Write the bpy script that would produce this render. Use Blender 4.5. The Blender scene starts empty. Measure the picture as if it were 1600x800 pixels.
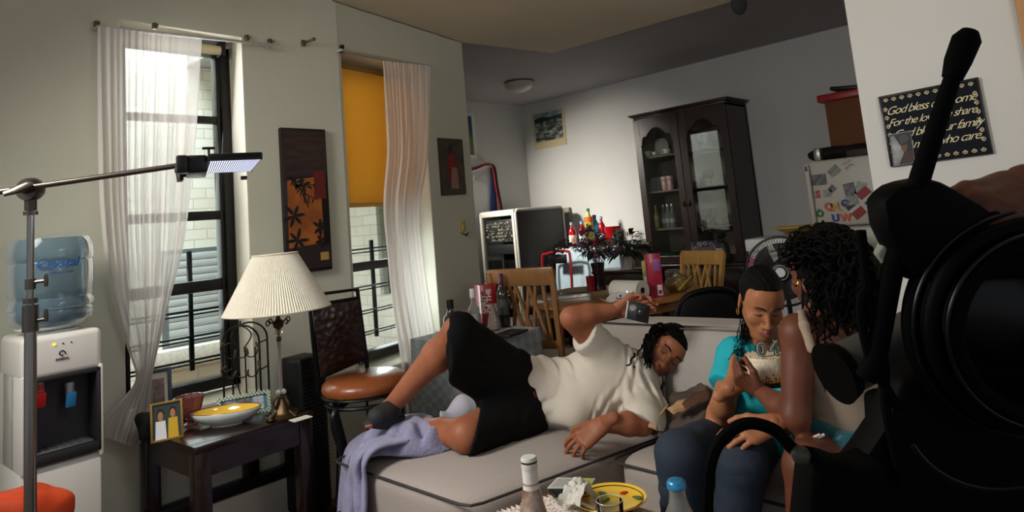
import bpy, bmesh, math, random
import numpy as np
from mathutils import Vector, Matrix, Euler
PI = math.pi
SC = bpy.context.scene
COL = SC.collection
rnd = random.Random(7)

# ---------------------------------------------------------------- camera
FOC, CX, CY = 1044.1, 800.0, 218.3
EYE = Vector((0, 0, 1.3))
_r, _p, _y = math.radians(-5.054), math.radians(7.107), math.radians(42.937)
def _axes():
    f0 = Vector((0, math.cos(_p), math.sin(_p))); u0 = Vector((0, -math.sin(_p), math.cos(_p))); r0 = Vector((1, 0, 0))
    rt = r0*math.cos(_r) + u0*math.sin(_r); up = -r0*math.sin(_r) + u0*math.cos(_r)
    ex = Vector((math.sin(_y), math.cos(_y), 0)); ey = Vector((-math.cos(_y), math.sin(_y), 0))
    w = lambda v: Vector((v.dot(ex), v.dot(ey), v.z))
    return w(rt), w(up), w(f0)
RT, UP, FW = _axes()
cam_d = bpy.data.cameras.new('camera'); cam = bpy.data.objects.new('camera', cam_d); COL.objects.link(cam)
cam_d.sensor_width = 36; cam_d.lens = FOC/1600*36; cam_d.shift_y = (CY-400)/1600; cam_d.clip_start = 0.05
cam.matrix_world = Matrix(((RT.x, UP.x, -FW.x, EYE.x), (RT.y, UP.y, -FW.y, EYE.y), (RT.z, UP.z, -FW.z, EYE.z), (0, 0, 0, 1)))
SC.camera = cam
# ---------------------------------------------------------------- world, lights, exposure
SC.view_settings.view_transform = 'Standard'; SC.view_settings.look = 'None'
SC.view_settings.exposure = 0.0; SC.view_settings.gamma = 1.0; SC.view_settings.use_curve_mapping = False
wd = bpy.data.worlds.new('world'); SC.world = wd; wd.use_nodes = True
wd.node_tree.nodes['Background'].inputs[0].default_value = (0.86, 0.92, 1.0, 1)
wd.node_tree.nodes['Background'].inputs[1].default_value = 0.43
def area(name, loc, target, size, power, color=(1, 1, 1), size_y=None, spread=180):
    l = bpy.data.lights.new(name, 'AREA'); l.energy = power; l.color = color; l.size = size; l.spread = math.radians(spread)
    if size_y: l.shape = 'RECTANGLE'; l.size_y = size_y
    o = bpy.data.objects.new(name, l); COL.objects.link(o); o.location = loc
    o.rotation_euler = (Vector(target)-Vector(loc)).to_track_quat('-Z', 'Y').to_euler()
    return o
area('window_daylight', (1.25, 3.42, 1.6), (1.6, 0, 0.9), 0.45, 6, (0.93, 0.97, 1.0), 1.5)
area('bay_daylight', (2.72, 3.62, 0.95), (2.9, 0.5, 0.5), 0.45, 10, (0.95, 0.98, 1.0), 0.6)
area('airshaft_daylight', (1.6, 4.1, 4.5), (2.2, 5.2, 0.8), 3.0, 430, (0.94, 0.97, 1.0), 1.0)
area('airshaft_low_fill', (2.6, 4.1, -1.0), (2.7, 5.2, 1.0), 2.5, 210, (1.0, 0.98, 0.95), 0.8)  # fill lamp added below to brighten the lower brickwork
area('film_softbox', (-0.3, 2.3, 2.25), (2.2, 1.5, 0.6), 0.7, 30, (1.0, 0.95, 0.88), 0.7, spread=120)
area('kitchen_daylight', (3.45, 5.1, 2.35), (6.0, 4.3, 1.15), 0.25, 15, (1.0, 0.93, 0.82), 0.25, spread=62)
area('ceiling_fill_lamp', (1.3, -0.7, 1.95), (2.4, 1.4, 2.66), 0.7, 7, (1.0, 0.94, 0.84), 0.8, spread=120)  # unseen fill lamp, added to lift the near ceiling
area('kitchen_fill_lamp', (4.4, -1.2, 2.2), (5.2, 3.0, 0.8), 1.0, 4, (1.0, 0.97, 0.93), 1.0)  # added fill lamp at the hidden side, raises the dim kitchen

# ---------------------------------------------------------------- pixel -> point on a real plane
def ray(px, py): return RT*((px-CX)/FOC) - UP*((py-CY)/FOC) + FW
def D(px, py, d): return EYE + ray(px, py)*d
def PZ(px, py, z): r = ray(px, py); return EYE + r*((z-EYE.z)/r.z)
def PX(px, py, x): r = ray(px, py); return EYE + r*(x/r.x)
def PY(px, py, y): r = ray(px, py); return EYE + r*(y/r.y)
def depth(p): return (Vector(p)-EYE).dot(FW)

# ---------------------------------------------------------------- materials
MATS = {}
def lin(c):
    if isinstance(c, str):
        c = tuple(int(c[i:i+2], 16)/255 for i in (0, 2, 4))
    return tuple(((x+0.055)/1.055)**2.4 if x > 0.04045 else x/12.92 for x in c[:3]) + (1,)
def mat(name, col='808080', rough=0.6, metal=0.0, noise=0.0, nscale=30, bump=0.0, bscale=80, spec=0.5, trans=0.0, alpha=1.0,
        emit=0.0, coat=0.0, sheen=0.0, sss=0.0, ior=1.45, col2=None, stretch=(1, 1, 1), ecol=None):
    if name in MATS: return MATS[name]
    m = bpy.data.materials.new(name); m.use_nodes = True; MATS[name] = m
    nt = m.node_tree; b = nt.nodes['Principled BSDF']; c = lin(col)
    b.inputs['Base Color'].default_value = c; b.inputs['Roughness'].default_value = rough; b.inputs['Metallic'].default_value = metal
    b.inputs['Specular IOR Level'].default_value = spec; b.inputs['Transmission Weight'].default_value = trans; b.inputs['Alpha'].default_value = alpha
    b.inputs['Coat Weight'].default_value = coat; b.inputs['IOR'].default_value = ior
    if sheen: b.inputs['Sheen Weight'].default_value = sheen
    if sss:
        b.inputs['Subsurface Weight'].default_value = sss; b.inputs['Subsurface Radius'].default_value = (0.02, 0.008, 0.004)
    if emit:
        b.inputs['Emission Color'].default_value = lin(ecol) if ecol else c; b.inputs['Emission Strength'].default_value = emit
    tc = nt.nodes.new('ShaderNodeTexCoord'); mp = nt.nodes.new('ShaderNodeMapping'); mp.inputs['Scale'].default_value = stretch
    nt.links.new(tc.outputs['Object'], mp.inputs['Vector'])
    if noise or col2:
        n = nt.nodes.new('ShaderNodeTexNoise'); n.inputs['Scale'].default_value = nscale; n.inputs['Detail'].default_value = 5
        nt.links.new(mp.outputs[0], n.inputs['Vector'])
        r = nt.nodes.new('ShaderNodeValToRGB'); r.color_ramp.elements[0].position = 0.3; r.color_ramp.elements[1].position = 0.7
        if col2: r.color_ramp.elements[0].color = c; r.color_ramp.elements[1].color = lin(col2)
        else:
            r.color_ramp.elements[0].color = tuple(x*(1-noise) for x in c[:3])+(1,); r.color_ramp.elements[1].color = tuple(min(1, x*(1+noise)) for x in c[:3])+(1,)
        nt.links.new(n.outputs['Fac'], r.inputs['Fac']); nt.links.new(r.outputs['Color'], b.inputs['Base Color'])
    if bump:
        n = nt.nodes.new('ShaderNodeTexNoise'); n.inputs['Scale'].default_value = bscale; n.inputs['Detail'].default_value = 4
        nt.links.new(mp.outputs[0], n.inputs['Vector'])
        bp = nt.nodes.new('ShaderNodeBump'); bp.inputs['Strength'].default_value = bump; bp.inputs['Distance'].default_value = 0.01
        nt.links.new(n.outputs['Fac'], bp.inputs['Height']); nt.links.new(bp.outputs['Normal'], b.inputs['Normal'])
    return m
def clear(name, col='ffffff', gloss=0.12, tint=1.0, rough=0.02, fres=1.35):
    """thin clear pane: transparent mixed with a Fresnel reflection"""
    if name in MATS: return MATS[name]
    m = bpy.data.materials.new(name); m.use_nodes = True; MATS[name] = m; nt = m.node_tree; nt.nodes.clear()
    o = nt.nodes.new('ShaderNodeOutputMaterial'); t = nt.nodes.new('ShaderNodeBsdfTransparent'); g = nt.nodes.new('ShaderNodeBsdfGlossy')
    g.inputs['Roughness'].default_value = rough
    t.inputs[0].default_value = lin(col); mx = nt.nodes.new('ShaderNodeMixShader'); fr = nt.nodes.new('ShaderNodeFresnel'); fr.inputs['IOR'].default_value = fres
    nt.links.new(fr.outputs[0], mx.inputs[0]); nt.links.new(t.outputs[0], mx.inputs[1]); nt.links.new(g.outputs[0], mx.inputs[2]); nt.links.new(mx.outputs[0], o.inputs[0])
    return m
def sheer(name, col, opacity=0.5, transl=0.5):
    """thin woven cloth: diffuse + translucent, part see-through"""
    if name in MATS: return MATS[name]
    m = bpy.data.materials.new(name); m.use_nodes = True; MATS[name] = m; nt = m.node_tree; nt.nodes.clear()
    o = nt.nodes.new('ShaderNodeOutputMaterial'); t = nt.nodes.new('ShaderNodeBsdfTransparent'); d = nt.nodes.new('ShaderNodeBsdfDiffuse'); l = nt.nodes.new('ShaderNodeBsdfTranslucent')
    for n in (d, l): n.inputs[0].default_value = lin(col)
    a = nt.nodes.new('ShaderNodeMixShader'); a.inputs[0].default_value = transl
    b = nt.nodes.new('ShaderNodeMixShader'); b.inputs[0].default_value = opacity
    lw = nt.nodes.new('ShaderNodeLayerWeight'); lw.inputs[0].default_value = 0.35
    ma = nt.nodes.new('ShaderNodeMapRange'); ma.inputs['To Min'].default_value = opacity; ma.inputs['To Max'].default_value = min(1, opacity+0.45)
    nt.links.new(lw.outputs['Facing'], ma.inputs['Value']); nt.links.new(ma.outputs[0], b.inputs[0])
    nt.links.new(d.outputs[0], a.inputs[1]); nt.links.new(l.outputs[0], a.inputs[2])
    nt.links.new(t.outputs[0], b.inputs[1]); nt.links.new(a.outputs[0], b.inputs[2]); nt.links.new(b.outputs[0], o.inputs[0])
    return m
def wood(name, c1, c2, rough=0.4, scale=6, axis=(1, 8, 8), coat=0.2):
    if name in MATS: return MATS[name]
    m = mat(name, c1, rough, noise=0.01, coat=coat, col2=c2, nscale=scale, stretch=axis, bump=0.06, bscale=scale*3)
    return m
def brick(name, c1, c2, mortar, scale=4.0, bw=0.5, rh=0.25, msize=0.02, rough=0.9, bump=0.4, vertical=True):
    if name in MATS: return MATS[name]
    m = bpy.data.materials.new(name); m.use_nodes = True; MATS[name] = m; nt = m.node_tree; b = nt.nodes['Principled BSDF']
    tc = nt.nodes.new('ShaderNodeTexCoord'); mp = nt.nodes.new('ShaderNodeMapping')
    if vertical: mp.inputs['Rotation'].default_value = (PI/2, 0, 0)
    br = nt.nodes.new('ShaderNodeTexBrick'); br.inputs['Scale'].default_value = scale; br.inputs['Color1'].default_value = lin(c1); br.inputs['Color2'].default_value = lin(c2)
    br.inputs['Mortar'].default_value = lin(mortar); br.inputs['Mortar Size'].default_value = msize; br.inputs['Brick Width'].default_value = bw; br.inputs['Row Height'].default_value = rh
    nt.links.new(tc.outputs['Object'], mp.inputs[0]); nt.links.new(mp.outputs[0], br.inputs['Vector']); nt.links.new(br.outputs['Color'], b.inputs['Base Color'])
    b.inputs['Roughness'].default_value = rough
    bp = nt.nodes.new('ShaderNodeBump'); bp.inputs['Strength'].default_value = bump; bp.inputs['Distance'].default_value = 0.01; bp.invert = True
    nt.links.new(br.outputs['Fac'], bp.inputs['Height']); nt.links.new(bp.outputs['Normal'], b.inputs['Normal'])
    return m

# ---------------------------------------------------------------- objects
WM = {}
def wmat(o): return WM.get(o.name, Matrix.Identity(4))
def tag(o, label=None, cat=None, group=None, kind=None):
    for k, v in (('label', label), ('category', cat), ('group', group), ('kind', kind)):
        if v: o[k] = v
    return o
def thing(name, label, cat, loc=(0, 0, 0), rotz=0.0, group=None):
    o = bpy.data.objects.new(name, None); COL.objects.link(o); o.location = loc; o.rotation_euler = (0, 0, rotz); o.empty_display_size = 0.05
    WM[o.name] = Matrix.Translation(Vector(loc)) @ Matrix.Rotation(rotz, 4, 'Z')
    return tag(o, label, cat, group)
def obj(name, bm, m, parent=None, world=False, origin=None, smooth=40, label=None, cat=None, group=None, kind=None):
    """link bm as one mesh object. world=True: bm is in world space; otherwise in the parent's space."""
    me = bpy.data.meshes.new(name)
    if isinstance(bm, tuple): me.from_pydata(bm[0], [], bm[1])
    else: bm.to_mesh(me); bm.free()
    for mm in (m if isinstance(m, (list, tuple)) else [m]): me.materials.append(mm)
    o = bpy.data.objects.new(name, me); COL.objects.link(o)
    pm = wmat(parent) if parent else Matrix.Identity(4)
    if world and parent: me.transform(pm.inverted())
    if origin is not None and not parent:
        me.transform(Matrix.Translation(-Vector(origin))); o.location = origin
    if parent: o.parent = parent
    WM[o.name] = pm @ Matrix.Translation(o.location)
    if smooth: 
        me.shade_smooth(); me.set_sharp_from_angle(angle=math.radians(smooth))
    me.update()
    return tag(o, label, cat, group, kind)
def struct(name, bm, m, parent=None, smooth=30, world=False):
    o = obj(name, bm, m, parent, smooth=smooth, world=world)
    if not parent: o['kind'] = 'structure'
    return o
def copy_tree(o, parent=None):
    c = o.copy(); COL.objects.link(c); c.parent = parent
    WM[c.name] = (wmat(parent) if parent else Matrix.Identity(4)) @ c.matrix_basis
    for ch in list(o.children):
        if ch.name in WM and ch.name != c.name: copy_tree(ch, c)
    return c
def dup(root, loc, rotz=0.0, label=None, group=None, scale=None):
    c = copy_tree(root); c.location = loc; c.rotation_euler = (0, 0, rotz)
    if scale: c.scale = (scale,)*3 if not hasattr(scale, '__len__') else scale
    if label: c['label'] = label
    if group: c['group'] = group
    return c

# ---------------------------------------------------------------- shapes (all add to a bmesh and return it)
def NB(): return bmesh.new()
def _xf(vs, mtx):
    for v in vs: v.co = mtx @ v.co
def box(bm, c, s, bev=0.0, rot=None, seg=2, mi=0):
    """box with centre c and full sizes s"""
    bm = bm or NB()
    t = NB(); bmesh.ops.create_cube(t, size=1.0)
    _xf(t.verts, Matrix.Diagonal((s[0], s[1], s[2], 1)))
    if bev: bmesh.ops.bevel(t, geom=t.edges[:], offset=min(bev, min(s)*0.49), segments=seg, profile=0.5, affect='EDGES')
    m = Matrix.Translation(Vector(c))
    if rot is not None: m = m @ (rot.to_4x4() if isinstance(rot, Matrix) else Euler(rot).to_matrix().to_4x4())
    _xf(t.verts, m); return merge(bm, t, mi)
def bx(bm, x0, x1, y0, y1, z0, z1, bev=0.0, mi=0, seg=2):
    return box(bm, ((x0+x1)/2, (y0+y1)/2, (z0+z1)/2), (abs(x1-x0), abs(y1-y0), abs(z1-z0)), bev, mi=mi, seg=seg)
def merge(bm, t, mi=0):
    vm = [bm.verts.new(v.co) for v in t.verts]
    t.verts.index_update()
    for f in t.faces:
        try:
            nf = bm.faces.new([vm[v.index] for v in f.verts]); nf.material_index = mi if mi else f.material_index
        except ValueError: pass
    t.free(); return bm
def frame_of(d):
    d = Vector(d).normalized(); a = Vector((0, 0, 1)) if abs(d.z) < 0.9 else Vector((1, 0, 0))
    u = d.cross(a).normalized(); return u, d.cross(u).normalized()
def tube(bm, pts, r, n=8, closed=False, caps=True, flat=1.0, mi=0, up=None):
    """round tube through pts; r number or list; flat squashes the second axis"""
    bm = bm or NB(); pts = [Vector(p) for p in pts]; k = len(pts)
    rs = r if hasattr(r, '__len__') else [r]*k
    rings = []; u = None
    for i, p in enumerate(pts):
        if closed: t = pts[(i+1) % k]-pts[i-1]
        else: t = pts[min(i+1, k-1)]-pts[max(i-1, 0)]
        if t.length < 1e-9: t = Vector((0, 0, 1))
        t.normalize()
        if u is None: u = (Vector(up)-t*Vector(up).dot(t)).normalized() if up else frame_of(t)[0]
        else:
            u = u - t*u.dot(t); u = u.normalized() if u.length > 1e-6 else frame_of(t)[0]
        w = t.cross(u)
        rings.append([bm.verts.new(p + (u*math.cos(2*PI*j/n) + w*math.sin(2*PI*j/n)*flat)*rs[i]) for j in range(n)])
    for i in range(k if closed else k-1):
        a, b = rings[i], rings[(i+1) % k]
        for j in range(n): 
            f = bm.faces.new((a[j], a[(j+1) % n], b[(j+1) % n], b[j])); f.material_index = mi
    if not closed and caps:
        for ring, rev in ((rings[0], True), (rings[-1], False)):
            f = bm.faces.new(ring[::-1] if rev else ring); f.material_index = mi
    return bm
def cyl(bm, a, b, r, r2=None, n=16, mi=0, caps=True): return tube(bm, [a, b], [r, r if r2 is None else r2], n, mi=mi, caps=caps)
def lathe(bm, prof, c=(0, 0, 0), n=24, mi=0, axis=None, close=True, ang=2*PI, sx=1.0, sy=1.0, wave=0, wamp=0.0):
    """profile [(r, z)...] turned about z through c"""
    bm = bm or NB(); c = Vector(c); rings = []
    rm = Vector(axis).to_track_quat('Z', 'Y').to_matrix() if axis is not None else Matrix.Identity(3)
    for r, z in prof:
        if r < 1e-6: rings.append([bm.verts.new(c + rm @ Vector((0, 0, z)))]); continue
        rr = [r*(1+wamp*math.cos(wave*2*PI*j/n)) for j in range(n)]
        rings.append([bm.verts.new(c + rm @ Vector((rr[j]*sx*math.cos(2*PI*j/n), rr[j]*sy*math.sin(2*PI*j/n), z))) for j in range(n)])
    for a, b in zip(rings, rings[1:]):
        for j in range(n):
            if len(a) == 1 and len(b) == 1: continue
            q = (a[0], b[(j+1) % n], b[j]) if len(a) == 1 else (a[j], a[(j+1) % n], b[0]) if len(b) == 1 else (a[j], a[(j+1) % n], b[(j+1) % n], b[j])
            f = bm.faces.new(q); f.material_index = mi
    bmesh.ops.recalc_face_normals(bm, faces=bm.faces[:]) if False else None
    return bm
def ell(bm, c, s, rot=None, n=16, mi=0):
    """ellipsoid with half-axes s"""
    t = NB(); bmesh.ops.create_uvsphere(t, u_segments=n, v_segments=max(6, n*2//3), radius=1.0)
    m = Matrix.Translation(Vector(c))
    if rot is not None: m = m @ (rot.to_4x4() if isinstance(rot, Matrix) else Euler(rot).to_matrix().to_4x4())
    _xf(t.verts, m @ Matrix.Diagonal((s[0], s[1], s[2], 1))); return merge(bm or NB(), t, mi)
def prism(bm, poly, o, u, v, n, th, mi=0, bev=0.0):
    """extrude the 2-D poly (in axes u, v from o) by th along n"""
    t = NB(); o, u, v, n = Vector(o), Vector(u), Vector(v), Vector(n)
    a = [t.verts.new(o+u*p[0]+v*p[1]) for p in poly]; b = [t.verts.new(o+u*p[0]+v*p[1]+n*th) for p in poly]
    k = len(poly)
    t.faces.new(a[::-1]); t.faces.new(b)
    for i in range(k): t.faces.new((a[i], a[(i+1) % k], b[(i+1) % k], b[i]))
    bmesh.ops.recalc_face_normals(t, faces=t.faces[:])
    if bev: bmesh.ops.bevel(t, geom=t.edges[:], offset=bev, segments=2, profile=0.5, affect='EDGES')
    return merge(bm or NB(), t, mi)
def sheet(bm, fn, nu, nv, th=0.0, mi=0):
    """surface fn(u,v) -> point, u, v in 0..1; th > 0 gives it thickness"""
    t = NB(); g = [[t.verts.new(fn(i/nu, j/nv)) for j in range(nv+1)] for i in range(nu+1)]
    for i in range(nu):
        for j in range(nv):
            t.faces.new((g[i][j], g[i+1][j], g[i+1][j+1], g[i][j+1]))
    if th:
        bmesh.ops.recalc_face_normals(t, faces=t.faces[:])
        bmesh.ops.solidify(t, geom=t.faces[:], thickness=th)
    return merge(bm or NB(), t, mi)
def puff(bm, c, s, bulge=(0, 0, 0), e=5.0, n=14, rot=None, mi=0, wob=0.0, seed=0):
    """soft cushion: a superellipsoid box with half sizes s"""
    t = NB(); bmesh.ops.create_cube(t, size=2.0); bmesh.ops.subdivide_edges(t, edges=t.edges[:], cuts=n, use_grid_fill=True)
    rr = random.Random(seed); ph = [rr.uniform(0, 6) for _ in range(6)]
    for v in t.verts:
        x, y, z = v.co
        k = (abs(x)**e + abs(y)**e + abs(z)**e)**(1/e)
        x, y, z = x/k, y/k, z/k
        fx = 1+bulge[0]*(1-y*y)*(1-z*z); fy = 1+bulge[1]*(1-x*x)*(1-z*z); fz = 1+bulge[2]*(1-x*x)*(1-y*y)
        w = wob*(math.sin(3*x+ph[0]+2*y)*math.sin(4*y+ph[1])+math.sin(5*x*y+ph[2]))
        v.co = Vector((x*s[0]*fx, y*s[1]*fy, z*s[2]*fz+w))
    m = Matrix.Translation(Vector(c))
    if rot is not None: m = m @ (rot.to_4x4() if isinstance(rot, Matrix) else Euler(rot).to_matrix().to_4x4())
    _xf(t.verts, m); return merge(bm or NB(), t, mi)
def bez(p0, p1, p2, p3, n=10):
    p0, p1, p2, p3 = map(Vector, (p0, p1, p2, p3))
    return [p0*(1-t)**3+p1*3*t*(1-t)**2+p2*3*t*t*(1-t)+p3*t**3 for t in [i/n for i in range(n+1)]]
def spline(pts, n=6, closed=False):
    """Catmull-Rom through pts"""
    pts = [Vector(p) for p in pts]; k = len(pts); out = []
    for i in range(k if closed else k-1):
        a = pts[i-1] if (closed or i > 0) else pts[0]; b = pts[i]; c = pts[(i+1) % k]; d = pts[(i+2) % k] if (closed or i+2 < k) else pts[-1]
        for j in range(n):
            t = j/n
            out.append(0.5*((2*b)+(c-a)*t+(2*a-5*b+4*c-d)*t*t+(-a+3*b-3*c+d)*t**3))
    if not closed: out.append(pts[-1])
    return out
def circ(c, r, n=24, u=(1, 0, 0), v=(0, 1, 0), a0=0, a1=2*PI, ry=None):
    c, u, v = Vector(c), Vector(u), Vector(v); ry = ry or r
    full = abs(a1-a0-2*PI) < 1e-6
    return [c+u*r*math.cos(a0+(a1-a0)*i/(n if full else n-1))+v*ry*math.sin(a0+(a1-a0)*i/(n if full else n-1)) for i in range(n)]
def text_bm(s, size, th=0.001, shear=0.0, bold=0.0, align='CENTER', spacing=1.0):
    """the words as a bmesh in the xy plane, extruded by th"""
    cu = bpy.data.curves.new('t', 'FONT'); cu.body = s; cu.size = size; cu.extrude = th/2; cu.shear = shear; cu.offset = bold; cu.align_x = align; cu.align_y = 'CENTER'; cu.resolution_u = 3; cu.space_character = spacing
    o = bpy.data.objects.new('t', cu); me = bpy.data.meshes.new_from_object(o)
    b = NB(); b.from_mesh(me); bpy.data.objects.remove(o); bpy.data.curves.remove(cu); bpy.data.meshes.remove(me)
    return b
def place(t, bm, o, u, v, n=None):
    """map t's xy onto origin o with axes u, v (unit) and add it to bm"""
    u, v = Vector(u), Vector(v); n = Vector(n) if n is not None else u.cross(v)
    m = Matrix(((u.x, v.x, n.x, o[0]), (u.y, v.y, n.y, o[1]), (u.z, v.z, n.z, o[2]), (0, 0, 0, 1)))
    _xf(t.verts, m); return merge(bm or NB(), t)
X_, Y_, Z_ = Vector((1, 0, 0)), Vector((0, 1, 0)), Vector((0, 0, 1))
# ================================================================ materials of the room
wallm = mat('wall_paint', 'c0c0af', 0.75, noise=0.03, nscale=2.5, bump=0.12, bscale=25)
wallk = mat('kitchen_wall_paint', 'bdbdbb', 0.75, noise=0.03, nscale=2.5, bump=0.12, bscale=25)
wallr = mat('partition_paint', 'cccbc6', 0.7, noise=0.02, nscale=2.5, bump=0.1, bscale=25)
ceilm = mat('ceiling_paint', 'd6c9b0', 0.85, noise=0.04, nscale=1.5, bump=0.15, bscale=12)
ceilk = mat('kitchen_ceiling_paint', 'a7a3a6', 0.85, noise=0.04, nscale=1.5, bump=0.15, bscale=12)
trimm = mat('window_reveal_paint', 'd8d2c0', 0.6, noise=0.02, nscale=6, bump=0.1, bscale=30)
floorm = wood('floor_boards', '5b3a22', '7a5230', 0.35, 3, (10, 1, 1))
iron = mat('black_iron', '0d0d0e', 0.4, metal=0.3, spec=0.4)
blackp = mat('black_plastic', '0b0b0c', 0.45, spec=0.4)
winf = mat('window_frame_bronze', '1b1815', 0.45, metal=0.2)
whitep = mat('white_plastic', 'd9d8d2', 0.35)
chrome = mat('chrome', '8f8c86', 0.22, metal=1.0)
glassm = clear('window_glass', 'f4fbfa', fres=1.25)
WY = 3.23; HN = 2.66; HF = 2.71; KX, KY = 6.03, 5.40
K0 = Vector((2.06, WY, 0)); K1 = PZ(721, 66, HN); K1.z = 0
KU = (K1-K0).normalized(); KL = (K1-K0).length; KN = Vector((-KU.y, KU.x, 0))   # outward normal of the angled wall
def PK(px, py, off=0.0):
    """pixel -> (s, z) on the angled wall, off metres outward"""
    r = ray(px, py); o = K0+KN*off; t = (o-EYE).dot(KN)/r.dot(KN); p = EYE+r*t
    return (p-K0).dot(KU), p.z
def kp(s, z, off=0.0): return K0+KU*s+KN*off+Z_*z

bm = bx(None, -3, 7, -3, 6.5, -0.1, 0.0); struct('floor', bm, floorm)
# near ceiling: slab with a stepped edge towards the kitchen
cc = PZ(863, 83, HN); ce = PZ(1100, 15, HN)
dd = (ce-cc).normalized(); far = cc+dd*5.5
bm = prism(None, [(-0.6, -3), (far.x, far.y), (cc.x, cc.y), (K1.x, K1.y+0.0), (K1.x, K1.y+0.25), (K0.x, WY+0.25), (-0.6, WY+0.25)], (0, 0, HN), X_, Y_, Z_, 0.05)
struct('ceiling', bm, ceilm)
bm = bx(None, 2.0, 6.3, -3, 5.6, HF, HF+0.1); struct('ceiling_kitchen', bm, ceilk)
# window wall with its opening
W1 = (0.955, 1.52, 0.615, 2.365)
bm = bx(None, -1.2, W1[0], WY, WY+0.28, 0, HN); bx(bm, W1[1], K0.x+0.02, WY, WY+0.28, 0, HN)
bx(bm, W1[0], W1[1], WY, WY+0.28, 0, W1[2]); bx(bm, W1[0], W1[1], WY, WY+0.28, W1[3], HN)
struct('wall_left', bm, wallm)
bm = NB()
for a in ((W1[1]-0.004, W1[1]+0.002, WY+0.001, WY+0.16, W1[2], W1[3]), (W1[0]-0.002, W1[0]+0.004, WY+0.001, WY+0.16, W1[2], W1[3]), (W1[0], W1[1], WY+0.001, WY+0.16, W1[3]-0.004, W1[3]+0.002)): bx(bm, *a)
struct('trim_1', bm, trimm)
# angled wall with its opening
s0, s1 = PK(541, 250)[0], PK(680, 400)[0]
w2t = PK(545, 84)[1]; w2b = PK(570, 583)[1]
W2 = (s0, s1, w2b, w2t)
def kbox(bm, a, b, o0, o1, z0, z1, bev=0):
    c = kp((a+b)/2, (z0+z1)/2, (o0+o1)/2)
    return box(bm, c, (abs(b-a), abs(o1-o0), abs(z1-z0)), bev, rot=(0, 0, math.atan2(KU.y, KU.x)))
bm = kbox(None, -0.0, W2[0], 0, 0.28, 0, HN); kbox(bm, W2[1], KL, 0, 0.28, 0, HN)
kbox(bm, W2[0], W2[1], 0, 0.28, 0, W2[2]); kbox(bm, W2[0], W2[1], 0, 0.28, W2[3], HN)
struct('wall_bay', bm, wallm)
bm = NB()
for a in ((W2[0]-0.002, W2[0]+0.004, 0.001, 0.16, W2[2], W2[3]), (W2[1]-0.004, W2[1]+0.002, 0.001, 0.16, W2[2], W2[3]), (W2[0], W2[1], 0.001, 0.16, W2[3]-0.004, W2[3]+0.002)): kbox(bm, *a)
struct('trim_2', bm, trimm)
# return wall, kitchen wall, back wall, partition with the sign
VX0, VX1 = K1.x-0.25, K1.x-0.02; W4 = (3.80, 4.32, 0.85, 2.3)
bm = bx(None, VX0, VX1, K1.y+0.02, W4[0], 0, HF); bx(bm, VX0, VX1, W4[1], KY+0.1, 0, HF); bx(bm, VX0, VX1, W4[0], W4[1], 0, W4[2]); bx(bm, VX0, VX1, W4[0], W4[1], W4[3], HF)
struct('wall_return', bm, wallm)
bm = bx(None, K1.x-0.25, KX+0.1, KY, KY+0.15, 0, HF); struct('wall_kitchen', bm, wallk)
bm = bx(None, KX, KX+0.15, -3, KY, 0, HF); struct('wall_back', bm, wallk)
SX = 3.05; sy = PX(1319, 0, SX).y
bm = bx(None, SX, SX+0.14, -1.6, sy, 0, HF+0.05); struct('wall_right', bm, wallr)
bm = bx(None, SX+0.14, KX, -1.75, -1.6, 0, HF); struct('wall_unseen_side', bm, wallk)  # unseen wall added to close off the far room and keep it dark
e = PX(1597, 30, SX-0.02)
bm = bx(None, SX-0.03, SX-0.001, e.y-0.2, e.y+0.012, 0, HF, 0.004); struct('trim_3', bm, wood('door_casing', 'a9794c', 'b98a5c', 0.5, 5, (8, 8, 1)))
# baseboards
bbm = mat('baseboard_paint', 'c9c8bb', 0.5, noise=0.03, nscale=8)
bm = bx(None, -1.2, K0.x, WY-0.018, WY, 0, 0.12, 0.004); struct('baseboard_left', bm, bbm)
bm = kbox(None, 0, KL, -0.018, 0, 0, 0.12, 0.004); struct('baseboard_bay', bm, bbm)
bm = bx(None, KX-0.018, KX, -1.6, KY, 0, 0.1, 0.004); struct('baseboard_back', bm, bbm)
# settled line of dark caulk where wall meets ceiling
bm = tube(None, [kp(i/12*KL, HN-0.003, -0.003) + Z_*0.002*math.sin(i*2.3) for i in range(13)], 0.0025, 5)
struct('trim_4', bm, mat('caulk', '6d6355', 0.9))
# baseboard heater below the window
t = thing('baseboard_heater', 'low white baseboard heater with dark slot, on the wall behind the side table', 'heater', (1.15, WY-0.02, 0))
bm = bx(None, -0.75, 0.62, -0.055, 0.0, 0.03, 0.2, 0.006); obj('cover', bm, bbm, t)
bm = bx(None, -0.75, 0.62, -0.06, 0.0, 0.205, 0.25, 0.004); obj('slot_panel', bm, blackp, t)

# ================================================================ outside
bk = brick('cream_brick', 'f3eee4', 'e8e2d4', 'cfc9bc', 2.6, 0.5, 0.2, 0.010)
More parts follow.
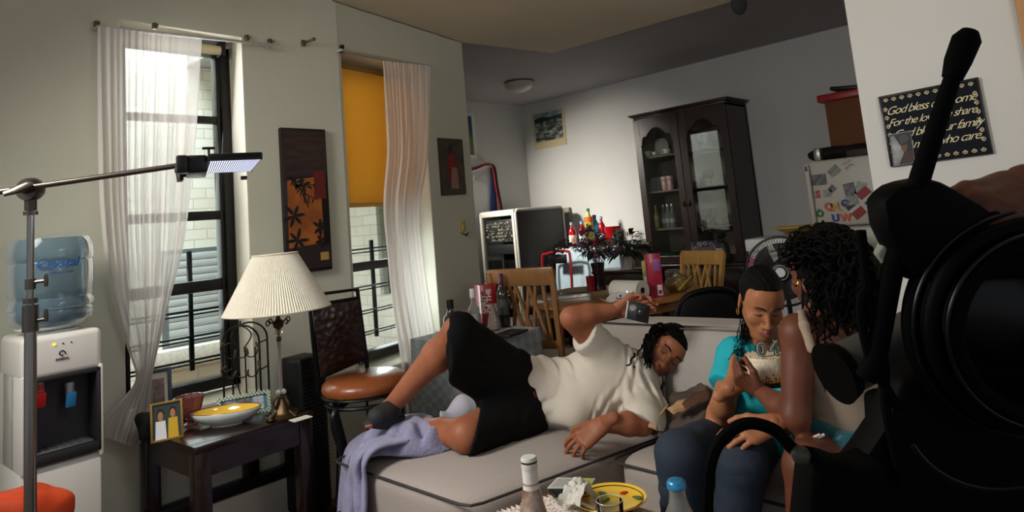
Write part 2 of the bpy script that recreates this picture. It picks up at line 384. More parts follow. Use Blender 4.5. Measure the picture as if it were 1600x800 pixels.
# (object coordinates: brick rows lie in the wall's xz plane)
OY = 5.2
bm = bx(None, -3.5, 3.3, OY, OY+0.2, -3, 7); struct('wall_exterior', bm, bk)
ys_ = K1.y+0.03; bm = bx(None, 0, W4[0]-ys_, 0, 0.03, -3, 7); bx(bm, W4[1]-ys_, 1.66, 0, 0.03, -3, 7); bx(bm, W4[0]-ys_, W4[1]-ys_, 0, 0.03, -3, W4[2]); bx(bm, W4[0]-ys_, W4[1]-ys_, 0, 0.03, W4[3], 7)
o_ = struct('wall_airshaft', bm, bk); o_.location = (VX0-0.002, ys_, 0); o_.rotation_euler = (0, 0, PI/2)
t = thing('neighbour_window', 'grey slatted shade in the window of the cream brick building across the airshaft', 'window', (2.0, OY, 0)); t['kind'] = 'structure'; t.name = 'window_3'
WM[t.name] = Matrix.Translation((2.0, OY, 0))
nw = mat('grey_shade', 'b9bebf', 0.6)
z0, z1 = PY(330, 528, OY).z, PY(330, 392, OY).z
x0, x1 = PY(262, 500, OY).x, PY(362, 500, OY).x+0.25
bm = NB(); nsl = 12
for i in range(nsl):
    za = z0+(z1-z0)*i/nsl; bx(bm, x0-2.0, x1-2.0, -0.03, 0.0, za, za+(z1-z0)/nsl*0.95, 0.004)
obj('shade', bm, nw, t); bm = bx(None, x0-2.04, x1-1.96, -0.02, 0.01, z0-0.02, z1+0.03); obj('pane', bm, mat('grey_pane', '6f7577', 0.3), t)
bm = bx(None, x0-2.1, x1-1.9, -0.12, 0.0, z0-0.16, z0-0.02, 0.01); obj('ledge', bm, mat('stone_ledge', 'd9d2c6', 0.9, noise=0.15, nscale=40), t)

# ================================================================ window 1 and window 2
def sash_window(name, T, w, z0, z1, rails, glabel, stile=0.05):
    """T(s, z, off) -> world point; s from 0 to w"""
    root = thing(name, None, None, T(0, 0, 0)); root['kind'] = 'structure'
    R = math.atan2((T(1, 0, 0)-T(0, 0, 0)).y, (T(1, 0, 0)-T(0, 0, 0)).x)
    def b(bm, a, c, o0, o1, q0, q1, bev=0.003): return box(bm, T((a+c)/2, (q0+q1)/2, (o0+o1)/2), (abs(c-a), abs(o1-o0), abs(q1-q0)), bev, rot=(0, 0, R))
    bm = b(None, 0, stile, 0.0, 0.09, z0, z1); b(bm, w-stile, w, 0.0, 0.09, z0, z1); b(bm, 0, w, 0, 0.09, z0, z0+0.05); b(bm, 0, w, 0, 0.09, z1-0.035, z1)
    b(bm, w-stile-0.022, w-stile-0.006, 0.01, 0.07, z0, z1); b(bm, stile+0.006, stile+0.022, 0.01, 0.07, z0, z1)
    obj('window_frame', bm, winf, root, world=True)
    bm = NB()
    for z, h in rails: b(bm, stile*0.9, w-stile*0.9, 0.015, 0.06, z-h/2, z+h/2)
    obj('sash_rail', bm, winf, root, world=True)
    bm = b(None, stile, w-stile, 0.034, 0.037, z0+0.04, z1-0.03, 0); obj('window_pane', bm, glassm, root, world=True)
    return root
T1 = lambda s, z, o: Vector((W1[0]+s, WY+0.15+o, z))
yr = WY+0.17
rails1 = [(PY(325, 187, yr).z, 0.035), (PY(320, 337, yr).z, 0.045), (PY(318, 447, yr).z, 0.055)]
sash_window('window_1', T1, W1[1]-W1[0], W1[2]+0.02, W1[3]-0.03, rails1, '')
T2 = lambda s, z, o: kp(W2[0]+s, z, 0.15+o)
z2 = [PK(590, 413, 0.17)[1], PK(590, 322, 0.17)[1]]
sash_window('window_2', T2, W2[1]-W2[0], W2[2]+0.015, W2[3]-0.03, [(z2[0], 0.05), (z2[1]+0.02, 0.035)], '', stile=0.03)
T4 = lambda s, z, o: Vector((VX1-0.1-o, W4[0]+s, z))
sash_window('window_4', T4, W4[1]-W4[0], W4[2]+0.01, W4[3]-0.01, [(1.52, 0.045)], '', stile=0.035)
# sills
sm = mat('sill_paint', 'd6cfbd', 0.5, noise=0.06, nscale=12)
bm = bx(None, W1[0]-0.02, W1[1]+0.02, WY-0.05, WY+0.16, W1[2]-0.03, W1[2]+0.005, 0.006); struct('trim_5', bm, sm)
bm = kbox(None, W2[0]-0.02, W2[1]+0.02, -0.05, 0.16, W2[2]-0.03, W2[2]+0.003, 0.006); struct('trim_6', bm, sm)
# window guards outside
def guard(name, T, w, zs, zb, zt, xs, label, off=0.16):
    root = thing(name, label, 'window guard', T(0, 0, off)); bm = NB()
    for z in zs:
        tube(bm, [T(-0.02, z, off), T(w+0.02, z, off)], 0.006, 6); 
        tube(bm, [T(-0.02, z-0.022, off+0.03), T(w+0.02, z-0.022, off+0.03)], 0.005, 6)
    obj('bar', bm, iron, root, world=True); bm = NB()
    for s in xs: box(bm, T(s, (zb+zt)/2, off+0.015), (0.022, 0.02, zt-zb), 0.003)
    obj('upright', bm, iron, root, world=True)
go = 0.12
zs = [PY(350, y, WY+0.27).z for y in (478, 517, 553)]
guard('window_guard', T1, W1[1]-W1[0], zs, PY(300, 580, WY+0.27).z, PY(300, 392, WY+0.27).z, [PY(300, 500, WY+0.27).x-W1[0]], 'black iron window guard outside the left window', 0.12)
zs = [PK(595, y, 0.27)[1] for y in (386, 443, 480, 513)]
guard('window_guard', T2, W2[1]-W2[0], zs, PK(590, 526, 0.27)[1], PK(590, 374, 0.27)[1], [PK(587, 450, 0.27)[0]-W2[0]], 'black iron window guard outside the bay window with the yellow shade', 0.12)
# rolled shade of window 1, yellow shade of window 2
t = thing('rolled_shade', 'cream window shade rolled all the way up at the top of the left window', 'window shade', (W1[0], WY+0.1, 0))
zc = PY(340, 79, WY+0.11).z
bm = cyl(None, (0.03, 0.01, zc), (W1[1]-W1[0]-0.07, 0.01, zc), 0.024, n=16); obj('shade_roll', bm, mat('cream_vinyl', 'd8c9a2', 0.5), t)
bm = bx(None, W1[1]-W1[0]-0.07, W1[1]-W1[0]-0.05, -0.02, 0.05, zc-0.03, zc+0.05, 0.003); bx(bm, 0.01, 0.03, -0.02, 0.05, zc-0.03, zc+0.05, 0.003); obj('bracket', bm, blackp, t)
t = thing('roller_blind', 'orange yellow roller shade pulled halfway down the bay window', 'window shade', kp(W2[0], 0, 0.1))
zt = PK(570, 112, 0.1)[1]; zb = PK(578, 318, 0.1)[1]; ww = W2[1]-W2[0]-0.02
shm = bpy.data.materials.new('yellow_vinyl'); shm.use_nodes = True; nt = shm.node_tree; nt.nodes.clear()
o_ = nt.nodes.new('ShaderNodeOutputMaterial'); d_ = nt.nodes.new('ShaderNodeBsdfDiffuse'); l_ = nt.nodes.new('ShaderNodeBsdfTranslucent'); m_ = nt.nodes.new('ShaderNodeMixShader'); m_.inputs[0].default_value = 0.7
d_.inputs[0].default_value = lin('dcb560'); l_.inputs[0].default_value = lin('f3c56a'); nt.links.new(d_.outputs[0], m_.inputs[1]); nt.links.new(l_.outputs[0], m_.inputs[2]); nt.links.new(m_.outputs[0], o_.inputs[0])
bm = sheet(None, lambda u, v: kp(W2[0]+0.012+ww*u, zb+(zt-zb)*v, 0.1+0.003*math.sin(u*5+v*2)), 8, 14, 0.001); obj('shade_cloth', bm, shm, t, world=True)
bm = cyl(None, kp(W2[0]+0.012, zt+0.012, 0.105), kp(W2[1]-0.008, zt+0.012, 0.105), 0.02, n=14); obj('shade_roll', bm, mat('dark_vinyl', '8a6a3a', 0.5), t, world=True)
bm = kbox(None, W2[0]+0.01, W2[1]-0.008, 0.092, 0.108, zb-0.02, zb+0.004, 0.003); obj('bottom_bar', bm, mat('shade_bar', 'b98f4c', 0.5), t, world=True)

# ================================================================ curtains and rods
def curtain(name, label, plane, left, right, nf, amp, m, seed=1, tie=None, rows=40, cols=110):
    """left/right: lists of (x, y) pixels down each edge with equal counts; plane(px, py) -> world; amp folds depth"""
    rr = random.Random(seed); L = [Vector((a[0], a[1], 0)) for a in left]; R = [Vector((a[0], a[1], 0)) for a in right]
    Ls = spline(L, 8); Rs = spline(R, 8); n = len(Ls)-1
    ph = [rr.uniform(0, 6.28) for _ in range(4)]
    def fn(u, v):
        f = v*n; i = min(int(f), n-1); k = f-i
        a = Ls[i].lerp(Ls[i+1], k); b = Rs[i].lerp(Rs[i+1], k)
        g = u + 0.012*math.sin(u*31+ph[0])+0.02*math.sin(u*11+ph[1]+v*2)
        p = plane(*a.lerp(b, min(1, max(0, g))).xy)
        q = plane(a.x, a.y); r = plane(b.x, b.y); wpx = (r-q).length
        w = amp*(0.55+0.45*math.sin(u*7+ph[2]+v))*math.sin(nf*2*PI*(u+0.03*math.sin(u*9+ph[3]))+1.2*math.sin(v*3+u*4))
        w += amp*0.5*math.sin(nf*4.3*PI*u+ph[1]+v*1.5)
        return p + N_*(w*(0.25+0.75*min(1, v*6)))
    N_ = (plane(400, 400)-plane(500, 400)).cross(Z_).normalized()
    if N_.dot(EYE-plane(450, 400)) < 0: N_ = -N_
    bm = sheet(None, fn, cols, rows)
    return obj(name, bm, m, label=label, cat='curtain', smooth=180)
sheerm = sheer('sheer_voile', 'e0dad5', 0.68, 0.3)
curtain('sheer_curtain', 'white sheer curtain of the left window, bunched at its foot behind the side table', lambda x, y: PY(x, y, WY-0.07),
        [(152, 40), (154, 200), (158, 330), (172, 450), (200, 545), (213, 590), (196, 620), (165, 655), (158, 682)],
        [(316, 62), (308, 200), (300, 280), (288, 380), (262, 480), (243, 560), (237, 592), (236, 640), (215, 700)], 9, 0.02, sheerm, 3)
curtain('sheer_curtain', 'white sheer curtain hanging full length at the right of the bay window', lambda x, y: kp(*PK(x, y, -0.06), -0.06),
        [(599, 95), (604, 180), (606, 240), (600, 320), (606, 400), (614, 480), (626, 560), (636, 650)],
        [(673, 103), (672, 200), (668, 262), (657, 330), (662, 400), (672, 470), (684, 550), (690, 650)], 7, 0.018, sheer('sheer_voile_2', 'efe6df', 0.78, 0.35), 5)
t = thing('curtain_rod', 'flat white curtain rod across the top of the left window', 'curtain rod', PY(150, 38, WY))
a, b = PY(152, 42, WY-0.06), PY(424, 70, WY-0.06)
bm = tube(None, [a+Y_*0.055, a, b, b+Y_*0.055], 0.011, 8, flat=0.45); obj('rod', bm, mat('rod_enamel', 'b5b3ac', 0.4, metal=0.3), t, world=True)
for q in ((150, 39), (240, 42), (384, 60), (420, 66)):
    p = PY(q[0], q[1], WY); bm = box(None, p-Y_*0.012, (0.02, 0.022, 0.03), 0.004); tube(bm, [p, p-Y_*0.03, p-Y_*0.05-Z_*0.012, p-Y_*0.055+Z_*0.0], 0.003, 6); obj('bracket', bm, mat('tarnished_brass', '6b5f48', 0.4, metal=0.8), t, world=True)
t = thing('curtain_rod', 'thin rod carrying the sheer curtain over the bay window', 'curtain rod', kp(PK(533, 78)[0], PK(533, 78)[1]))
a = kp(*PK(533, 78, -0.05), -0.05); b = kp(*PK(673, 104, -0.05), -0.05)
bm = tube(None, [a+KN*0.045, a, b, b+KN*0.045], 0.008, 8); obj('rod', bm, MATS['rod_enamel'], t, world=True)
p = kp(*PK(532, 77), 0); bm = box(None, p-KN*0.012, (0.02, 0.024, 0.045), 0.004); obj('bracket', bm, blackp, t, world=True)
# spare bracket on the wall between the windows
p = PY(473, 68, WY); t = thing('wall_bracket', 'small tarnished curtain bracket screwed to the wall between the two windows', 'bracket', p)
bm = box(None, (0, -0.008, 0), (0.022, 0.016, 0.035), 0.004); obj('plate', bm, MATS['tarnished_brass'], t)
bm = tube(None, [(0, -0.01, 0), (0.01, -0.05, 0.004), (0.03, -0.06, 0.012)], 0.006, 8); ell(bm, (0.033, -0.06, 0.014), (0.012, 0.01, 0.01)); obj('arm', bm, MATS['tarnished_brass'], t)
# ================================================================ LEFT SIDE
gold = mat('gilt', '9c7a3c', 0.35, metal=0.7)
# ---- water cooler
c0 = D(80, 480, 2.5); CRZ = math.radians(2)
t = thing('water_cooler', 'white water cooler with a black dispensing bay, blue jug on top, beside the left window', 'water cooler', (c0.x, c0.y, 0), CRZ)
ti = WM[t.name].inverted()
CWd, CDp = 0.125, 0.15
def cz(px, py):     # height on the cooler's front plane
    return PY(px, py, c0.y-CDp).z
ztop = cz(120, 517); zb1, zb0 = cz(110, 586), cz(110, 706)
wcm = mat('cooler_white', 'd6d3ca', 0.3, coat=0.2)
bm = bx(None, -CWd, CWd, -CDp+0.02, CDp, 0.02, zb0-0.03, 0.012); bx(bm, -CWd, -CWd+0.014, -CDp, CDp-0.05, zb0-0.04, zb1+0.02, 0.005); bx(bm, CWd-0.014, CWd, -CDp, CDp-0.05, zb0-0.04, zb1+0.02, 0.005)
bx(bm, -CWd, CWd, -CDp+0.1, CDp, zb0-0.04, zb1+0.02, 0.005)
bx(bm, -CWd, CWd, -CDp+0.005, CDp, zb1+0.004, ztop, 0.02, seg=4)
obj('body', bm, wcm, t)
bm = bx(None, -CWd+0.006, CWd-0.006, -CDp+0.004, -CDp+0.03, 0.05, zb0-0.045, 0.01); obj('door', bm, wcm, t)
bm = bx(None, -CWd+0.008, CWd-0.008, -CDp+0.09, -CDp+0.11, zb0-0.02, zb1+0.01, 0.0)
for a in ((-CWd+0.008, -CWd+0.022, zb0-0.02, zb1+0.01), (CWd-0.022, CWd-0.008, zb0-0.02, zb1+0.01)): bx(bm, a[0], a[1], -CDp-0.002, -CDp+0.1, a[2], a[3], 0.004)
bx(bm, -CWd+0.008, CWd-0.008, -CDp-0.002, -CDp+0.1, zb1-0.006, zb1+0.01, 0.004); bx(bm, -CWd+0.008, CWd-0.008, -CDp-0.002, -CDp+0.1, zb0-0.02, zb0+0.012, 0.004)
obj('dispensing_bay', bm, mat('dark_grey_plastic', '1d1d1e', 0.5), t)
bm = bx(None, -CWd+0.03, CWd-0.03, -CDp+0.01, -CDp+0.09, zb0+0.012, zb0+0.02, 0.003)
for i in range(7): bx(bm, -CWd+0.035+i*0.026, -CWd+0.042+i*0.026, -CDp+0.015, -CDp+0.085, zb0+0.018, zb0+0.023, 0.001)
obj('drip_tray', bm, mat('tray_grey', '6f7274', 0.25, metal=0.6), t)
for px, cc_, lab in ((62, 'c01c24', 'red hot water tap'), (110, '2a7fb4', 'blue cold water tap')):
    x = PY(px, 620, c0.y-CDp+0.03).x-c0.x; zt_ = cz(px, 600)
    bm = cyl(None, (x, -CDp+0.05, zt_-0.045), (x, -CDp+0.05, zt_), 0.014, n=14); box(bm, (x, -CDp+0.07, zt_-0.015), (0.02, 0.04, 0.02), 0.004)
    tap = obj('tap', bm, mat('tap_grey', '9a9b9a', 0.3, metal=0.4), t, label=lab)
    bm = box(None, (x, -CDp+0.038, zt_-0.06), (0.032, 0.014, 0.055), 0.005, rot=(0.25, 0, 0)); 
    if px == 62: box(bm, (x, -CDp+0.034, zt_-0.018), (0.014, 0.006, 0.022), 0.002)
    obj('lever', bm, mat('tap_'+cc_, cc_, 0.4), tap)
bm = cyl(None, (-0.075, -CDp+0.09, zb0+0.115), (-0.075, -CDp+0.083, zb0+0.115), 0.012, n=16); obj('badge', bm, mat('badge_white', 'cfcfcb', 0.4), t)
for i, (px, py, cl, em) in enumerate(((82, 539, 'e8c81a', 1.2), (96, 537, '2b2b2b', 0), (109, 535, '2b2b2b', 0))):
    p = PY(px, py, c0.y-CDp+0.004); x, z = p.x-c0.x, p.z
    bm = ell(None, (x, -CDp+0.004, z), (0.006 if em else 0.003, 0.002, 0.005 if em else 0.003), n=10); obj('indicator', bm, mat('ind_'+cl, cl, 0.4, emit=em), t)
p = PY(95, 552, c0.y-CDp); lx, lz = p.x-c0.x, p.z
lgm = mat('logo_dark', '26282b', 0.4)
bm = tube(None, circ((lx, -CDp+0.004, lz), 0.008, 16, X_, Z_, 0.2, 5.2), 0.0022, 6); tube(bm, [(lx+0.008, -CDp+0.004, lz+0.004), (lx+0.011, -CDp+0.004, lz-0.006)], 0.002, 6)
place(text_bm('avalon', 0.016, 0.001, bold=0.0003), bm, (lx, -CDp+0.003, lz-0.019), X_, Z_, -Y_)
obj('logo', bm, lgm, t)
# ---- jug
bot = thing('water_jug', 'blue translucent five gallon water jug upside down on the white cooler', 'water bottle', (c0.x, c0.y, ztop), CRZ)
jb, jt = 0.02, (D(75, 352, 2.42)-D(75, 505, 2.42)).z
H = jt; R = 0.137
prof = [(0, H), (R*0.7, H), (R*0.9, H-0.008), (R*0.98, H-0.03), (R, H-0.06), (R, H-0.085), (R*0.96, H-0.093), (R*0.985, H-0.105), (R*0.985, 0.135), (R*0.95, 0.128), (R*0.95, 0.12), (R, 0.11), (R, 0.09), (R*0.95, 0.085), (R*0.985, 0.075), (R*0.95, 0.045), (R*0.8, 0.018), (R*0.45, 0.004), (0.03, 0.0), (0, 0)]
bm = lathe(None, prof, n=48)
jug = mat('jug_blue', '8fa9b6', 0.12, trans=0.75, ior=1.2, coat=0.3, spec=0.5)
obj('shell', bm, jug, bot)
bm = lathe(None, [(0, 0.012), (R*0.5, 0.014), (R*0.78, 0.026), (R*0.92, 0.05), (R*0.94, 0.12), (0, 0.121)], n=40)
obj('water', bm, mat('jug_water', '5f7f8f', 0.1, trans=0.35), bot)
bm = lathe(None, [(0.0, 0.012), (0.07, 0.012), (0.085, 0.006), (0.088, -0.002), (0.05, -0.004), (0, -0.004)], n=28); obj('collar', bm, wcm, bot)
bm = NB(); tb = text_bm('Crystal', 0.046, 0.001, shear=0.3, bold=0.0012)
dv = (EYE-Vector((c0.x, c0.y, EYE.z))).normalized(); a0 = math.atan2(dv.y, dv.x)-CRZ-0.02 + 0.16
zc = cz(98, 414)-ztop+0.008
for v in tb.verts:
    a = a0 + v.co.x/R; v.co = Vector((R*1.03*math.cos(a), R*1.03*math.sin(a), zc+v.co.y)) + Vector((math.cos(a), math.sin(a), 0))*v.co.z
t2 = text_bm('SPRING WATER', 0.012, 0.0006)
for v in t2.verts:
    a = a0 + (v.co.x+0.01)/R; v.co = Vector((R*1.03*math.cos(a), R*1.03*math.sin(a), zc-0.035+v.co.y))
merge(tb, t2)
obj('lettering', tb, mat('jug_print', '1d4f93', 0.4), bot)

# ---- paper carrier bag hanging behind the cooler, red handle of a mop
def crumple(bm, amp, sc, seed=0):
    from mathutils import noise
    for v in bm.verts:
        n = noise.noise_vector(v.co*sc+Vector((seed, seed*2, 0)))
        v.co += n*amp
    return bm
p = D(14, 570, 2.62)
bm = puff(None, (0, 0, 0), (0.045, 0.03, 0.135), e=4, n=10); crumple(bm, 0.018, 14, 3)
obj('plastic_bag', bm, mat('thin_plastic', 'cfcbbb', 0.35, noise=0.12, nscale=60), origin=None, label='crumpled white plastic bag hanging at the left side of the water cooler', cat='bag').location = p
a, b = D(12, 545, 2.7), D(19, 478, 2.7); a.z = 0.03
bm = tube(None, [(a.x, a.y, 0.03), b], 0.011, 8)
obj('broom_handle', bm, mat('red_handle', '8c1a1c', 0.4), label='red broom handle leaning behind the water cooler', cat='broom')
# ---- orange sandbag at the stand's foot
p = PZ(30, 850, 0.32)
pb = D(22, 800, 2.0)
bm = puff(None, (0, 0, 0), (0.16, 0.09, 0.09), e=3, n=12, rot=(0, 0.05, 0.4)); crumple(bm, 0.03, 9, 5)
t = obj('sandbag', bm, mat('orange_nylon', 'c9441a', 0.45, noise=0.1, nscale=20), label='orange nylon sandbag hung at the bottom of the metal light stand', cat='sandbag'); t.location = D(12, 815, 2.0)

# ---- C-stand with boom arm
foot = D(48, 770, 1.98); top = D(48, 312, 1.98); foot.x, foot.y = top.x, top.y
t = thing('light_stand', 'chrome light stand with a long boom arm in front of the water cooler', 'light stand', (top.x, top.y, 0))
T_ = Vector((top.x, top.y, 0))
zj = D(48, 505, 1.98).z
bm = cyl(None, (0, 0, 0.02), (0, 0, zj), 0.0155, n=20); obj('lower_tube', bm, chrome, t)
bm = cyl(None, (0, 0, zj), (0, 0, top.z), 0.0095, n=16); obj('upper_tube', bm, chrome, t)
dk = mat('cast_clamp', '57514b', 0.35, metal=0.9)
bm = cyl(None, (0, 0, zj-0.02), (0, 0, zj+0.055), 0.021, n=20); cyl(bm, (0, 0, zj+0.06), (0, 0, zj+0.075), 0.019, n=20); cyl(bm, (0, 0, zj+0.1), (0, 0, zj+0.13), 0.014, n=16)
for dz in (0.0, 0.11): 
    tube(bm, [(0, 0, zj+dz+0.01), Vector((0.03, -0.028, zj+dz+0.012))], 0.006, 8)
obj('collar', bm, dk, t)
def knob(par, c, d, s=1.0):
    u, w = frame_of(d); bm = tube(None, [Vector(c)-w*0.026*s, Vector(c), Vector(c)+w*0.026*s], [0.007*s, 0.01*s, 0.007*s], 8, up=d); obj('knob', bm, dk, par)
knob(t, (0.032, -0.03, zj+0.022), (1, -1, 0), 0.7); knob(t, (0.032, -0.03, zj+0.122), (1, -1, 0), 0.7)
b0, b1 = D(-30, 304, 1.9), D(283, 258, 2.04)
lh = D(48, 296, 1.98)
bm = tube(None, [b0-T_, b1-T_], 0.0085, 12); obj('boom_arm', bm, mat('boom_steel', '5b544d', 0.3, metal=0.9), t)
bm = lathe(None, [(0, -0.022), (0.03, -0.022), (0.034, -0.012), (0.034, 0.012), (0.03, 0.022), (0, 0.022)], lh-T_, 24, axis=-FW)
cyl(bm, lh-T_-Z_*0.028, (0, 0, lh.z-0.062), 0.016, n=16); cyl(bm, (0, 0, lh.z-0.065), (0, 0, lh.z-0.075), 0.019, n=16)
obj('grip_head', bm, dk, t)
a = D(42, 291, 1.92)-T_; b = D(6, 303, 1.9)-T_
bm = tube(None, [lh-T_-FW*0.02, a, a.lerp(b, 0.5), b], [0.02, 0.018, 0.013, 0.009], 12, flat=0.6); 
obj('lever', bm, dk, t)
for k in range(3):
    a = k*2*PI/3+0.5; bm = tube(None, [(0, 0, 0.16), (0.12*math.cos(a), 0.12*math.sin(a), 0.15), (0.42*math.cos(a), 0.42*math.sin(a), 0.02)], 0.011, 10); obj('leg', bm, chrome, t)
# ---- LED panel clamped to the boom
pl = [D(325, 284, 1.93), D(411, 275, 1.98)]
fu = (D(411, 261, 1.965)-D(325, 260.5, 1.9)); fu.z = 0 
LU = Vector((fu.x, fu.y, fu.z)).normalized()                         # along the near long edge
LN = Vector((0, 0, 1)); LV = LN.cross(LU).normalized(); LN = LU.cross(LV)
c1 = D(325, 260.5, 1.9)
led = thing('led_lamp', 'flat black LED lamp with glowing bluish louvres held on the boom arm', 'light', c1)
def lp(u, v, n): return LU*u+LV*v+LN*n
Rm = Matrix((LU, LV, LN)).transposed()
W_, D_ = fu.length, 0.33
bm = box(None, lp(W_/2, D_/2, 0.028), (W_, D_, 0.02), 0.004, rot=Rm)
for a in ((W_/2, 0.003, W_, 0.006), (W_/2, D_-0.003, W_, 0.006)): box(bm, lp(a[0], a[1], 0.026), (a[2], a[3], 0.02), 0.001, rot=Rm)
obj('housing', bm, blackp, led)
bm = box(None, lp(W_/2, D_/2, 0.017), (W_-0.012, D_-0.012, 0.002), 0, rot=Rm); obj('diffuser', bm, mat('led_glow', 'e8eeff', 0.5, emit=1.5, ecol='eef2ff'), led)
bm = NB()
for i in range(23): box(bm, lp(0.006+(W_-0.012)*i/22, D_/2, 0.0153), (0.003, D_-0.01, 0.0008), 0, rot=Rm)
obj('honeycomb_louvre', bm, mat('louvre_fabric', '5d6bc4', 0.6), led)
bm = box(None, lp(-0.028, D_*0.3, 0.012), (0.056, D_*0.5, 0.05), 0.006, rot=Rm); box(bm, lp(W_*0.8, D_*0.9, -0.008), (0.02, 0.02, 0.012), 0.002, rot=Rm)
box(bm, lp(-0.066, 0.03, 0.012), (0.03, 0.05, 0.05), 0.006, rot=Rm)
obj('side_module', bm, blackp, led)
bm = tube(None, [lp(0.005, 0.05, 0.035), lp(0.005, 0.05, 0.06)], 0.004, 8); tube(bm, [lp(-0.012, 0.05, 0.06), lp(0.022, 0.05, 0.06)], 0.004, 8); obj('thumb_screw', bm, blackp, led)
p = D(281, 266, 2.0)-c1
bm = tube(None, [p+Z_*0.025+LU*0.02, p+Z_*0.01, p-Z_*0.035], [0.018, 0.022, 0.015], 12, flat=0.6); ell(bm, p+LU*0.012, (0.028, 0.02, 0.022)); obj('clamp', bm, mat('clamp_dark', '2a2623', 0.4, metal=0.6), led)
al = area('light_panel_lamp', c1+lp(W_/2, D_/2, -0.02), c1+lp(W_/2, D_/2, -1), 0.2, 2.2, (0.85, 0.9, 1.0), 0.2); 

# ---- side table
dwood = wood('espresso_wood', '140a08', '22110c', 0.25, 4, (1, 7, 7), coat=0.2)
TZ = 0.58
q0, q1, q2 = PZ(304, 700, TZ), PZ(497, 655, TZ), PZ(195, 672, TZ)
ang = math.radians(3); Wt, Dt = 0.505, 0.525
t = thing('side_table', 'dark espresso wooden side table with square legs under the left window', 'table', (q0.x, q0.y, 0), ang)
TB = WM[t.name].copy()
bm = bx(None, 0, Wt, 0, Dt, TZ-0.028, TZ, 0.004); obj('table_top', bm, dwood, t)
bm = bx(None, 0.012, Wt-0.012, 0.012, 0.03, TZ-0.12, TZ-0.028); bx(bm, 0.012, Wt-0.012, Dt-0.03, Dt-0.012, TZ-0.12, TZ-0.028); bx(bm, 0.012, 0.03, 0.02, Dt-0.02, TZ-0.12, TZ-0.028); bx(bm, Wt-0.03, Wt-0.012, 0.02, Dt-0.02, TZ-0.12, TZ-0.028)
obj('apron', bm, dwood, t)
for x in (0.004, Wt-0.064):
    for y in (0.004, Dt-0.064):
        bm = bx(None, x, x+0.06, y, y+0.06, 0, TZ-0.02, 0.004); obj('leg', bm, dwood, t)
def onT(px, py, h=0.0): return PZ(px, py, TZ+h)
# small paper things at the table's right corner
bm = bx(None, -0.04, 0.04, -0.025, 0.025, 0, 0.003); obj('paper_slip', bm, mat('paper', 'cfcac0', 0.8), label='white paper slip lying at the right corner of the dark side table', cat='paper').location = onT(470, 655)+Z_*0.001
# ---- photo frames
photo = lambda n, a, b, sc=14: mat(n, a, 0.35, col2=b, nscale=sc, coat=0.3)
skin_a = mat('photo_skin', 'a8744f', 0.5)
def photo_frame(name, label, base, w, h, face, lean, fm, bw, th=0.015, paint=None, mount=None):
    """stands on base (bottom centre); face = direction the picture looks (xy)"""
    f = Vector((face[0], face[1], 0)).normalized(); rz = math.atan2(f.y, f.x)+PI/2
    root = thing(name, label, 'picture frame', base, rz)
    L = Matrix.Rotation(-lean, 4, 'X')
    def pan(bm, x0, x1, z0, z1, y0, y1, bev=0.001):
        t_ = bx(None, x0, x1, y0, y1, z0, z1, bev); _xf(t_.verts, L); return merge(bm, t_)
    bm = NB(); pan(bm, -w/2, -w/2+bw, 0, h, 0, th); pan(bm, w/2-bw, w/2, 0, h, 0, th); pan(bm, -w/2+bw, w/2-bw, 0, bw, 0, th); pan(bm, -w/2+bw, w/2-bw, h-bw, h, 0, th)
    obj('frame', bm, fm, root)
    bm = pan(NB(), -w/2+bw*0.9, w/2-bw*0.9, bw*0.9, h-bw*0.9, th*0.5, th*0.9, 0); obj('backing', bm, mount or mat('photo_mount', '2b2a2c', 0.6), root)
    if paint: 
        for pts, m_, dy in paint:
            bm = prism(None, [((x-0.5)*(w-2*bw), bw+z*(h-2*bw)) for x, z in pts], (0, th*0.5-dy, 0), X_, Z_, -Y_, 0.0006); _xf(bm.verts, L); obj('photo', bm, m_, root)
    bm = NB(); t_ = bx(None, -0.015, 0.015, 0, 0.004, 0.0, h*0.75, 0.001); _xf(t_.verts, Matrix.Translation((0, th+h*0.0+0.001, 0)) @ Matrix.Rotation(-lean, 4, 'X')); 
    for v in t_.verts:
        if v.co.z < h*0.3: v.co.y += h*0.32
    merge(bm, t_); obj('easel_leg', bm, blackp, root)
    return root
def blob(cx, cz, rx, rz, n=14): return [(cx+rx*math.cos(2*PI*i/n), cz+rz*math.sin(2*PI*i/n)) for i in range(n)]
RECT = [(0, 0), (1, 0), (1, 1), (0, 1)]
def person_shapes(x, z, s, shirt, hairc='1a1412', skin='a8744f'):
    return [(blob(x, z+0.02*s, 0.14*s, 0.17*s), mat('ph_'+hairc, hairc, 0.6), 0.0008), ([(x-0.2*s, 0.0), (x+0.2*s, 0.0), (x+0.17*s, z-0.16*s), (x-0.17*s, z-0.16*s)], mat('ph_'+shirt, shirt, 0.6), 0.0012), (blob(x, z-0.03*s, 0.1*s, 0.14*s), mat('ph_'+skin, skin, 0.6), 0.0016)]
fb = onT(262, 688); fbk = onT(243, 668)
dirf = (EYE-fb); dirf = Vector((dirf.x+0.25, dirf.y, 0))
photo_frame('photo_frame', 'gold framed snapshot of two smiling people, front left on the side table', fb, 0.115, 0.145, dirf, 0.2, gold, 0.008,
            paint=[(RECT, mat('ph_green', '2c3a34', 0.5), 0.0004)]+person_shapes(0.28, 0.68, 1.0, 'd9d9dc')+person_shapes(0.72, 0.72, 0.95, 'c9a227'))
photo_frame('photo_frame', 'tall dark teal picture frame with a cream mount, standing behind the gold framed snapshot', fbk, 0.135, 0.235, dirf, 0.14, mat('teal_frame', '24343a', 0.4), 0.016, mount=mat('cream_mount', 'cfc6b2', 0.7),
            paint=[([(0.12, 0.3), (0.88, 0.3), (0.88, 0.88), (0.12, 0.88)], photo('ph_old', '4a3a36', '8d7468', 40), 0.0008)])
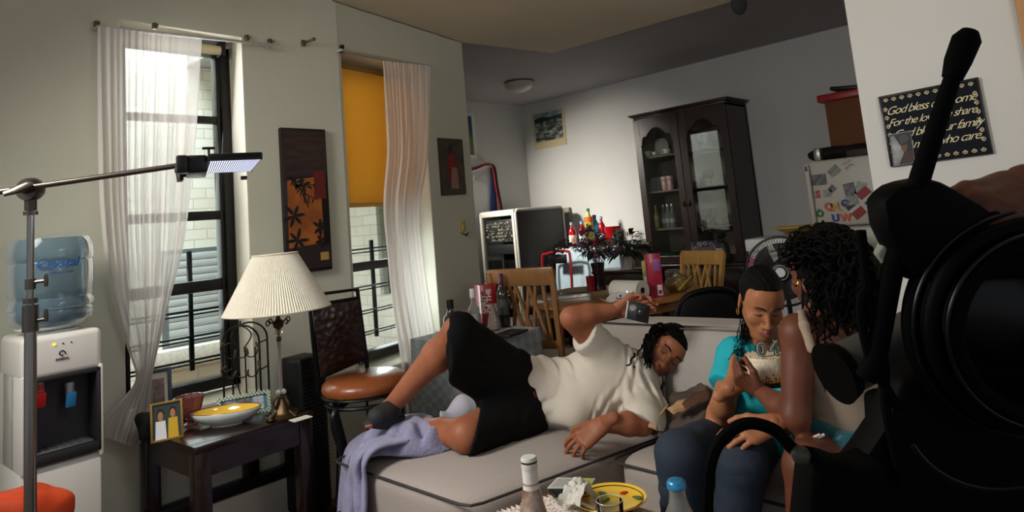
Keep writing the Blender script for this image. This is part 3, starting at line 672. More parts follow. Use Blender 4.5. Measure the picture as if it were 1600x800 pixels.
bm = puff(None, (0, 0, 0), (0.03, 0.045, 0.055), e=3, n=8); crumple(bm, 0.012, 20, 2)
obj('cloth_pouch', bm, mat('black_cloth', '0c0b0c', 0.8), label='small black cloth pouch tucked beside the gold photo frame on the side table', cat='pouch').location = onT(228, 686)+Z_*0.05
bb = onT(383, 650)
rt_ = photo_frame('photo_frame', 'long teal checkerboard picture frame holding three small photos, behind the yellow dish', bb, 0.215, 0.09, (EYE-bb)+Vector((0.35, 0, 0)), 0.2, mat('teal_flat', '5b7f86', 0.5), 0.014, mount=mat('teal_mount', '4c7078', 0.6),
            paint=[([(a0_, 0.06), (a0_+0.25, 0.06), (a0_+0.25, 0.94), (a0_, 0.94)], photo('ph_t%d' % k, c1_, c2_, 50), 0.0008) for k, (a0_, c1_, c2_) in enumerate(((0.07, '6f4a3a', '9aa7b0'), (0.375, '3a3234', '8c7468'), (0.68, '5d6a78', 'c8ccd0')))])
ck = NB(); nx_, w_, h_, bw_ = 28, 0.215, 0.09, 0.014
Lm = Matrix.Rotation(-0.2, 4, 'X')
for i in range(30):
    for j in range(13):
        x, z = -w_/2+(i+0.5)*w_/30, (j+0.5)*h_/13
        if (abs(x) > w_/2-bw_ or z < bw_ or z > h_-bw_) and (i+j) % 2 == 0: box(ck, (x, -0.0004, z), (w_/30*0.9, 0.0008, h_/13*0.9))
_xf(ck.verts, Lm); obj('checker_inlay', ck, mat('checker_cream', 'cfd0a8', 0.5), rt_)
# ---- pink pressed glass bowl
gp = mat('pink_glass', 'b0706c', 0.08, trans=0.75, ior=1.4, coat=0.5)
g = onT(297, 664)
t = thing('glass_bowl', 'scalloped pink pressed glass bowl behind the yellow dish on the side table', 'bowl', g)
prof = [(0.028, 0), (0.03, 0.004), (0.012, 0.012), (0.014, 0.022), (0.032, 0.035), (0.046, 0.07), (0.053, 0.105), (0.058, 0.118), (0.054, 0.117), (0.048, 0.1), (0.04, 0.066), (0.026, 0.04), (0, 0.032)]
bm = lathe(None, [(0, 0)]+prof, n=48, wave=12, wamp=0.05); obj('bowl', bm, gp, t)
# ---- yellow painted dish
p = onT(354, 663); 
t = thing('serving_dish', 'large oval yellow ceramic dish painted with red flowers and green leaves on the side table', 'dish', (p.x, p.y, TZ), math.atan2(RT.y, RT.x)+0.1)
sa, sb = 1.0, 0.62; Rr = 0.142
prof = [(0, 0), (0.45, 0), (0.47, 0.006), (0.7, 0.018), (0.93, 0.04), (1.0, 0.055), (0.99, 0.061), (0.955, 0.058)]
cer = mat('white_glaze', 'cfd2cc', 0.12, coat=0.6)
bm = lathe(None, [(r*Rr, z) for r, z in prof], n=56, sx=sa, sy=sb); dish = obj('dish_body', bm, cer, t)
pin = [(0.955, 0.058), (0.9, 0.042), (0.6, 0.018), (0.0, 0.012)]
bm = lathe(None, [(r*Rr, z) for r, z in pin], n=56, sx=sa, sy=sb); obj('yellow_glaze', bm, mat('yellow_glaze', 'd9b23c', 0.12, coat=0.7, noise=0.08, nscale=12), t)
bm = tube(None, circ((0, 0, 0.0605), 0.965*Rr*sa, 56, ry=0.965*Rr*sb), 0.0018, 6, closed=True); tube(bm, circ((0, 0, 0.0205), 0.6*Rr*sa, 56, ry=0.6*Rr*sb), 0.0008, 5, closed=True); obj('brown_rim', bm, mat('brown_glaze', '4a2518', 0.2), t)
def dz_(x, y):
    r = math.hypot(x/sa, y/sb)/Rr
    for (r0, z0), (r1, z1) in zip(pin[::-1], pin[::-1][1:]):
        if r <= r1: return z0+(z1-z0)*(r-r0)/(r1-r0)+0.0012
    return 0.06
lf, fl, st_ = NB(), NB(), NB()
for x, y, a, s in ((-0.09, -0.01, 0.3, 1), (-0.02, 0.045, -0.2, 1.1), (0.045, -0.02, 0.2, 1), (0.07, 0.04, 2.6, 0.9), (-0.03, -0.05, 0.0, 1)):
    pts = [(x+0.024*s*math.cos(b)*math.cos(a)-0.009*s*math.sin(b)*math.sin(a), y+0.024*s*math.cos(b)*math.sin(a)+0.009*s*math.sin(b)*math.cos(a)) for b in [k*PI/6 for k in range(12)]]
    v = [lf.verts.new((q[0], q[1], dz_(*q))) for q in pts]; cv = lf.verts.new((x, y, dz_(x, y)))
    for i in range(12): lf.faces.new((v[i], v[(i+1) % 12], cv))
for x, y in ((-0.055, 0.01), (0.025, 0.045), (0.095, -0.01)):
    pts = [(x+0.011*math.cos(k*PI/6), y+0.009*math.sin(k*PI/6)) for k in range(12)]
    v = [fl.verts.new((q[0], q[1], dz_(*q)+0.0004)) for q in pts]; cv = fl.verts.new((x, y, dz_(x, y)+0.0004))
    for i in range(12): fl.faces.new((v[i], v[(i+1) % 12], cv))
tube(st_, [Vector((x, 0.02*math.sin(x*60), dz_(x, 0.02*math.sin(x*60)))) for x in [-0.1+i*0.01 for i in range(21)]], 0.0012, 5)
obj('painted_leaf', lf, mat('leaf_glaze', '4d6a33', 0.2), t, smooth=0); obj('painted_flower', fl, mat('red_glaze', 'b3261c', 0.2), t, smooth=0); obj('painted_vine', st_, mat('vine_glaze', '8a7a2c', 0.2), t)
# ---- lamp
lb = onT(441, 652); dl = depth(lb)
t = thing('table_lamp', 'table lamp with pleated cream shade, crystal stem and ornate bronze foot on the side table', 'lamp', lb)
zz = lambda y: D(440, y, dl).z-TZ
br_ = mat('antique_bronze', '4b3a25', 0.4, metal=0.8, noise=0.3, nscale=60)
cr_ = mat('lamp_crystal', 'cfc8bd', 0.06, trans=0.8, ior=1.45, coat=0.5)
bm = lathe(None, [(0, 0), (0.062, 0), (0.064, 0.008), (0.05, 0.016), (0.042, 0.022), (0.034, 0.04), (0.02, 0.062), (0.016, 0.078), (0.024, 0.083), (0, 0.084)], n=40, wave=4, wamp=0.09)
for k in range(4):
    a = k*PI/2+0.4; c_, s_ = math.cos(a), math.sin(a)
    tube(bm, spline([(c_*r, s_*r, z) for r, z in ((0.02, 0.078), (0.038, 0.055), (0.03, 0.035), (0.05, 0.02), (0.066, 0.012), (0.07, 0.004))], 4), [0.006]*21, 8)
    ell(bm, (c_*0.068, s_*0.068, 0.008), (0.012, 0.012, 0.008))
obj('foot', bm, br_, t)
z1_, z2_, z3_ = zz(613), zz(520), zz(495)
bm = ell(None, (0, 0, z1_), (0.022, 0.022, 0.013), n=20); obj('crystal_ball', bm, cr_, t)
bm = cyl(None, (0, 0, z1_+0.012), (0, 0, z2_-0.035), 0.0085, n=8); obj('crystal_column', bm, cr_, t)
bm = lathe(None, [(0, z2_-0.04), (0.009, z2_-0.04), (0.01, z2_-0.03), (0.009, z2_-0.02), (0, z2_-0.02)]); cyl(bm, (0, 0, 0.08), (0, 0, zz(470)+0.12), 0.0035, n=8)
lathe(bm, [(0.008, z2_+0.01), (0.02, z2_+0.02), (0.023, z2_+0.035), (0.012, z2_+0.045), (0.009, z2_+0.06), (0.012, z2_+0.08), (0.016, z2_+0.1), (0, z2_+0.1)])
for k in range(4):
    a = k*PI/2+0.2; c_, s_ = math.cos(a), math.sin(a)
    tube(bm, spline([(c_*r, s_*r, z2_+z) for r, z in ((0.01, 0.05), (0.03, 0.04), (0.05, 0.055), (0.062, 0.045), (0.055, 0.033), (0.045, 0.038))], 4), 0.0028, 6)
obj('stem', bm, br_, t)
bm = ell(None, (0, 0, z2_), (0.019, 0.019, 0.012), n=16); obj('crystal_ring', bm, cr_, t)
sr0 = 0.5*(D(518, 478, dl)-D(356, 494, dl)).length; sr1 = sr0*0.42; zs0, zs1 = zz(486), zz(397)
bm = NB(); nP = 240; rings = []
for k, (f, amp_) in enumerate(((0, 0.012), (0.1, 0.012), (0.5, 0.011), (0.9, 0.012), (1, 0.012))):
    rad = sr0+(sr1-sr0)*f; rings.append([bm.verts.new(((rad*(1+amp_*(1 if j % 2 else -1)))*math.cos(2*PI*j/nP), (rad*(1+amp_*(1 if j % 2 else -1)))*math.sin(2*PI*j/nP), zs0+(zs1-zs0)*f)) for j in range(nP)])
for a, b in zip(rings, rings[1:]):
    for j in range(nP): bm.faces.new((a[j], a[(j+1) % nP], b[(j+1) % nP], b[j]))
obj('lamp_shade', bm, mat('pleated_silk', 'cfc9b8', 0.75, noise=0.05, nscale=60), t, smooth=20)
bm = tube(None, circ((0, 0, zs0), sr0*1.01, 60), 0.003, 6, closed=True); tube(bm, circ((0, 0, zs1), sr1*1.01, 40), 0.004, 6, closed=True); obj('shade_trim', bm, mat('shade_trim', 'c4bca6', 0.8), t)
# ---- wrought-iron wine rack
rb = PY(386, 614, WY-0.09); dr = depth(rb)
t = thing('wine_rack', 'black wrought iron wine rack with arched top and curled leaves behind the lamp', 'wine rack', (rb.x, rb.y, TZ), math.atan2(RT.y, RT.x))
wz = lambda y: D(388, y, dr).z-TZ; hw = 0.5*57/FOC*dr
irn = mat('wrought_iron', '181413', 0.5, metal=0.6)
bm = NB(); za_ = wz(512)
for dy in (-0.05, 0.05):
    arch = [Vector((-hw, dy, 0)), Vector((-hw, dy, za_-0.06))]+[Vector((hw*math.cos(a), dy, za_-0.06+0.075*math.sin(a))) for a in [PI-k*PI/12 for k in range(13)]]+[Vector((hw, dy, za_-0.06)), Vector((hw, dy, 0))]
    tube(bm, arch, 0.0045, 6)
for x in (-0.022, 0.025): tube(bm, [(x, 0.05, 0), (x, 0.05, za_-0.1)], 0.0035, 6)
for x in (-hw, hw):
    for z in (0.01, 0.16, 0.28): tube(bm, [(x, -0.05, z), (x, 0.05, z)], 0.0035, 6)
obj('arch_frame', bm, irn, t)
for z in (wz(575), wz(545)):
    for x in (-0.045, 0.0, 0.045):
        bm = tube(None, [Vector((x+0.03*math.cos(a), -0.05, z+0.034*math.sin(a))) for a in [PI+k*PI/10 for k in range(11)]], 0.003, 6); obj('bottle_cradle', bm, irn, t)
bm = tube(None, spline([(0.0, -0.05, 0.02), (-0.03, -0.055, za_-0.18), (-0.012, -0.05, za_-0.09), (-0.05, -0.05, za_-0.03), (0, -0.05, za_+0.012), (0.05, -0.05, za_-0.03), (0.012, -0.05, za_-0.09)], 6), 0.003, 6); tube(bm, [(0, -0.05, za_+0.01), (0, -0.05, za_+0.035)], 0.004, 6); obj('scroll', bm, irn, t)
lfm = mat('bronze_leaf', '4a3b2c', 0.5, metal=0.5)
for x, z, a in ((-hw, za_-0.07, 0.4), (hw-0.005, za_-0.08, -0.5), (-hw+0.005, za_-0.17, 0.9), (hw, za_-0.16, -0.2), (-0.025, za_-0.11, 0.2), (0.03, za_-0.1, -0.3), (-0.03, za_-0.2, 0.5), (0.028, za_-0.2, -0.5)):
    bm = ell(None, (x, -0.058, z), (0.007, 0.003, 0.02), rot=(0, a, 0), n=8); obj('metal_leaf', bm, lfm, t)
# ---- black tower fan behind stool
a, b = PY(449, 560, WY-0.12), PY(495, 560, WY-0.12); tzt = PY(470, 556, WY-0.12).z
t = thing('tower_heater', 'black ribbed tower heater standing on the floor between side table and bar stool', 'heater', ((a.x+b.x)/2, WY-0.12, 0), 0.15)
hw = (b.x-a.x)/2
bm = bx(None, -hw, hw, -0.08, 0.08, 0.04, tzt, 0.02, seg=3); bx(bm, -hw-0.02, hw+0.02, -0.1, 0.1, 0, 0.035, 0.01); obj('body', bm, blackp, t)
bm = NB()
for i in range(34): bx(bm, -hw+0.012, hw-0.012, -0.088, -0.078, 0.1+i*(tzt-0.15)/34, 0.1+i*(tzt-0.15)/34+0.007, 0.002)
obj('grille', bm, mat('grille_black', '141415', 0.5), t)
# ---- bar stool
sp = D(571, 588, 3.0); 
SZ = sp.z; srad = 0.5*135/FOC*3.0
t = thing('bar_stool', 'black metal bar stool with a round tan leather seat and embossed brown back panel', 'stool', (sp.x, sp.y, 0), 0)
lea = mat('tan_leather', '7d4320', 0.32, noise=0.12, nscale=9, bump=0.15, bscale=60, coat=0.15)
bm = lathe(None, [(0, SZ+0.018), (srad*0.5, SZ+0.016), (srad*0.85, SZ+0.006), (srad*0.98, SZ-0.016), (srad, SZ-0.035), (srad*0.96, SZ-0.052), (srad*0.8, SZ-0.058), (0, SZ-0.058)], n=48); obj('seat', bm, lea, t)
bm = tube(None, circ((0, 0, SZ-0.06), srad*0.98, 48), 0.006, 8, closed=True); tube(bm, circ((0, 0, SZ-0.095), srad*0.9, 48), 0.009, 8, closed=True); lathe(bm, [(0, SZ-0.058), (srad*0.55, SZ-0.058), (srad*0.55, SZ-0.085), (0, SZ-0.085)], n=24)
obj('seat_frame', bm, iron, t)
vd = Vector((EYE.x-sp.x, EYE.y-sp.y, 0)).normalized(); a00 = math.atan2(vd.y, vd.x)
for k in range(4):
    a = a00+PI/4+k*PI/2; c_, s_ = math.cos(a), math.sin(a)
    bm = tube(None, spline([(c_*r, s_*r, z) for r, z in ((srad*0.5, SZ-0.075), (srad*0.95, SZ-0.1), (srad*1.03, SZ-0.16), (srad*0.78, SZ-0.33), (srad*0.8, SZ-0.48), (srad*1.05, 0.04), (srad*1.18, 0.0))], 5), 0.0125, 8); obj('leg', bm, iron, t)
bm = tube(None, circ((0, 0, SZ-0.5), srad*0.78, 40), 0.009, 8, closed=True); obj('foot_ring', bm, iron, t)
for k in range(4):
    a = a00+k*PI/2; c_, s_ = math.cos(a), math.sin(a)
    bm = tube(None, spline([(c_*srad*0.9, s_*srad*0.9, SZ-0.1), (c_*srad*0.7, s_*srad*0.7, SZ-0.2), (c_*srad*0.72, s_*srad*0.72, SZ-0.35), (c_*srad*0.78, s_*srad*0.78, SZ-0.5)], 5), 0.006, 6); obj('brace', bm, iron, t)
# back: panel behind the seat on its left side
S0 = Vector((sp.x, sp.y, 0))
bl, brt = D(497, 600, 3.02), D(573, 566, 3.16); tl, tr = D(482, 462, 3.02), D(558, 452, 3.18)
u_ = (brt-bl); 
bm = tube(None, [bl-S0-Z_*0.04, bl-S0, (bl.lerp(tl, 0.5))-S0-u_.cross(Z_).normalized()*0.0, tl-S0, tr-S0, brt-S0, brt-S0-Z_*0.03], 0.011, 8); 
m1, m2 = bl.lerp(tl, 0.88), brt.lerp(tr, 0.88); tube(bm, [m1-S0, m2-S0], 0.009, 8); m3, m4 = bl.lerp(tl, 0.06), brt.lerp(tr, 0.06); tube(bm, [m3-S0, m4-S0], 0.009, 8)
obj('back_frame', bm, iron, t)
emb = mat('embossed_leather', '2a1512', 0.3, coat=0.2)
nt = emb.node_tree; vo = nt.nodes.new('ShaderNodeTexVoronoi'); vo.inputs['Scale'].default_value = 34; bp = nt.nodes.new('ShaderNodeBump'); bp.inputs['Strength'].default_value = 1.0; bp.inputs['Distance'].default_value = 0.006
tcn = nt.nodes.new('ShaderNodeTexCoord'); nt.links.new(tcn.outputs['Object'], vo.inputs['Vector']); nt.links.new(vo.outputs['Distance'], bp.inputs['Height']); nt.links.new(bp.outputs[0], nt.nodes['Principled BSDF'].inputs['Normal'])
nrm = (m4-m3).cross(m1-m3).normalized()
if nrm.dot(EYE-m3) < 0: nrm = -nrm
def pf(u, v):
    a = m3.lerp(m4, 0.04+0.92*u); b = m1.lerp(m2, 0.04+0.92*u); q = a.lerp(b, 0.03+0.94*v)
    return q-S0 + nrm*(0.02*math.sin(PI*u)*math.sin(PI*v)**0.5+0.004)
bm = sheet(None, pf, 14, 20, 0.012); obj('back_panel', bm, emb, t)
# ---- terracotta plant bowl on the bay sill
sx_, sz_ = PK(668, 520, 0.03)
p = kp(W2[1]-0.10, W2[2]+0.003, 0.03)
t = thing('plant_pot', 'weathered clay flower pot with a black liner on the bay window sill', 'plant pot', p)
bm = lathe(None, [(0, 0), (0.045, 0), (0.052, 0.01), (0.072, 0.075), (0.082, 0.08), (0.082, 0.096), (0.07, 0.098), (0.06, 0.06), (0, 0.055)], n=28); obj('pot', bm, mat('weathered_clay', '6b5a49', 0.85, noise=0.25, nscale=25), t)
bm = lathe(None, [(0, 0.06), (0.03, 0.06), (0.042, 0.13), (0.038, 0.13), (0.025, 0.1), (0, 0.1)], n=18); obj('liner_pot', bm, blackp, t)
# ================================================================ WALL PICTURES
def wall_panel(name, label, cat, TL, TR, BR, BL, th, frame_m, n):
    """rectangle from three corners; returns root, and a function (u, v in 0..1 from bottom left) -> local point on its face"""
    o = BL.lerp(BR, 0.5); u = ((TR-TL)+(BR-BL))/2; v = ((TL-BL)+(TR-BR))/2
    root = thing(name, label, cat, BL)
    U_, V_ = u.normalized(), v.normalized(); N2 = Vector(n).normalized()
    def P(a, b, d=0.0): return u*a+v*b+N2*(th+d)
    bm = prism(None, [(0, 0), (u.length, 0), (u.length, v.length), (0, v.length)], (0, 0, 0), U_, V_, N2, th, bev=0.0015)
    return root, P, bm, u, v, N2
def patch(P, pts, d, bm=None, th=0.0008):
    bm = bm or NB(); N2 = (P(0, 0, 1)-P(0, 0, 0))
    a = [bm.verts.new(P(x, y, d)) for x, y in pts]; b = [bm.verts.new(P(x, y, d+th)) for x, y in pts]; k = len(pts)
    for i in range(k): bm.faces.new((a[i], a[(i+1) % k], b[(i+1) % k], b[i]))
    bm.faces.new(b); return bm
# bamboo panel between the windows
q = [PY(x, y, WY-0.001) for x, y in ((433, 202), (503, 202), (516, 428), (446, 421))]
z_t = (q[0].z+q[1].z)/2; z_b = (q[2].z+q[3].z)/2; xl = (q[0].x+q[3].x)/2; xr = (q[1].x+q[2].x)/2
TL, TR, BR, BL = Vector((xl, WY, z_t)), Vector((xr, WY, z_t)), Vector((xr, WY, z_b)), Vector((xl, WY, z_b))
root, P, bm, u, v, n = wall_panel('wall_art', 'tall dark wall panel with orange field and black bamboo leaves between the windows', 'wall art', TL, TR, BR, BL, 0.03, None, -Y_)
obj('panel', bm, mat('panel_dark', '140d0b', 0.5), root)
obj('brown_band', patch(P, [(0.04, 0.66), (0.98, 0.66), (0.98, 0.985), (0.04, 0.985)], 0.0003), mat('brown_art', '3a2620', 0.5, col2='1e1312', nscale=9, stretch=(1, 1, 5)), root)
obj('dark_band', patch(P, [(0.04, 0.02), (0.98, 0.02), (0.98, 0.18), (0.04, 0.18)], 0.0003), mat('brown_art2', '241615', 0.5), root)
obj('orange_field', patch(P, [(0.06, 0.17), (0.84, 0.19), (0.82, 0.66), (0.08, 0.63)], 0.0006), mat('orange_art', 'a8611c', 0.5, col2='6e2f12', nscale=9), root)
obj('red_field', patch(P, [(0.66, 0.5), (0.94, 0.5), (0.94, 0.7), (0.68, 0.7)], 0.0010), mat('red_art', '5d1613', 0.5), root)
bm = patch(P, [(0.74, 0.07), (0.93, 0.07), (0.93, 0.125), (0.74, 0.125)], 0.001); obj('gold_seal', bm, mat('gold_art', 'a68a45', 0.4), root)
bm = NB(); rr = random.Random(4)
def leafp(cx, cy, a, L, w, asp=u.length/v.length):
    pts = []
    for k in range(9):
        t = k/8; pts.append((t*L, w*math.sin(PI*t)**0.8))
    for k in range(7, 0, -1): pts.append((k/8*L, -w*math.sin(PI*k/8)**0.8))
    return [(cx+(x*math.cos(a)-y*math.sin(a)), cy+(x*math.sin(a)+y*math.cos(a))*asp) for x, y in pts]
for cx, cy, n_, L in ((0.2, 0.39, 6, 0.27), (0.24, 0.22, 6, 0.26), (0.76, 0.3, 6, 0.19), (0.78, 0.2, 5, 0.17), (0.42, 0.6, 4, 0.2), (0.28, 0.62, 3, 0.2)):
    a0 = rr.uniform(0, 1)
    for k in range(n_):
        a = a0 + k*2*PI/n_ + rr.uniform(-.2, .2); patch(P, leafp(cx, cy, a, L*rr.uniform(.8, 1.1), 0.035), 0.0016+0.0002*k, bm)
obj('bamboo_leaf', bm, mat('ink_black', '0b0a0a', 0.35), root)
bm = NB()
for pts in (((0.1, 0.66), (0.3, 0.6), (0.5, 0.53), (0.75, 0.49)), ((0.2, 0.64), (0.45, 0.6), (0.7, 0.6)), ((0.35, 0.58), (0.5, 0.46))):
    tube(bm, [P(a, b, 0.002) for a, b in pts], 0.0018, 5)
    for k in range(7):
        f = k/7*(len(pts)-1); i = int(f); x = pts[i][0]+(pts[i+1][0]-pts[i][0])*(f-i); y = pts[i][1]+(pts[i+1][1]-pts[i][1])*(f-i)
        patch(P, leafp(x, y, rr.uniform(-2.2, -0.6), 0.13, 0.014), 0.002, bm)
obj('bamboo_twig', bm, MATS['ink_black'], root)
# picture of a red-robed seated figure on the pier (generic)
q = [PK(x, y) for x, y in ((682, 217), (720, 218), (726, 305), (689, 306))]
ql = [kp(s, z, 0) for s, z in ((q[0][0], q[0][1]), (q[1][0], q[1][1]), (q[2][0], q[2][1]), (q[3][0], q[3][1]))]
root, P, bm, u, v, n = wall_panel('wall_picture', 'small dark picture of a red robed figure on the pier', 'picture', *ql, 0.012, None, -KN)
obj('board', bm, mat('pic_edge', '2a1a16', 0.4), root)
obj('background', patch(P, RECT, 0.0002), mat('pic_forest', '2d2a24', 0.5, col2='54483a', nscale=16), root)
obj('robe', patch(P, [(0.25, 0.2), (0.75, 0.15), (0.72, 0.5), (0.6, 0.72), (0.4, 0.76), (0.3, 0.6)], 0.001), mat('pic_robe', '8a2c28', 0.4, col2='4e1b18', nscale=30), root)
obj('tunic', patch(P, [(0.38, 0.12), (0.7, 0.1), (0.68, 0.45), (0.45, 0.5)], 0.0018), mat('pic_tunic', '8d6f5e', 0.4), root)
obj('head', patch(P, blob(0.47, 0.82, 0.1, 0.07), 0.0018), mat('pic_head', '3a211a', 0.5), root)
# little yellow bird ornament with a sprig
s_, z_ = PK(722, 355)
root = thing('bird_ornament', 'little yellow bird wall ornament perched on a twig below the small picture', 'ornament', kp(s_, z_))
bm = NB(); O = KU; 
ell(bm, -KN*0.012+Z_*0.0, (0.02, 0.012, 0.032)); ell(bm, -KN*0.012+Z_*0.036+O*0.004, (0.014, 0.01, 0.015)); tube(bm, [-KN*0.01-O*0.012-Z_*0.02, -KN*0.01-O*0.02-Z_*0.05], [0.009, 0.003], 8)
obj('body', bm, mat('bird_yellow', 'a58d3c', 0.5), root)
bm = tube(None, spline([-KN*0.01-O*0.03-Z_*0.035, -KN*0.012-Z_*0.048, -KN*0.012+O*0.04-Z_*0.05, -KN*0.012+O*0.055-Z_*0.038], 5), 0.0035, 6); ell(bm, -KN*0.012+O*0.03-Z_*0.056, (0.014, 0.004, 0.006)); obj('twig', bm, mat('twig', '3a3325', 0.7), root)
# blue-green poster, hooks with jackets on the kitchen wall
q0, q1 = PY(728, 176, KY-0.002), PY(743, 248, KY-0.002)
root = thing('poster', 'blue and green landscape poster with curling white edges beside the pier', 'poster', (q0.x-0.55, KY, q1.z))
h_, w_ = q0.z-q1.z, (q1.x-q0.x)+0.56
bm = sheet(None, lambda a, b: Vector((w_*a+0.02*math.sin(b*PI)*(a > 0.9), -0.004-0.006*a**6*(1+math.sin(b*9)), h_*b)), 24, 20, 0.001); obj('sheet', bm, mat('poster_white', 'cfcfc6', 0.6), root)
bm = sheet(None, lambda a, b: Vector((0.04+(w_-0.08)*a, -0.02, 0.04+(h_-0.08)*b)), 6, 6, 0.001)
pm_ = bpy.data.materials.new('poster_scene'); pm_.use_nodes = True; nt = pm_.node_tree; g_ = nt.nodes.new('ShaderNodeTexCoord'); sx2 = nt.nodes.new('ShaderNodeSeparateXYZ'); mr = nt.nodes.new('ShaderNodeMapRange'); mr.inputs['From Max'].default_value = h_; nn = nt.nodes.new('ShaderNodeTexNoise'); nn.inputs['Scale'].default_value = 14
ad = nt.nodes.new('ShaderNodeMath'); ad.operation = 'MULTIPLY_ADD'; ad.inputs[1].default_value = 0.5; cr = nt.nodes.new('ShaderNodeValToRGB'); cr.color_ramp.elements[0].position = 0.3; cr.color_ramp.elements[0].color = lin('1f4a34'); cr.color_ramp.elements[1].position = 1.0; cr.color_ramp.elements[1].color = lin('173f66')
e_ = cr.color_ramp.elements.new(0.6); e_.color = lin('5b6b2f')
nt.links.new(g_.outputs['Object'], sx2.inputs[0]); nt.links.new(sx2.outputs[2], mr.inputs[0]); nt.links.new(g_.outputs['Object'], nn.inputs['Vector']); nt.links.new(nn.outputs[0], ad.inputs[0]); nt.links.new(mr.outputs[0], ad.inputs[2]); nt.links.new(ad.outputs[0], cr.inputs[0]); nt.links.new(cr.outputs[0], nt.nodes['Principled BSDF'].inputs[0])
obj('print', bm, pm_, root)
# strap and cloths hanging from a hook
def KYp(x, y, off=0.03): return PY(x, y, KY-off)
o_ = KYp(760, 258); root = thing('hanging_straps', 'dark red and black straps looping from the pier and hanging down by the kitchen wall', 'straps', o_)
bm = tube(None, [p-o_ for p in spline([KYp(700, 268), KYp(738, 265), KYp(760, 257), KYp(772, 261), KYp(777, 290), KYp(783, 322), KYp(786, 345)], 6)], 0.018, 8, flat=0.5); obj('black_strap', bm, mat('strap_black', '1a1517', 0.7), root)
bm = tube(None, [p-o_ for p in spline([KYp(700, 263, 0.05), KYp(738, 262, 0.05), KYp(758, 256, 0.05), KYp(769, 260, 0.05), KYp(774, 290, 0.05), KYp(780, 322, 0.05), KYp(783, 345, 0.05)], 6)], 0.009, 6); obj('red_strap', bm, mat('strap_red', '8f1e22', 0.6), root)
bm = prism(None, [((p-o_).x, (p-o_).z) for p in (KYp(768, 262), KYp(772, 261), KYp(779, 345), KYp(766, 345))], (0, 0, 0), X_, Z_, Y_, 0.012, bev=0.003); obj('blue_cloth', bm, mat('cloth_blue', '20305e', 0.8), root)
p = KYp(741, 276, 0.02); t = thing('wall_hook', 'small white hook with a dangling ring on the kitchen wall under the poster', 'hook', p)
bm = ell(None, (0, 0, 0), (0.018, 0.01, 0.03)); tube(bm, circ((0, -0.015, -0.03), 0.014, 14, X_, Z_), 0.004, 6, closed=True); obj('hook', bm, mat('hook_white', 'b5b2aa', 0.4), t)
# river poster on the back wall
q = [PX(x, y, KX-0.001) for x, y in ((831, 179), (881, 168), (885, 225), (836, 235))]
root, P, bm, u, v, n = wall_panel('poster', 'aged poster of a rocky river with cream margin on the back wall', 'poster', *q, 0.006, None, -X_)
obj('sheet', bm, mat('poster_cream', 'b5a984', 0.7), root)
sc = bpy.data.materials.new('river_scene'); sc.use_nodes = True; nt = sc.node_tree; tc = nt.nodes.new('ShaderNodeTexCoord'); n1 = nt.nodes.new('ShaderNodeTexNoise'); n1.inputs['Scale'].default_value = 9; n1.inputs['Detail'].default_value = 8; mp = nt.nodes.new('ShaderNodeMapping'); mp.inputs['Scale'].default_value = (1, 1, 2.5)
cr = nt.nodes.new('ShaderNodeValToRGB'); cr.color_ramp.elements[0].position = 0.45; cr.color_ramp.elements[0].color = lin('141a17'); cr.color_ramp.elements[1].position = 0.68; cr.color_ramp.elements[1].color = lin('9aa19a')
nt.links.new(tc.outputs['Object'], mp.inputs[0]); nt.links.new(mp.outputs[0], n1.inputs['Vector']); nt.links.new(n1.outputs[0], cr.inputs[0]); nt.links.new(cr.outputs[0], nt.nodes['Principled BSDF'].inputs[0])
obj('river', patch(P, [(0.07, 0.2), (0.93, 0.2), (0.93, 0.78), (0.07, 0.74)], 0.001), sc, root)
obj('sky', patch(P, [(0.07, 0.84), (0.93, 0.84), (0.93, 0.97), (0.07, 0.96)], 0.001), mat('poster_sky', '274a66', 0.5, col2='8fa3ac', nscale=9), root)
obj('far_bank', patch(P, [(0.07, 0.73), (0.93, 0.76), (0.93, 0.86), (0.55, 0.83), (0.3, 0.88), (0.07, 0.84)], 0.0016), mat('poster_bank', '12211c', 0.6), root)
# ceiling lamp
p = PZ(811, 128, HF); dlt = depth(p); rl = 0.5*48/FOC*dlt
t = thing('ceiling_light', 'round white flush ceiling light, switched off, on the kitchen ceiling', 'ceiling light', (p.x, p.y, HF))
bm = lathe(None, [(0, -0.015), (rl*1.0, -0.015), (rl*1.0, -0.004), (rl*0.8, 0), (0, 0)], n=36); obj('base', bm, mat('lamp_base', '5d564c', 0.4, metal=0.4), t)
bm = lathe(None, [(0, -0.115), (rl*0.35, -0.11), (rl*0.7, -0.085), (rl*0.93, -0.045), (rl*0.96, -0.015), (0, -0.015)], n=36); obj('glass_bowl', bm, mat('opal_glass', 'b9b6ae', 0.3, coat=0.3), t)
# kitchen window in the return wall (lights the kitchen, mirrored in the cabinet)

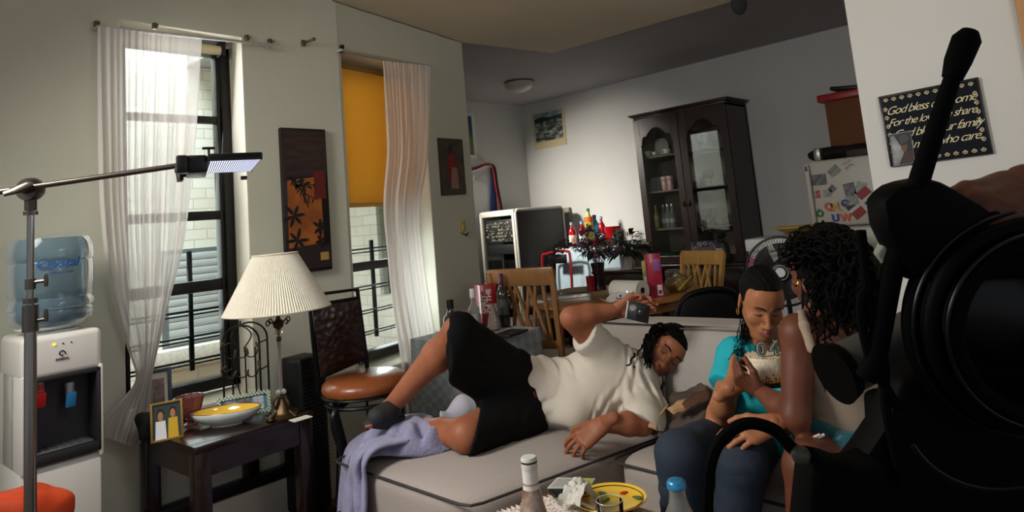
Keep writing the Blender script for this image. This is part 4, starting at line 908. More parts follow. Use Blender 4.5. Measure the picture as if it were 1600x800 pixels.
# ================================================================ equipment rack
RXa, RYa = 5.0, PX(801, 326, 5.0).y
rzt = PX(801, 326, 5.0).z; rw = PX(748, 332, 5.0).y-RYa; rd = PY(879, 320, RYa).x-RXa
t = thing('equipment_cabinet', 'tall white edged cabinet with black side panel and open front of electronic panels', 'cabinet', (RXa, RYa, 0))
wm_ = mat('enamel_white', 'c9c7be', 0.35)
bm = bx(None, 0, rd, 0, rw, rzt-0.07, rzt-0.003, 0.02); bx(bm, 0, 0.04, 0, 0.03, 0, rzt-0.02, 0.006); bx(bm, 0, 0.04, rw-0.03, rw, 0, rzt-0.02, 0.006); bx(bm, 0.04, rd, rw-0.02, rw, 0.0, rzt-0.02); bx(bm, rd-0.02, rd, 0, rw, 0, rzt-0.02); bx(bm, 0.0, rd, 0, rw, 0.0, 0.06, 0.004)
obj('shell', bm, wm_, t)
bm = bx(None, 0.03, rd-0.015, -0.012, 0.005, 0.04, rzt-0.03, 0.008); obj('side_panel', bm, mat('satin_black', '202021', 0.5, noise=0.1, nscale=80), t)
bm = tube(None, [(0.02, -0.01, 0.02), (0.02, -0.01, rzt-0.04), (0.05, -0.01, rzt-0.012), (rd-0.06, -0.01, rzt-0.012), (rd-0.02, -0.01, rzt-0.05), (rd-0.01, -0.01, 0.02)], 0.012, 8); obj('edge_trim', bm, wm_, t)
bm = bx(None, 0.3, 0.32, 0.03, rw-0.03, 0.06, rzt-0.07); obj('inner_back', bm, blackp, t)
gr2 = mat('panel_grey', '25272a', 0.4); lt2 = mat('panel_mark', '9c9a86', 0.5)
def rack_unit(z0, z1, lab, knobs=True, m=gr2):
    u_ = obj('rack_panel', bx(None, 0.05, 0.12, 0.04, rw-0.04, z0, z1, 0.004), m, t, label=lab); rr = random.Random(int(z0*100))
    if knobs:
        b2 = NB(); n_ = int((rw-0.1)/0.045)
        for i in range(n_):
            for j in range(max(1, int((z1-z0)/0.035))):
                y_, z_ = 0.065+i*0.045, z0+0.02+j*0.035
                if rr.random() < 0.5: bx(b2, 0.042, 0.052, y_, y_+0.03, z_, z_+0.004)
                if rr.random() < 0.6: bx(b2, 0.044, 0.052, y_, y_+0.004, z_-0.01, z_+0.018)
                if rr.random() < 0.35: bx(b2, 0.04, 0.052, y_+0.01, y_+0.03, z_+0.005, z_+0.02)
        obj('button', b2, lt2, u_)
    return u_
rack_unit(rzt-0.34, rzt-0.1, 'dark control panel with rows of pale markings'); rack_unit(rzt-0.46, rzt-0.36, 'narrow dark panel', False)
rack_unit(rzt-0.84, rzt-0.52, 'dark screen panel', False, mat('dark_screen', '101112', 0.15)); rack_unit(0.42, 0.58, 'lower control panel'); rack_unit(0.1, 0.3, 'bottom panel', False)
bm = tube(None, [(0.0, 0.2, rzt-0.85), (0.0, 0.2, rzt-0.5)], 0.008, 8); obj('handle', bm, mat('steel', '8e8c86', 0.3, metal=0.9), t)
bm = bx(None, -0.0, 0.28, 0.03, rw-0.03, rzt-0.88, rzt-0.865); bx(bm, 0, 0.28, 0.03, rw-0.03, 0.6, 0.615); obj('shelf', bm, wood('light_shelf', '8a6a44', '9a7a50', 0.5), t)
# grey post / board leaning by the wall right of the rack
p0, p1 = PX(879, 325, KX-0.03), PX(890, 325, KX-0.03)
bm = bx(None, KX-0.05, KX-0.01, p1.y, p0.y+0.01, 0.0, p0.z, 0.004); obj('leaning_board', bm, mat('taupe_board', '7d766c', 0.6), label='narrow taupe board standing against the back wall beside the equipment cabinet', cat='board')

# ================================================================ blue-clothed counter with bottles
BZ = 1.0
pA, pB = PZ(868, 388, BZ), PZ(960, 386, BZ)
bx0, bx1, by0, by1 = 5.42, 5.93, 3.78, PX(868, 388, 5.42).y
t = thing('drinks_table', 'high table under a pale blue cloth by the back wall, crowded with bottles', 'table', ((bx0+bx1)/2, (by0+by1)/2, 0))
cx_, cy_ = (bx0+bx1)/2, (by0+by1)/2; hx, hy = (bx1-bx0)/2, (by1-by0)/2
bm = bx(None, -hx+0.01, hx-0.01, -hy+0.01, hy-0.01, BZ-0.03, BZ-0.004); obj('table_top', bm, mat('board_wood', '8a6a4a', 0.6), t)
for sx_ in (-1, 1):
    for sy_ in (-1, 1): obj('leg', tube(None, [(sx_*(hx-0.05), sy_*(hy-0.05), 0), (sx_*(hx-0.05), sy_*(hy-0.05), BZ-0.03)], 0.015, 8), iron, t)
def drape(hx, hy, top, drop, flare, nf, amp, n=160, rows=18, seed=0):
    bm = NB(); rr = random.Random(seed); ph = [rr.uniform(0, 6) for _ in range(4)]
    per = []
    L = 2*(2*hx+2*hy)
    for i in range(n):
        s = i/n*L
        for (a, b, nx_, ny_) in (((-hx, -hy), (hx, -hy), 0, -1), ((hx, -hy), (hx, hy), 1, 0), ((hx, hy), (-hx, hy), 0, 1), ((-hx, hy), (-hx, -hy), -1, 0)):
            l = math.dist(a, b)
            if s <= l: f = s/l; per.append((a[0]+(b[0]-a[0])*f, a[1]+(b[1]-a[1])*f, nx_, ny_)); break
            s -= l
    rings = []
    for j in range(rows+1):
        v = j/rows; ring = []
        for i, (x, y, nx_, ny_) in enumerate(per):
            r = math.hypot(x, y); w = amp*v*(math.sin(i/n*2*PI*nf+ph[0])+0.5*math.sin(i/n*2*PI*nf*2.3+ph[1]))
            ox, oy = (x/r*0.5+nx_*0.5), (y/r*0.5+ny_*0.5); d = 0.004+flare*v + w
            ring.append(bm.verts.new((x+ox*d, y+oy*d, top+0.002-0.006*min(1, v*4)-drop*v)))
        rings.append(ring)
    for a, b in zip(rings, rings[1:]):
        for i in range(n): bm.faces.new((a[i], a[(i+1) % n], b[(i+1) % n], b[i]))
    g = 10; c = bm.verts.new((0, 0, top+0.003)); 
    for i in range(n): bm.faces.new((rings[0][i], rings[0][(i+1) % n], c))
    return bm
bm = drape(hx, hy, BZ, 0.55, 0.05, 14, 0.012); bm_o = obj('tablecloth', bm, mat('pale_blue_cloth', 'b9cfda', 0.8, bump=0.1, bscale=30), label='pale blue cloth hanging over the high drinks table by the back wall', cat='tablecloth')
bm_o.location = (cx_, cy_, 0)
# ---- bottles
def bottle(name, label, loc, prof, body_m, cap=None, cap_m=None, label_band=None, label_m=None, cat='bottle', group=None, n=20, extra=None):
    root = thing(name, label, cat, loc, 0, group)
    obj('bottle_body', lathe(None, [(0, 0)]+prof, n=n), body_m, root)
    if cap: obj('cap', lathe(None, [(0, cap[0]), (cap[2], cap[0]), (cap[2], cap[1]), (cap[2]*0.9, cap[1]+0.002), (0, cap[1]+0.002)], n=n), cap_m, root)
    if label_band: 
        r = label_band[2]; a_ = math.atan2(EYE.y-loc[1], EYE.x-loc[0]); sp_ = label_band[3] if len(label_band) > 3 else PI
        nn_ = 18; b2 = NB(); vs = [[b2.verts.new((r*math.cos(a_-sp_/2+sp_*i/nn_), r*math.sin(a_-sp_/2+sp_*i/nn_), z)) for i in range(nn_+1)] for z in label_band[:2]]
        for i in range(nn_): b2.faces.new((vs[0][i], vs[0][i+1], vs[1][i+1], vs[1][i]))
        lb_ = obj('paper_label', b2, label_m, root)
        if extra:
            for zc_, h_, mm_, aw in extra:
                b3 = NB(); vs = [[b3.verts.new(((r+0.0006)*math.cos(a_-aw/2+aw*i/8), (r+0.0006)*math.sin(a_-aw/2+aw*i/8), z)) for i in range(9)] for z in (zc_-h_/2, zc_+h_/2)]
                for i in range(8): b3.faces.new((vs[0][i], vs[0][i+1], vs[1][i+1], vs[1][i]))
                obj('label_mark', b3, mm_, lb_)
    return root
def bp_(h, r, neck=0.014, sh=0.62, nk=0.85): return [(r*0.9, 0), (r, 0.008), (r, h*sh*0.5), (r*0.97, h*sh*0.55), (r, h*sh*0.6), (r, h*sh), (r*0.93, h*(sh+0.3*(nk-sh))), (r*0.6, h*(sh+0.7*(nk-sh))), (neck, h*nk), (neck, h), (0, h)]
mred = mat('red_juice', 'a8131a', 0.15, coat=0.5); mcap = mat('pale_blue_cap', '7fb6cc', 0.4); mlab = mat('white_label', 'd8d6d0', 0.5)
def onB(px, py, x): 
    p = PX(px, py, x); return Vector((p.x, p.y, BZ+0.006))
bl_ = 'bottles on the blue clothed table'
opk = mat('label_orange', 'd98a5a', 0.5)
for px, x, lab in ((896, 5.5, 'red juice bottle with white label and pale cap, leftmost on the blue cloth'), (912, 5.55, 'red juice bottle with white label, second from left on the blue cloth'), (943, 5.62, 'red juice bottle standing behind the red tub')):
    l_ = onB(px, 383, x); h_ = 0.235 if px != 943 else 0.27
    bottle('juice_bottle', lab, l_, bp_(h_, 0.038, 0.014, 0.62, 0.88), mred, (h_-0.012, h_+0.014, 0.017), mcap, (0.03, 0.12, 0.0386, 3.0), mlab, group=bl_, extra=[(0.07, 0.04, opk, 0.9)] if px == 896 else None)
l_ = onB(924, 383, 5.66); bottle('soda_bottle', 'tall bottle of pale yellow soda with an orange label and green cap', l_, bp_(0.36, 0.048, 0.015, 0.6, 0.9), mat('yellow_soda', 'c3b85a', 0.12, coat=0.5), (0.348, 0.378, 0.017), mat('green_cap', '3f7b4a', 0.4), (0.235, 0.29, 0.046, 3.1), mat('orange_label', 'd0641f', 0.4), group=bl_)
l_ = onB(933, 383, 5.72); bottle('sports_drink_bottle', 'bright blue drink bottle between the yellow soda and the red tub', l_, bp_(0.29, 0.05, 0.018, 0.6, 0.9), mat('blue_drink', '1f86ae', 0.15, coat=0.5), (0.278, 0.304, 0.02), mat('navy_cap', '1c2f4c', 0.4), group=bl_)
p = onB(960, 383, 5.6); t = thing('red_tub', 'translucent red plastic tub on the blue clothed table', 'tub', p)
bm = lathe(None, [(0, 0), (0.07, 0), (0.092, 0.17), (0.095, 0.175), (0.09, 0.175), (0.067, 0.006), (0, 0.006)], n=28); obj('tub', bm, mat('red_plastic', 'b3121c', 0.25, coat=0.4), t)
p = onB(934, 384, 5.5); t = thing('fruit_container', 'low clear deli container of dark red fruit in front of the bottles', 'container', p)
bm = lathe(None, [(0, 0), (0.075, 0), (0.085, 0.055), (0, 0.055)], n=28); obj('fruit', bm, mat('dark_red_fruit', '6d141c', 0.3, noise=0.4, nscale=60), t)
bm = lathe(None, [(0.087, 0.055), (0.089, 0.068), (0.08, 0.072), (0, 0.073)], n=28); obj('lid', bm, clear('lid_clear', 'e0d8d8'), t)
p = onB(972, 383, 5.7); bottle('wine_bottle', 'olive brown wine bottle right of the red tub on the blue clothed table', p, bp_(0.2, 0.035, 0.012, 0.55, 0.8), mat('amber_glass', '5a4a32', 0.2, coat=0.4), group=bl_)
p = onB(962, 390, 5.47); bottle('sauce_bottle', 'small dark bottle at the front edge of the blue clothed table', p, bp_(0.13, 0.028, 0.014, 0.5, 0.8), mat('dark_sauce', '15100f', 0.2, coat=0.4), group=bl_)
# red folding chair behind
p = PX(866, 395, 5.35)
t = thing('folding_chair', 'folding chair with red frame half hidden behind the blue cloth', 'chair', (5.2, p.y-0.05, 0))
bm = tube(None, spline([(0, 0.1, 0.45), (0.02, 0.11, 0.9), (0.03, 0.05, p.z+0.0), (0.03, -0.2, p.z+0.02), (0.02, -0.26, 0.9), (0, -0.25, 0.45)], 5), 0.014, 8); obj('back_frame', bm, mat('red_tube', '9c1720', 0.3, coat=0.3), t)
bm = bx(None, -0.2, 0.15, -0.25, 0.1, 0.44, 0.47, 0.01); obj('seat', bm, blackp, t)
bm = bx(None, 0.03, 0.045, -0.2, 0.05, 0.86, p.z-0.01, 0.01); obj('backrest', bm, blackp, t)
for x, y in ((-0.17, 0.08), (-0.17, -0.22), (0.12, 0.08), (0.12, -0.22)): obj('leg', tube(None, [(x, y, 0), (x*0.7, y, 0.45)], 0.011, 8), MATS['red_tube'], t)
# ================================================================ china cabinet
CXf = 5.5
yl = PX(975, 184, CXf).y; yrt = PX(1131, 148, CXf).y; ztc = PX(1131, 150, CXf).z
zb_ = PX(1160, 415, CXf).z; cyc = (yl+yrt)/2; W = yl-yrt
t = thing('china_cabinet', 'tall dark brown china cabinet with two arched glass doors against the back wall', 'cabinet', (CXf, cyc, 0))
cw = wood('cabinet_wood', '1e0f0b', '2f1811', 0.35, 3, (6, 6, 1), coat=0.2)
y0c, y1c = -W/2+0.04, W/2-0.04; dpt = 0.42
ud = 0.10      # hutch sits a little back
bm = bx(None, ud, dpt+ud-0.02, y0c, y0c+0.03, zb_, ztc-0.04); bx(bm, ud, dpt+ud-0.02, y1c-0.03, y1c, zb_, ztc-0.04); bx(bm, dpt+ud-0.035, dpt+ud-0.02, y0c, y1c, zb_, ztc-0.04)
bx(bm, ud, dpt+ud-0.02, y0c, y1c, ztc-0.06, ztc-0.03); bx(bm, ud, dpt+ud-0.02, y0c, y1c, zb_, zb_+0.02)
obj('hutch', bm, cw, t)
bm = bx(None, 0.005, dpt+ud, y0c-0.02, y1c+0.02, 0.05, zb_, 0.006); obj('sideboard', bm, cw, t)
bm = bx(None, -0.02, dpt+ud, y0c-0.035, y1c+0.035, zb_, zb_+0.022, 0.006); obj('counter', bm, cw, t)
bm = NB()
for k, (o1, z1__, z2__) in enumerate(((0.0, ztc-0.04, ztc-0.02), (0.02, ztc-0.02, ztc-0.008), (0.035, ztc-0.008, ztc+0.006))): bx(bm, ud-0.01-o1, dpt+ud-0.02, y0c-o1, y1c+o1, z1__, z2__, 0.004)
obj('cornice', bm, cw, t)
sh_z = [PX(x, y, CXf+ud+0.1).z for x, y in ((1025, 246), (1033, 300), (1040, 358))]
shz = []
for z in sh_z:
    shz.append(z); bm = bx(None, ud+0.03, dpt+ud-0.04, y0c+0.03, y1c-0.03, z-0.009, z+0.009, 0.002); obj('shelf', bm, mat('shelf_wood', '4a3a2e', 0.5), t)
bm = bx(None, dpt+ud-0.05, dpt+ud-0.036, y0c+0.03, y1c-0.03, zb_+0.02, ztc-0.06); obj('back_panel', bm, mat('cabinet_back', '5c534a', 0.6), t)
cg = clear('cabinet_glass', 'f2f5f5', fres=1.75, rough=0.01)
hgt0, hgt1 = zb_+0.03, ztc-0.05
def door(ya, yb, tagx):
    """ya > yb in world left to right"""
    w = abs(ya-yb); st = 0.065; z0, z1 = hgt0, hgt1; 
    iw = w-2*st; top = z1-0.10; base = z0+st
    arch = []
    for k in range(25):
        f = k/24; x = -iw/2+iw*f; a = abs(x)/(iw/2)
        if a > 0.88: h = -0.15
        elif a > 0.62: h = -0.10+0.025*math.cos((a-0.75)/0.13*PI/2)
        else: h = -0.085+0.085*math.cos(a/0.62*PI/2)**0.8
        arch.append((x, top+h))
    arch[0] = (-iw/2, top-0.16); arch[-1] = (iw/2, top-0.16)
    d = obj('glass_door', NB(), cw, t); d.location = (0, 0, 0)
    yc_ = (ya+yb)/2
    b = NB(); fx = ud-0.024
    bx(b, fx, fx+0.022, yc_-w/2, yc_-w/2+st, z0, z1, 0.003); bx(b, fx, fx+0.022, yc_+w/2-st, yc_+w/2, z0, z1, 0.003); bx(b, fx, fx+0.022, yc_-w/2+st, yc_+w/2-st, z0, z0+st, 0.003)
    # arched head: strip between the arch and the top
    for (xa, za), (xb, zb2) in zip(arch, arch[1:]):
        prism(b, [(-xa, za), (-xa, z1), (-xb, z1), (-xb, zb2)], (fx, yc_, 0), Y_, Z_, X_, 0.022)
    b.to_mesh(d.data); b.free()
    tube_b = tube(None, [Vector((fx-0.002, yc_-x, z)) for x, z in arch], 0.005, 6); obj('arch_moulding', tube_b, cw, d)
    gb = sheet(None, lambda u, v: Vector((fx+0.011, yc_+(w/2-st*0.8)*(2*u-1), z0+st*0.8+(z1-0.06-z0-st*0.8)*v)), 2, 2); obj('door_glass', gb, cg, d)
    kb = ell(None, (fx-0.018, tagx, zb_+0.56), (0.012, 0.012, 0.022), n=12); tube(kb, [(fx-0.01, tagx, zb_+0.6), (fx-0.016, tagx, zb_+0.53)], 0.004, 6); obj('door_pull', kb, mat('dark_brass', '4a3c22', 0.4, metal=0.8), d)
door(y1c-0.005, cyc-cyc+0.003, 0.028); door(-0.003, y0c+0.005, -0.028)
for k, (ya, yb) in enumerate(((y1c-0.02, y1c-0.34), (0.15, -0.15), (y0c+0.34, y0c+0.02))):
    bm = bx(None, -0.008, 0.006, yb, ya, zb_-0.24, zb_-0.04, 0.006); bx(bm, -0.014, -0.006, yb+0.03, ya-0.03, zb_-0.21, zb_-0.07, 0.004); dr_ = obj('drawer', bm, cw, t); obj('drawer_pull', ell(None, (-0.022, (ya+yb)/2, zb_-0.14), (0.01, 0.014, 0.01), n=10), MATS['dark_brass'], dr_)
for k, (ya, yb) in enumerate(((y1c-0.02, 0.01), (-0.01, y0c+0.02))):
    bm = bx(None, -0.008, 0.006, yb, ya, 0.1, zb_-0.27, 0.006); bx(bm, -0.014, -0.006, yb+0.06, ya-0.06, 0.16, zb_-0.33, 0.004); obj('lower_door', bm, cw, t)
# ---- china in the cabinet
por = mat('porcelain', 'd5d0c6', 0.2, coat=0.5)
gl = mat('drinking_glass', 'b9c2c2', 0.08, trans=0.8, ior=1.2, coat=0.4, alpha=0.75)
def inC(px, z, x=CXf+ud+0.12):
    p = PX(px, 300, x); y_ = None
    # solve for y with the shelf's height: walk along the row
    for py in range(150, 460, 2):
        q_ = PX(px, py, x)
        if q_.z < z: return Vector((x, q_.y, z+0.0095))
    return Vector((x, p.y, z+0.0095))
def cup(loc, label, grp='cups in the china cabinet', s=1.0, saucer=True):
    r = thing('teacup', label, 'cup', loc, 0, grp)
    obj('cup', lathe(None, [(0, 0.008), (0.02*s, 0.008), (0.024*s, 0.012), (0.038*s, 0.05*s), (0.041*s, 0.062*s), (0.037*s, 0.06*s), (0.02*s, 0.02*s), (0, 0.018)], n=20), por, r)
    if saucer: obj('saucer', lathe(None, [(0, 0), (0.035*s, 0), (0.062*s, 0.01), (0.06*s, 0.013), (0.03*s, 0.006), (0, 0.006)], n=20), por, r)
    obj('handle', tube(None, circ((0, 0.045*s, 0.035*s), 0.016*s, 12, Y_, Z_), 0.004*s, 6, closed=True), por, r)
cup(inC(1013, shz[0]), 'white teacup on its saucer at the left of the cabinet top shelf')
cup(inC(1024, shz[0], CXf+ud+0.08), 'small white teacup, second from left on the cabinet top shelf', s=0.7, saucer=False)
cup(inC(1043, shz[0], CXf+ud+0.1), 'white teacup at the right end of the left door top shelf', s=0.9)
p = inC(1033, shz[0], CXf+ud+0.3); t_ = thing('display_plate', 'decorated white plate propped upright at the back of the cabinet top shelf', 'plate', p)
bm = lathe(None, [(0, 0.004), (0.06, 0.002), (0.095, -0.006), (0.1, -0.002), (0.06, 0.01), (0, 0.01)], c=(0, 0, 0.1), axis=(-1, 0, 0.2), n=32); obj('plate', bm, por, t_)
bm = tube(None, [(0.03, 0, 0), (-0.03, 0, 0.0), (-0.03, 0, 0.02)], 0.004, 6); obj('stand', bm, MATS['dark_brass'], t_)
for i, (px, kind, lab) in enumerate(((1017, 'g', 'clear tumbler at the left of the middle shelf'), (1024, 'g', 'clear tumbler second from left on the middle shelf'), (1031, 'g', 'clear tumbler third from left on the middle shelf'), (1040, 'r', 'red and white patterned tumbler left of its twin on the middle shelf'), (1049, 'r', 'red and white patterned tumbler at the right of the middle shelf'))):
    p = inC(px, shz[1]); t_ = thing('tumbler', lab, 'glass', p, 0, 'tumblers on the middle cabinet shelf')
    h_ = 0.135 if i else 0.1
    bm = lathe(None, [(0, 0), (0.027, 0), (0.034, h_), (0.031, h_), (0.025, 0.01), (0, 0.01)], n=20); obj('glass', bm, gl if kind == 'g' else mat('red_white_glass', '9b2a2a', 0.2, col2='d5cfcb', nscale=50, coat=0.4), t_)
for i, (px, lab) in enumerate(((1028, 'gold foiled glass bottle at the left of the lower cabinet shelf'), (1040, 'clear empty bottle second from left on the lower cabinet shelf'), (1047, 'clear empty bottle third on the lower cabinet shelf'), (1054, 'clear empty bottle at the right of the lower cabinet shelf'))):
    p = inC(px, shz[2]); m_ = mat('gold_foil', 'a48e50', 0.3, metal=0.5) if i == 0 else gl
    bottle('glass_bottle', lab, p, bp_(0.22, 0.031, 0.012, 0.5, 0.78), m_, (0.205, 0.226, 0.014), mat('silver_cap', '9a9a94', 0.3, metal=0.8), (0.05, 0.09, 0.0316, 2.4), mat('dull_label', '7d7f78', 0.5), group='bottles on the lower cabinet shelf')
for i, (px, k) in enumerate(((1096, 0), (1103, 0), (1098, 1), (1105, 1), (1112, 1), (1104, 2), (1111, 2), (1118, 2))):
    p = inC(px, shz[k], CXf+ud+0.2); h_ = 0.15
    t_ = thing('stem_glass', 'wine glass behind the right cabinet door, %s' % ('upper shelf', 'middle shelf', 'lower shelf')[k], 'glass', p, 0, 'wine glasses, %s of the right door' % ('upper shelf', 'middle shelf', 'lower shelf')[k])
    bm = lathe(None, [(0, 0), (0.03, 0), (0.004, 0.006), (0.004, 0.06), (0.03, 0.085), (0.034, h_), (0.031, h_), (0.027, 0.09), (0, 0.07)], n=16); obj('glass', bm, gl, t_)
for px, s, m_, lab in ((1010, 1, mat('pale_ceramic', '8a8578', 0.4), 'squat pale ceramic jug in the bottom of the cabinet'), (1040, 1.0, mat('green_glass', '1f4a2c', 0.2, coat=0.4), 'dark green glass bowl in the bottom of the cabinet')):
    p = inC(px+12, zb_+0.012); t_ = thing('cabinet_bowl', lab, 'bowl', p); bm = lathe(None, [(0, 0), (0.05, 0), (0.075, 0.07), (0.09, 0.1), (0.085, 0.1), (0.04, 0.01), (0, 0.01)], n=24); obj('bowl', bm, m_, t_)
# things on the counter in front of the hutch
def onC(px, x=CXf+0.035): return inC(px, zb_+0.012, x)
p = onC(1106); t_ = photo_frame('photo_frame', 'dark blue picture frame with silver swirls on the cabinet counter', p+Z_*0.001, 0.25, 0.2, (-1, -0.5), 0.12, mat('navy_frame', '1c1f33', 0.4), 0.05, mount=mat('brown_photo', '3c2a26', 0.5, col2='6e5248', nscale=25))
bm = NB()
for i in range(12):
    a = i/12*2*PI; x, z = 0.098*math.cos(a), 0.1+0.075*math.sin(a); tube(bm, circ((x, -0.004, z), 0.014, 12, X_, Z_), 0.003, 5, closed=True)
_xf(bm.verts, Matrix.Rotation(-0.12, 4, 'X')); obj('silver_swirls', bm, mat('silver_glitter', '9a9db0', 0.3, metal=0.6), t_)
p = onC(1132); t_ = thing('liquor_decanter', 'big round shouldered liquor decanter with black stopper on the cabinet counter', 'decanter', p+Z_*0.001)
bm = lathe(None, [(0, 0), (0.06, 0), (0.068, 0.02), (0.068, 0.13), (0.05, 0.175), (0.02, 0.19), (0.02, 0.21), (0, 0.21)], n=8); obj('glass_body', bm, mat('smoky_glass', '3b3834', 0.1, trans=0.4, coat=0.5), t_)
bm = ell(None, (0, 0, 0.24), (0.04, 0.04, 0.03)); crumple(bm, 0.012, 40); tube(bm, [(0, 0, 0.2), (0, 0, 0.25)], 0.017, 8); obj('stopper', bm, blackp, t_)
bm = bx(None, -0.072, -0.066, -0.035, 0.03, 0.09, 0.135, 0.002); obj('paper_label', bm, mat('grey_label', '8d8f8f', 0.5), t_)
# ================================================================ dining table and what stands on it
oak = wood('honey_oak', '8a5a2c', 'a06c38', 0.3, 5, (1, 6, 6), coat=0.4)
TC = Vector((3.93, 2.83, 0)); TR_ = 0.62; DZ = 0.75
t = thing('dining_table', 'round honey oak dining table behind the sofa', 'table', TC)
bm = lathe(None, [(0, DZ-0.03), (TR_-0.03, DZ-0.03), (TR_, DZ-0.02), (TR_, DZ-0.006), (TR_-0.008, DZ), (0, DZ)], n=64); obj('table_top', bm, oak, t)
bm = lathe(None, [(0, 0.1), (0.06, 0.1), (0.05, 0.3), (0.07, 0.5), (0.05, 0.6), (0.1, DZ-0.03), (0, DZ-0.03)], n=24); obj('pedestal', bm, oak, t)
bm = lathe(None, [(TR_-0.08, DZ-0.03), (TR_-0.08, DZ-0.09), (TR_-0.1, DZ-0.09), (TR_-0.1, DZ-0.03)], n=64); obj('apron', bm, oak, t)
for k in range(4):
    a = k*PI/2+0.6; obj('leg', tube(None, [(0.04*math.cos(a), 0.04*math.sin(a), 0.2), (0.25*math.cos(a), 0.25*math.sin(a), 0.13), (0.42*math.cos(a), 0.42*math.sin(a), 0.03)], [0.04, 0.035, 0.028], 10), oak, t)
def slat_chair(loc, rz, label, m, top=1.0, first=None):
    t = thing('dining_chair', label, 'chair', loc, rz, None)
    w = 0.4; sz = 0.45
    # front faces +y local, back at -y
    pad = puff(None, (0, 0.0, sz+0.0), (0.205, 0.2, 0.028), e=6, n=8); obj('seat', pad, mat('seat_pad', '8a857a', 0.8), t)
    bm = bx(None, -0.2, 0.2, -0.195, -0.17, sz-0.085, sz-0.02, 0.004); bx(bm, -0.2, 0.2, 0.17, 0.195, sz-0.085, sz-0.02, 0.004); bx(bm, -0.2, -0.175, -0.19, 0.19, sz-0.085, sz-0.02, 0.004); bx(bm, 0.175, 0.2, -0.19, 0.19, sz-0.085, sz-0.02, 0.004); obj('seat_frame', bm, m, t)
    for s in (-1, 1):
        obj('leg', tube(None, [(s*0.185, 0.185, 0), (s*0.185, 0.185, sz-0.02)], 0.022, 4, up=(1, 1, 0)), m, t)
        obj('leg', tube(None, [(s*0.185, -0.24, 0), (s*0.185, -0.19, sz*0.7), (s*0.187, -0.19, sz+0.05), (s*0.2, -0.235, sz+0.3), (s*0.215, -0.28, top-0.01)], 0.021, 4, up=(1, 1, 0)), m, t)
    def yb(z): return -0.19-0.09*(z-sz-0.05)/(top-sz-0.05)
    bm = box(None, (0, yb(top-0.045), top-0.045), (0.45, 0.024, 0.11), 0.01, rot=(0.16, 0, 0)); obj('top_rail', bm, m, t)
    bm = box(None, (0, yb(sz+0.12), sz+0.12), (0.38, 0.022, 0.05), 0.006, rot=(0.16, 0, 0)); obj('lower_rail', bm, m, t)
    z0, z1 = sz+0.14, top-0.1
    for x0, x1 in ((-0.14, -0.14), (-0.12, -0.045), (-0.02, -0.09), (-0.035, 0.045), (0.035, -0.045), (0.02, 0.09), (0.12, 0.045), (0.14, 0.14)):
        a, b = Vector((x0, yb(z0), z0)), Vector((x1, yb(z1), z1)); obj('slat', tube(None, [a, b], 0.012, 4, up=(1, 1, 0)), m, t)
    return t
ca = D(850, 480, 4.22); to = lambda p, q: math.atan2(-(q.x-p.x), q.y-p.y)
slat_chair((ca.x, ca.y, 0), to(ca, TC)+0.30, 'oak slat back dining chair with its back to the room, nearest the sofa', wood('shaded_oak', '7a5430', '8d6238', 0.35, 5, (6, 6, 1), coat=0.3), top=D(850, 421, 3.85).z)
cb = D(762, 480, 4.9); slat_chair((cb.x, cb.y, 0), to(cb, TC)+0.2, 'blond oak dining chair half hidden behind the pier by the equipment cabinet', wood('bright_oak', 'b58a48', 'c79b57', 0.35, 5, (6, 6, 1), coat=0.3), top=0.98)
cc2 = D(1062, 460, 5.0); slat_chair((cc2.x, cc2.y, 0), to(cc2, TC), 'blond oak dining chair on the far side of the table behind the bread bag', MATS['bright_oak'], top=D(1055, 400, 4.95).z)
# black folding chair at the table's near right
p = D(1078, 500, 3.75); t = thing('folding_chair', 'black padded folding chair tucked at the near right of the dining table', 'chair', (p.x, p.y, 0), to(p, TC))
zt_ = D(1078, 456, 3.65).z
bm = tube(None, spline([(-0.2, -0.15, 0.0), (-0.2, -0.17, 0.45), (-0.2, -0.2, zt_-0.12), (-0.12, -0.22, zt_), (0.12, -0.22, zt_), (0.2, -0.2, zt_-0.12), (0.2, -0.17, 0.45), (0.2, -0.15, 0.0)], 6), 0.014, 8); obj('back_frame', bm, iron, t)
bm = puff(None, (0, -0.2, zt_-0.12), (0.19, 0.02, 0.12), e=3, n=8); obj('backrest', bm, blackp, t)
bm = puff(None, (0, 0.03, 0.45), (0.2, 0.2, 0.03), e=5, n=8); obj('seat', bm, blackp, t)
for s in (-1, 1): obj('leg', tube(None, [(s*0.17, 0.22, 0), (s*0.17, -0.1, 0.43)], 0.012, 8), iron, t)
def onD(px, py): return PZ(px, py, DZ)+Z_*0.001
# place mats / magazines
bm = NB(); p = onD(900, 462); bx(bm, -0.22, 0.22, -0.14, 0.14, 0, 0.004, 0.001); o_ = obj('placemat', bm, mat('white_placemat', 'b8bcbf', 0.2, noise=0.2, nscale=30, coat=0.4), label='glossy white placemat lying on the left half of the dining table', cat='placemat'); o_.location = p; o_.rotation_euler = (0, 0, -0.85)
bm = lathe(None, [(0, 0), (0.16, 0), (0.17, 0.006), (0.15, 0.01), (0, 0.008)], n=36); o_ = obj('woven_mat', bm, mat('woven_straw', '7e6a4c', 0.85, noise=0.3, nscale=120), label='round woven straw mat beside the white placemat under the vase', cat='placemat'); o_.location = onD(905, 455)+Z_*0.006
p = onD(975, 464); t_ = thing('shallow_basket', 'shallow tan round tray left of the small painted bowl on the dining table', 'tray', p-Z_*0.0); bm = lathe(None, [(0, 0), (0.1, 0), (0.125, 0.03), (0.12, 0.032), (0.095, 0.008), (0, 0.008)], n=36); obj('tray', bm, mat('tan_bamboo', '8b7350', 0.6), t_); t_.location = onD(950, 464)
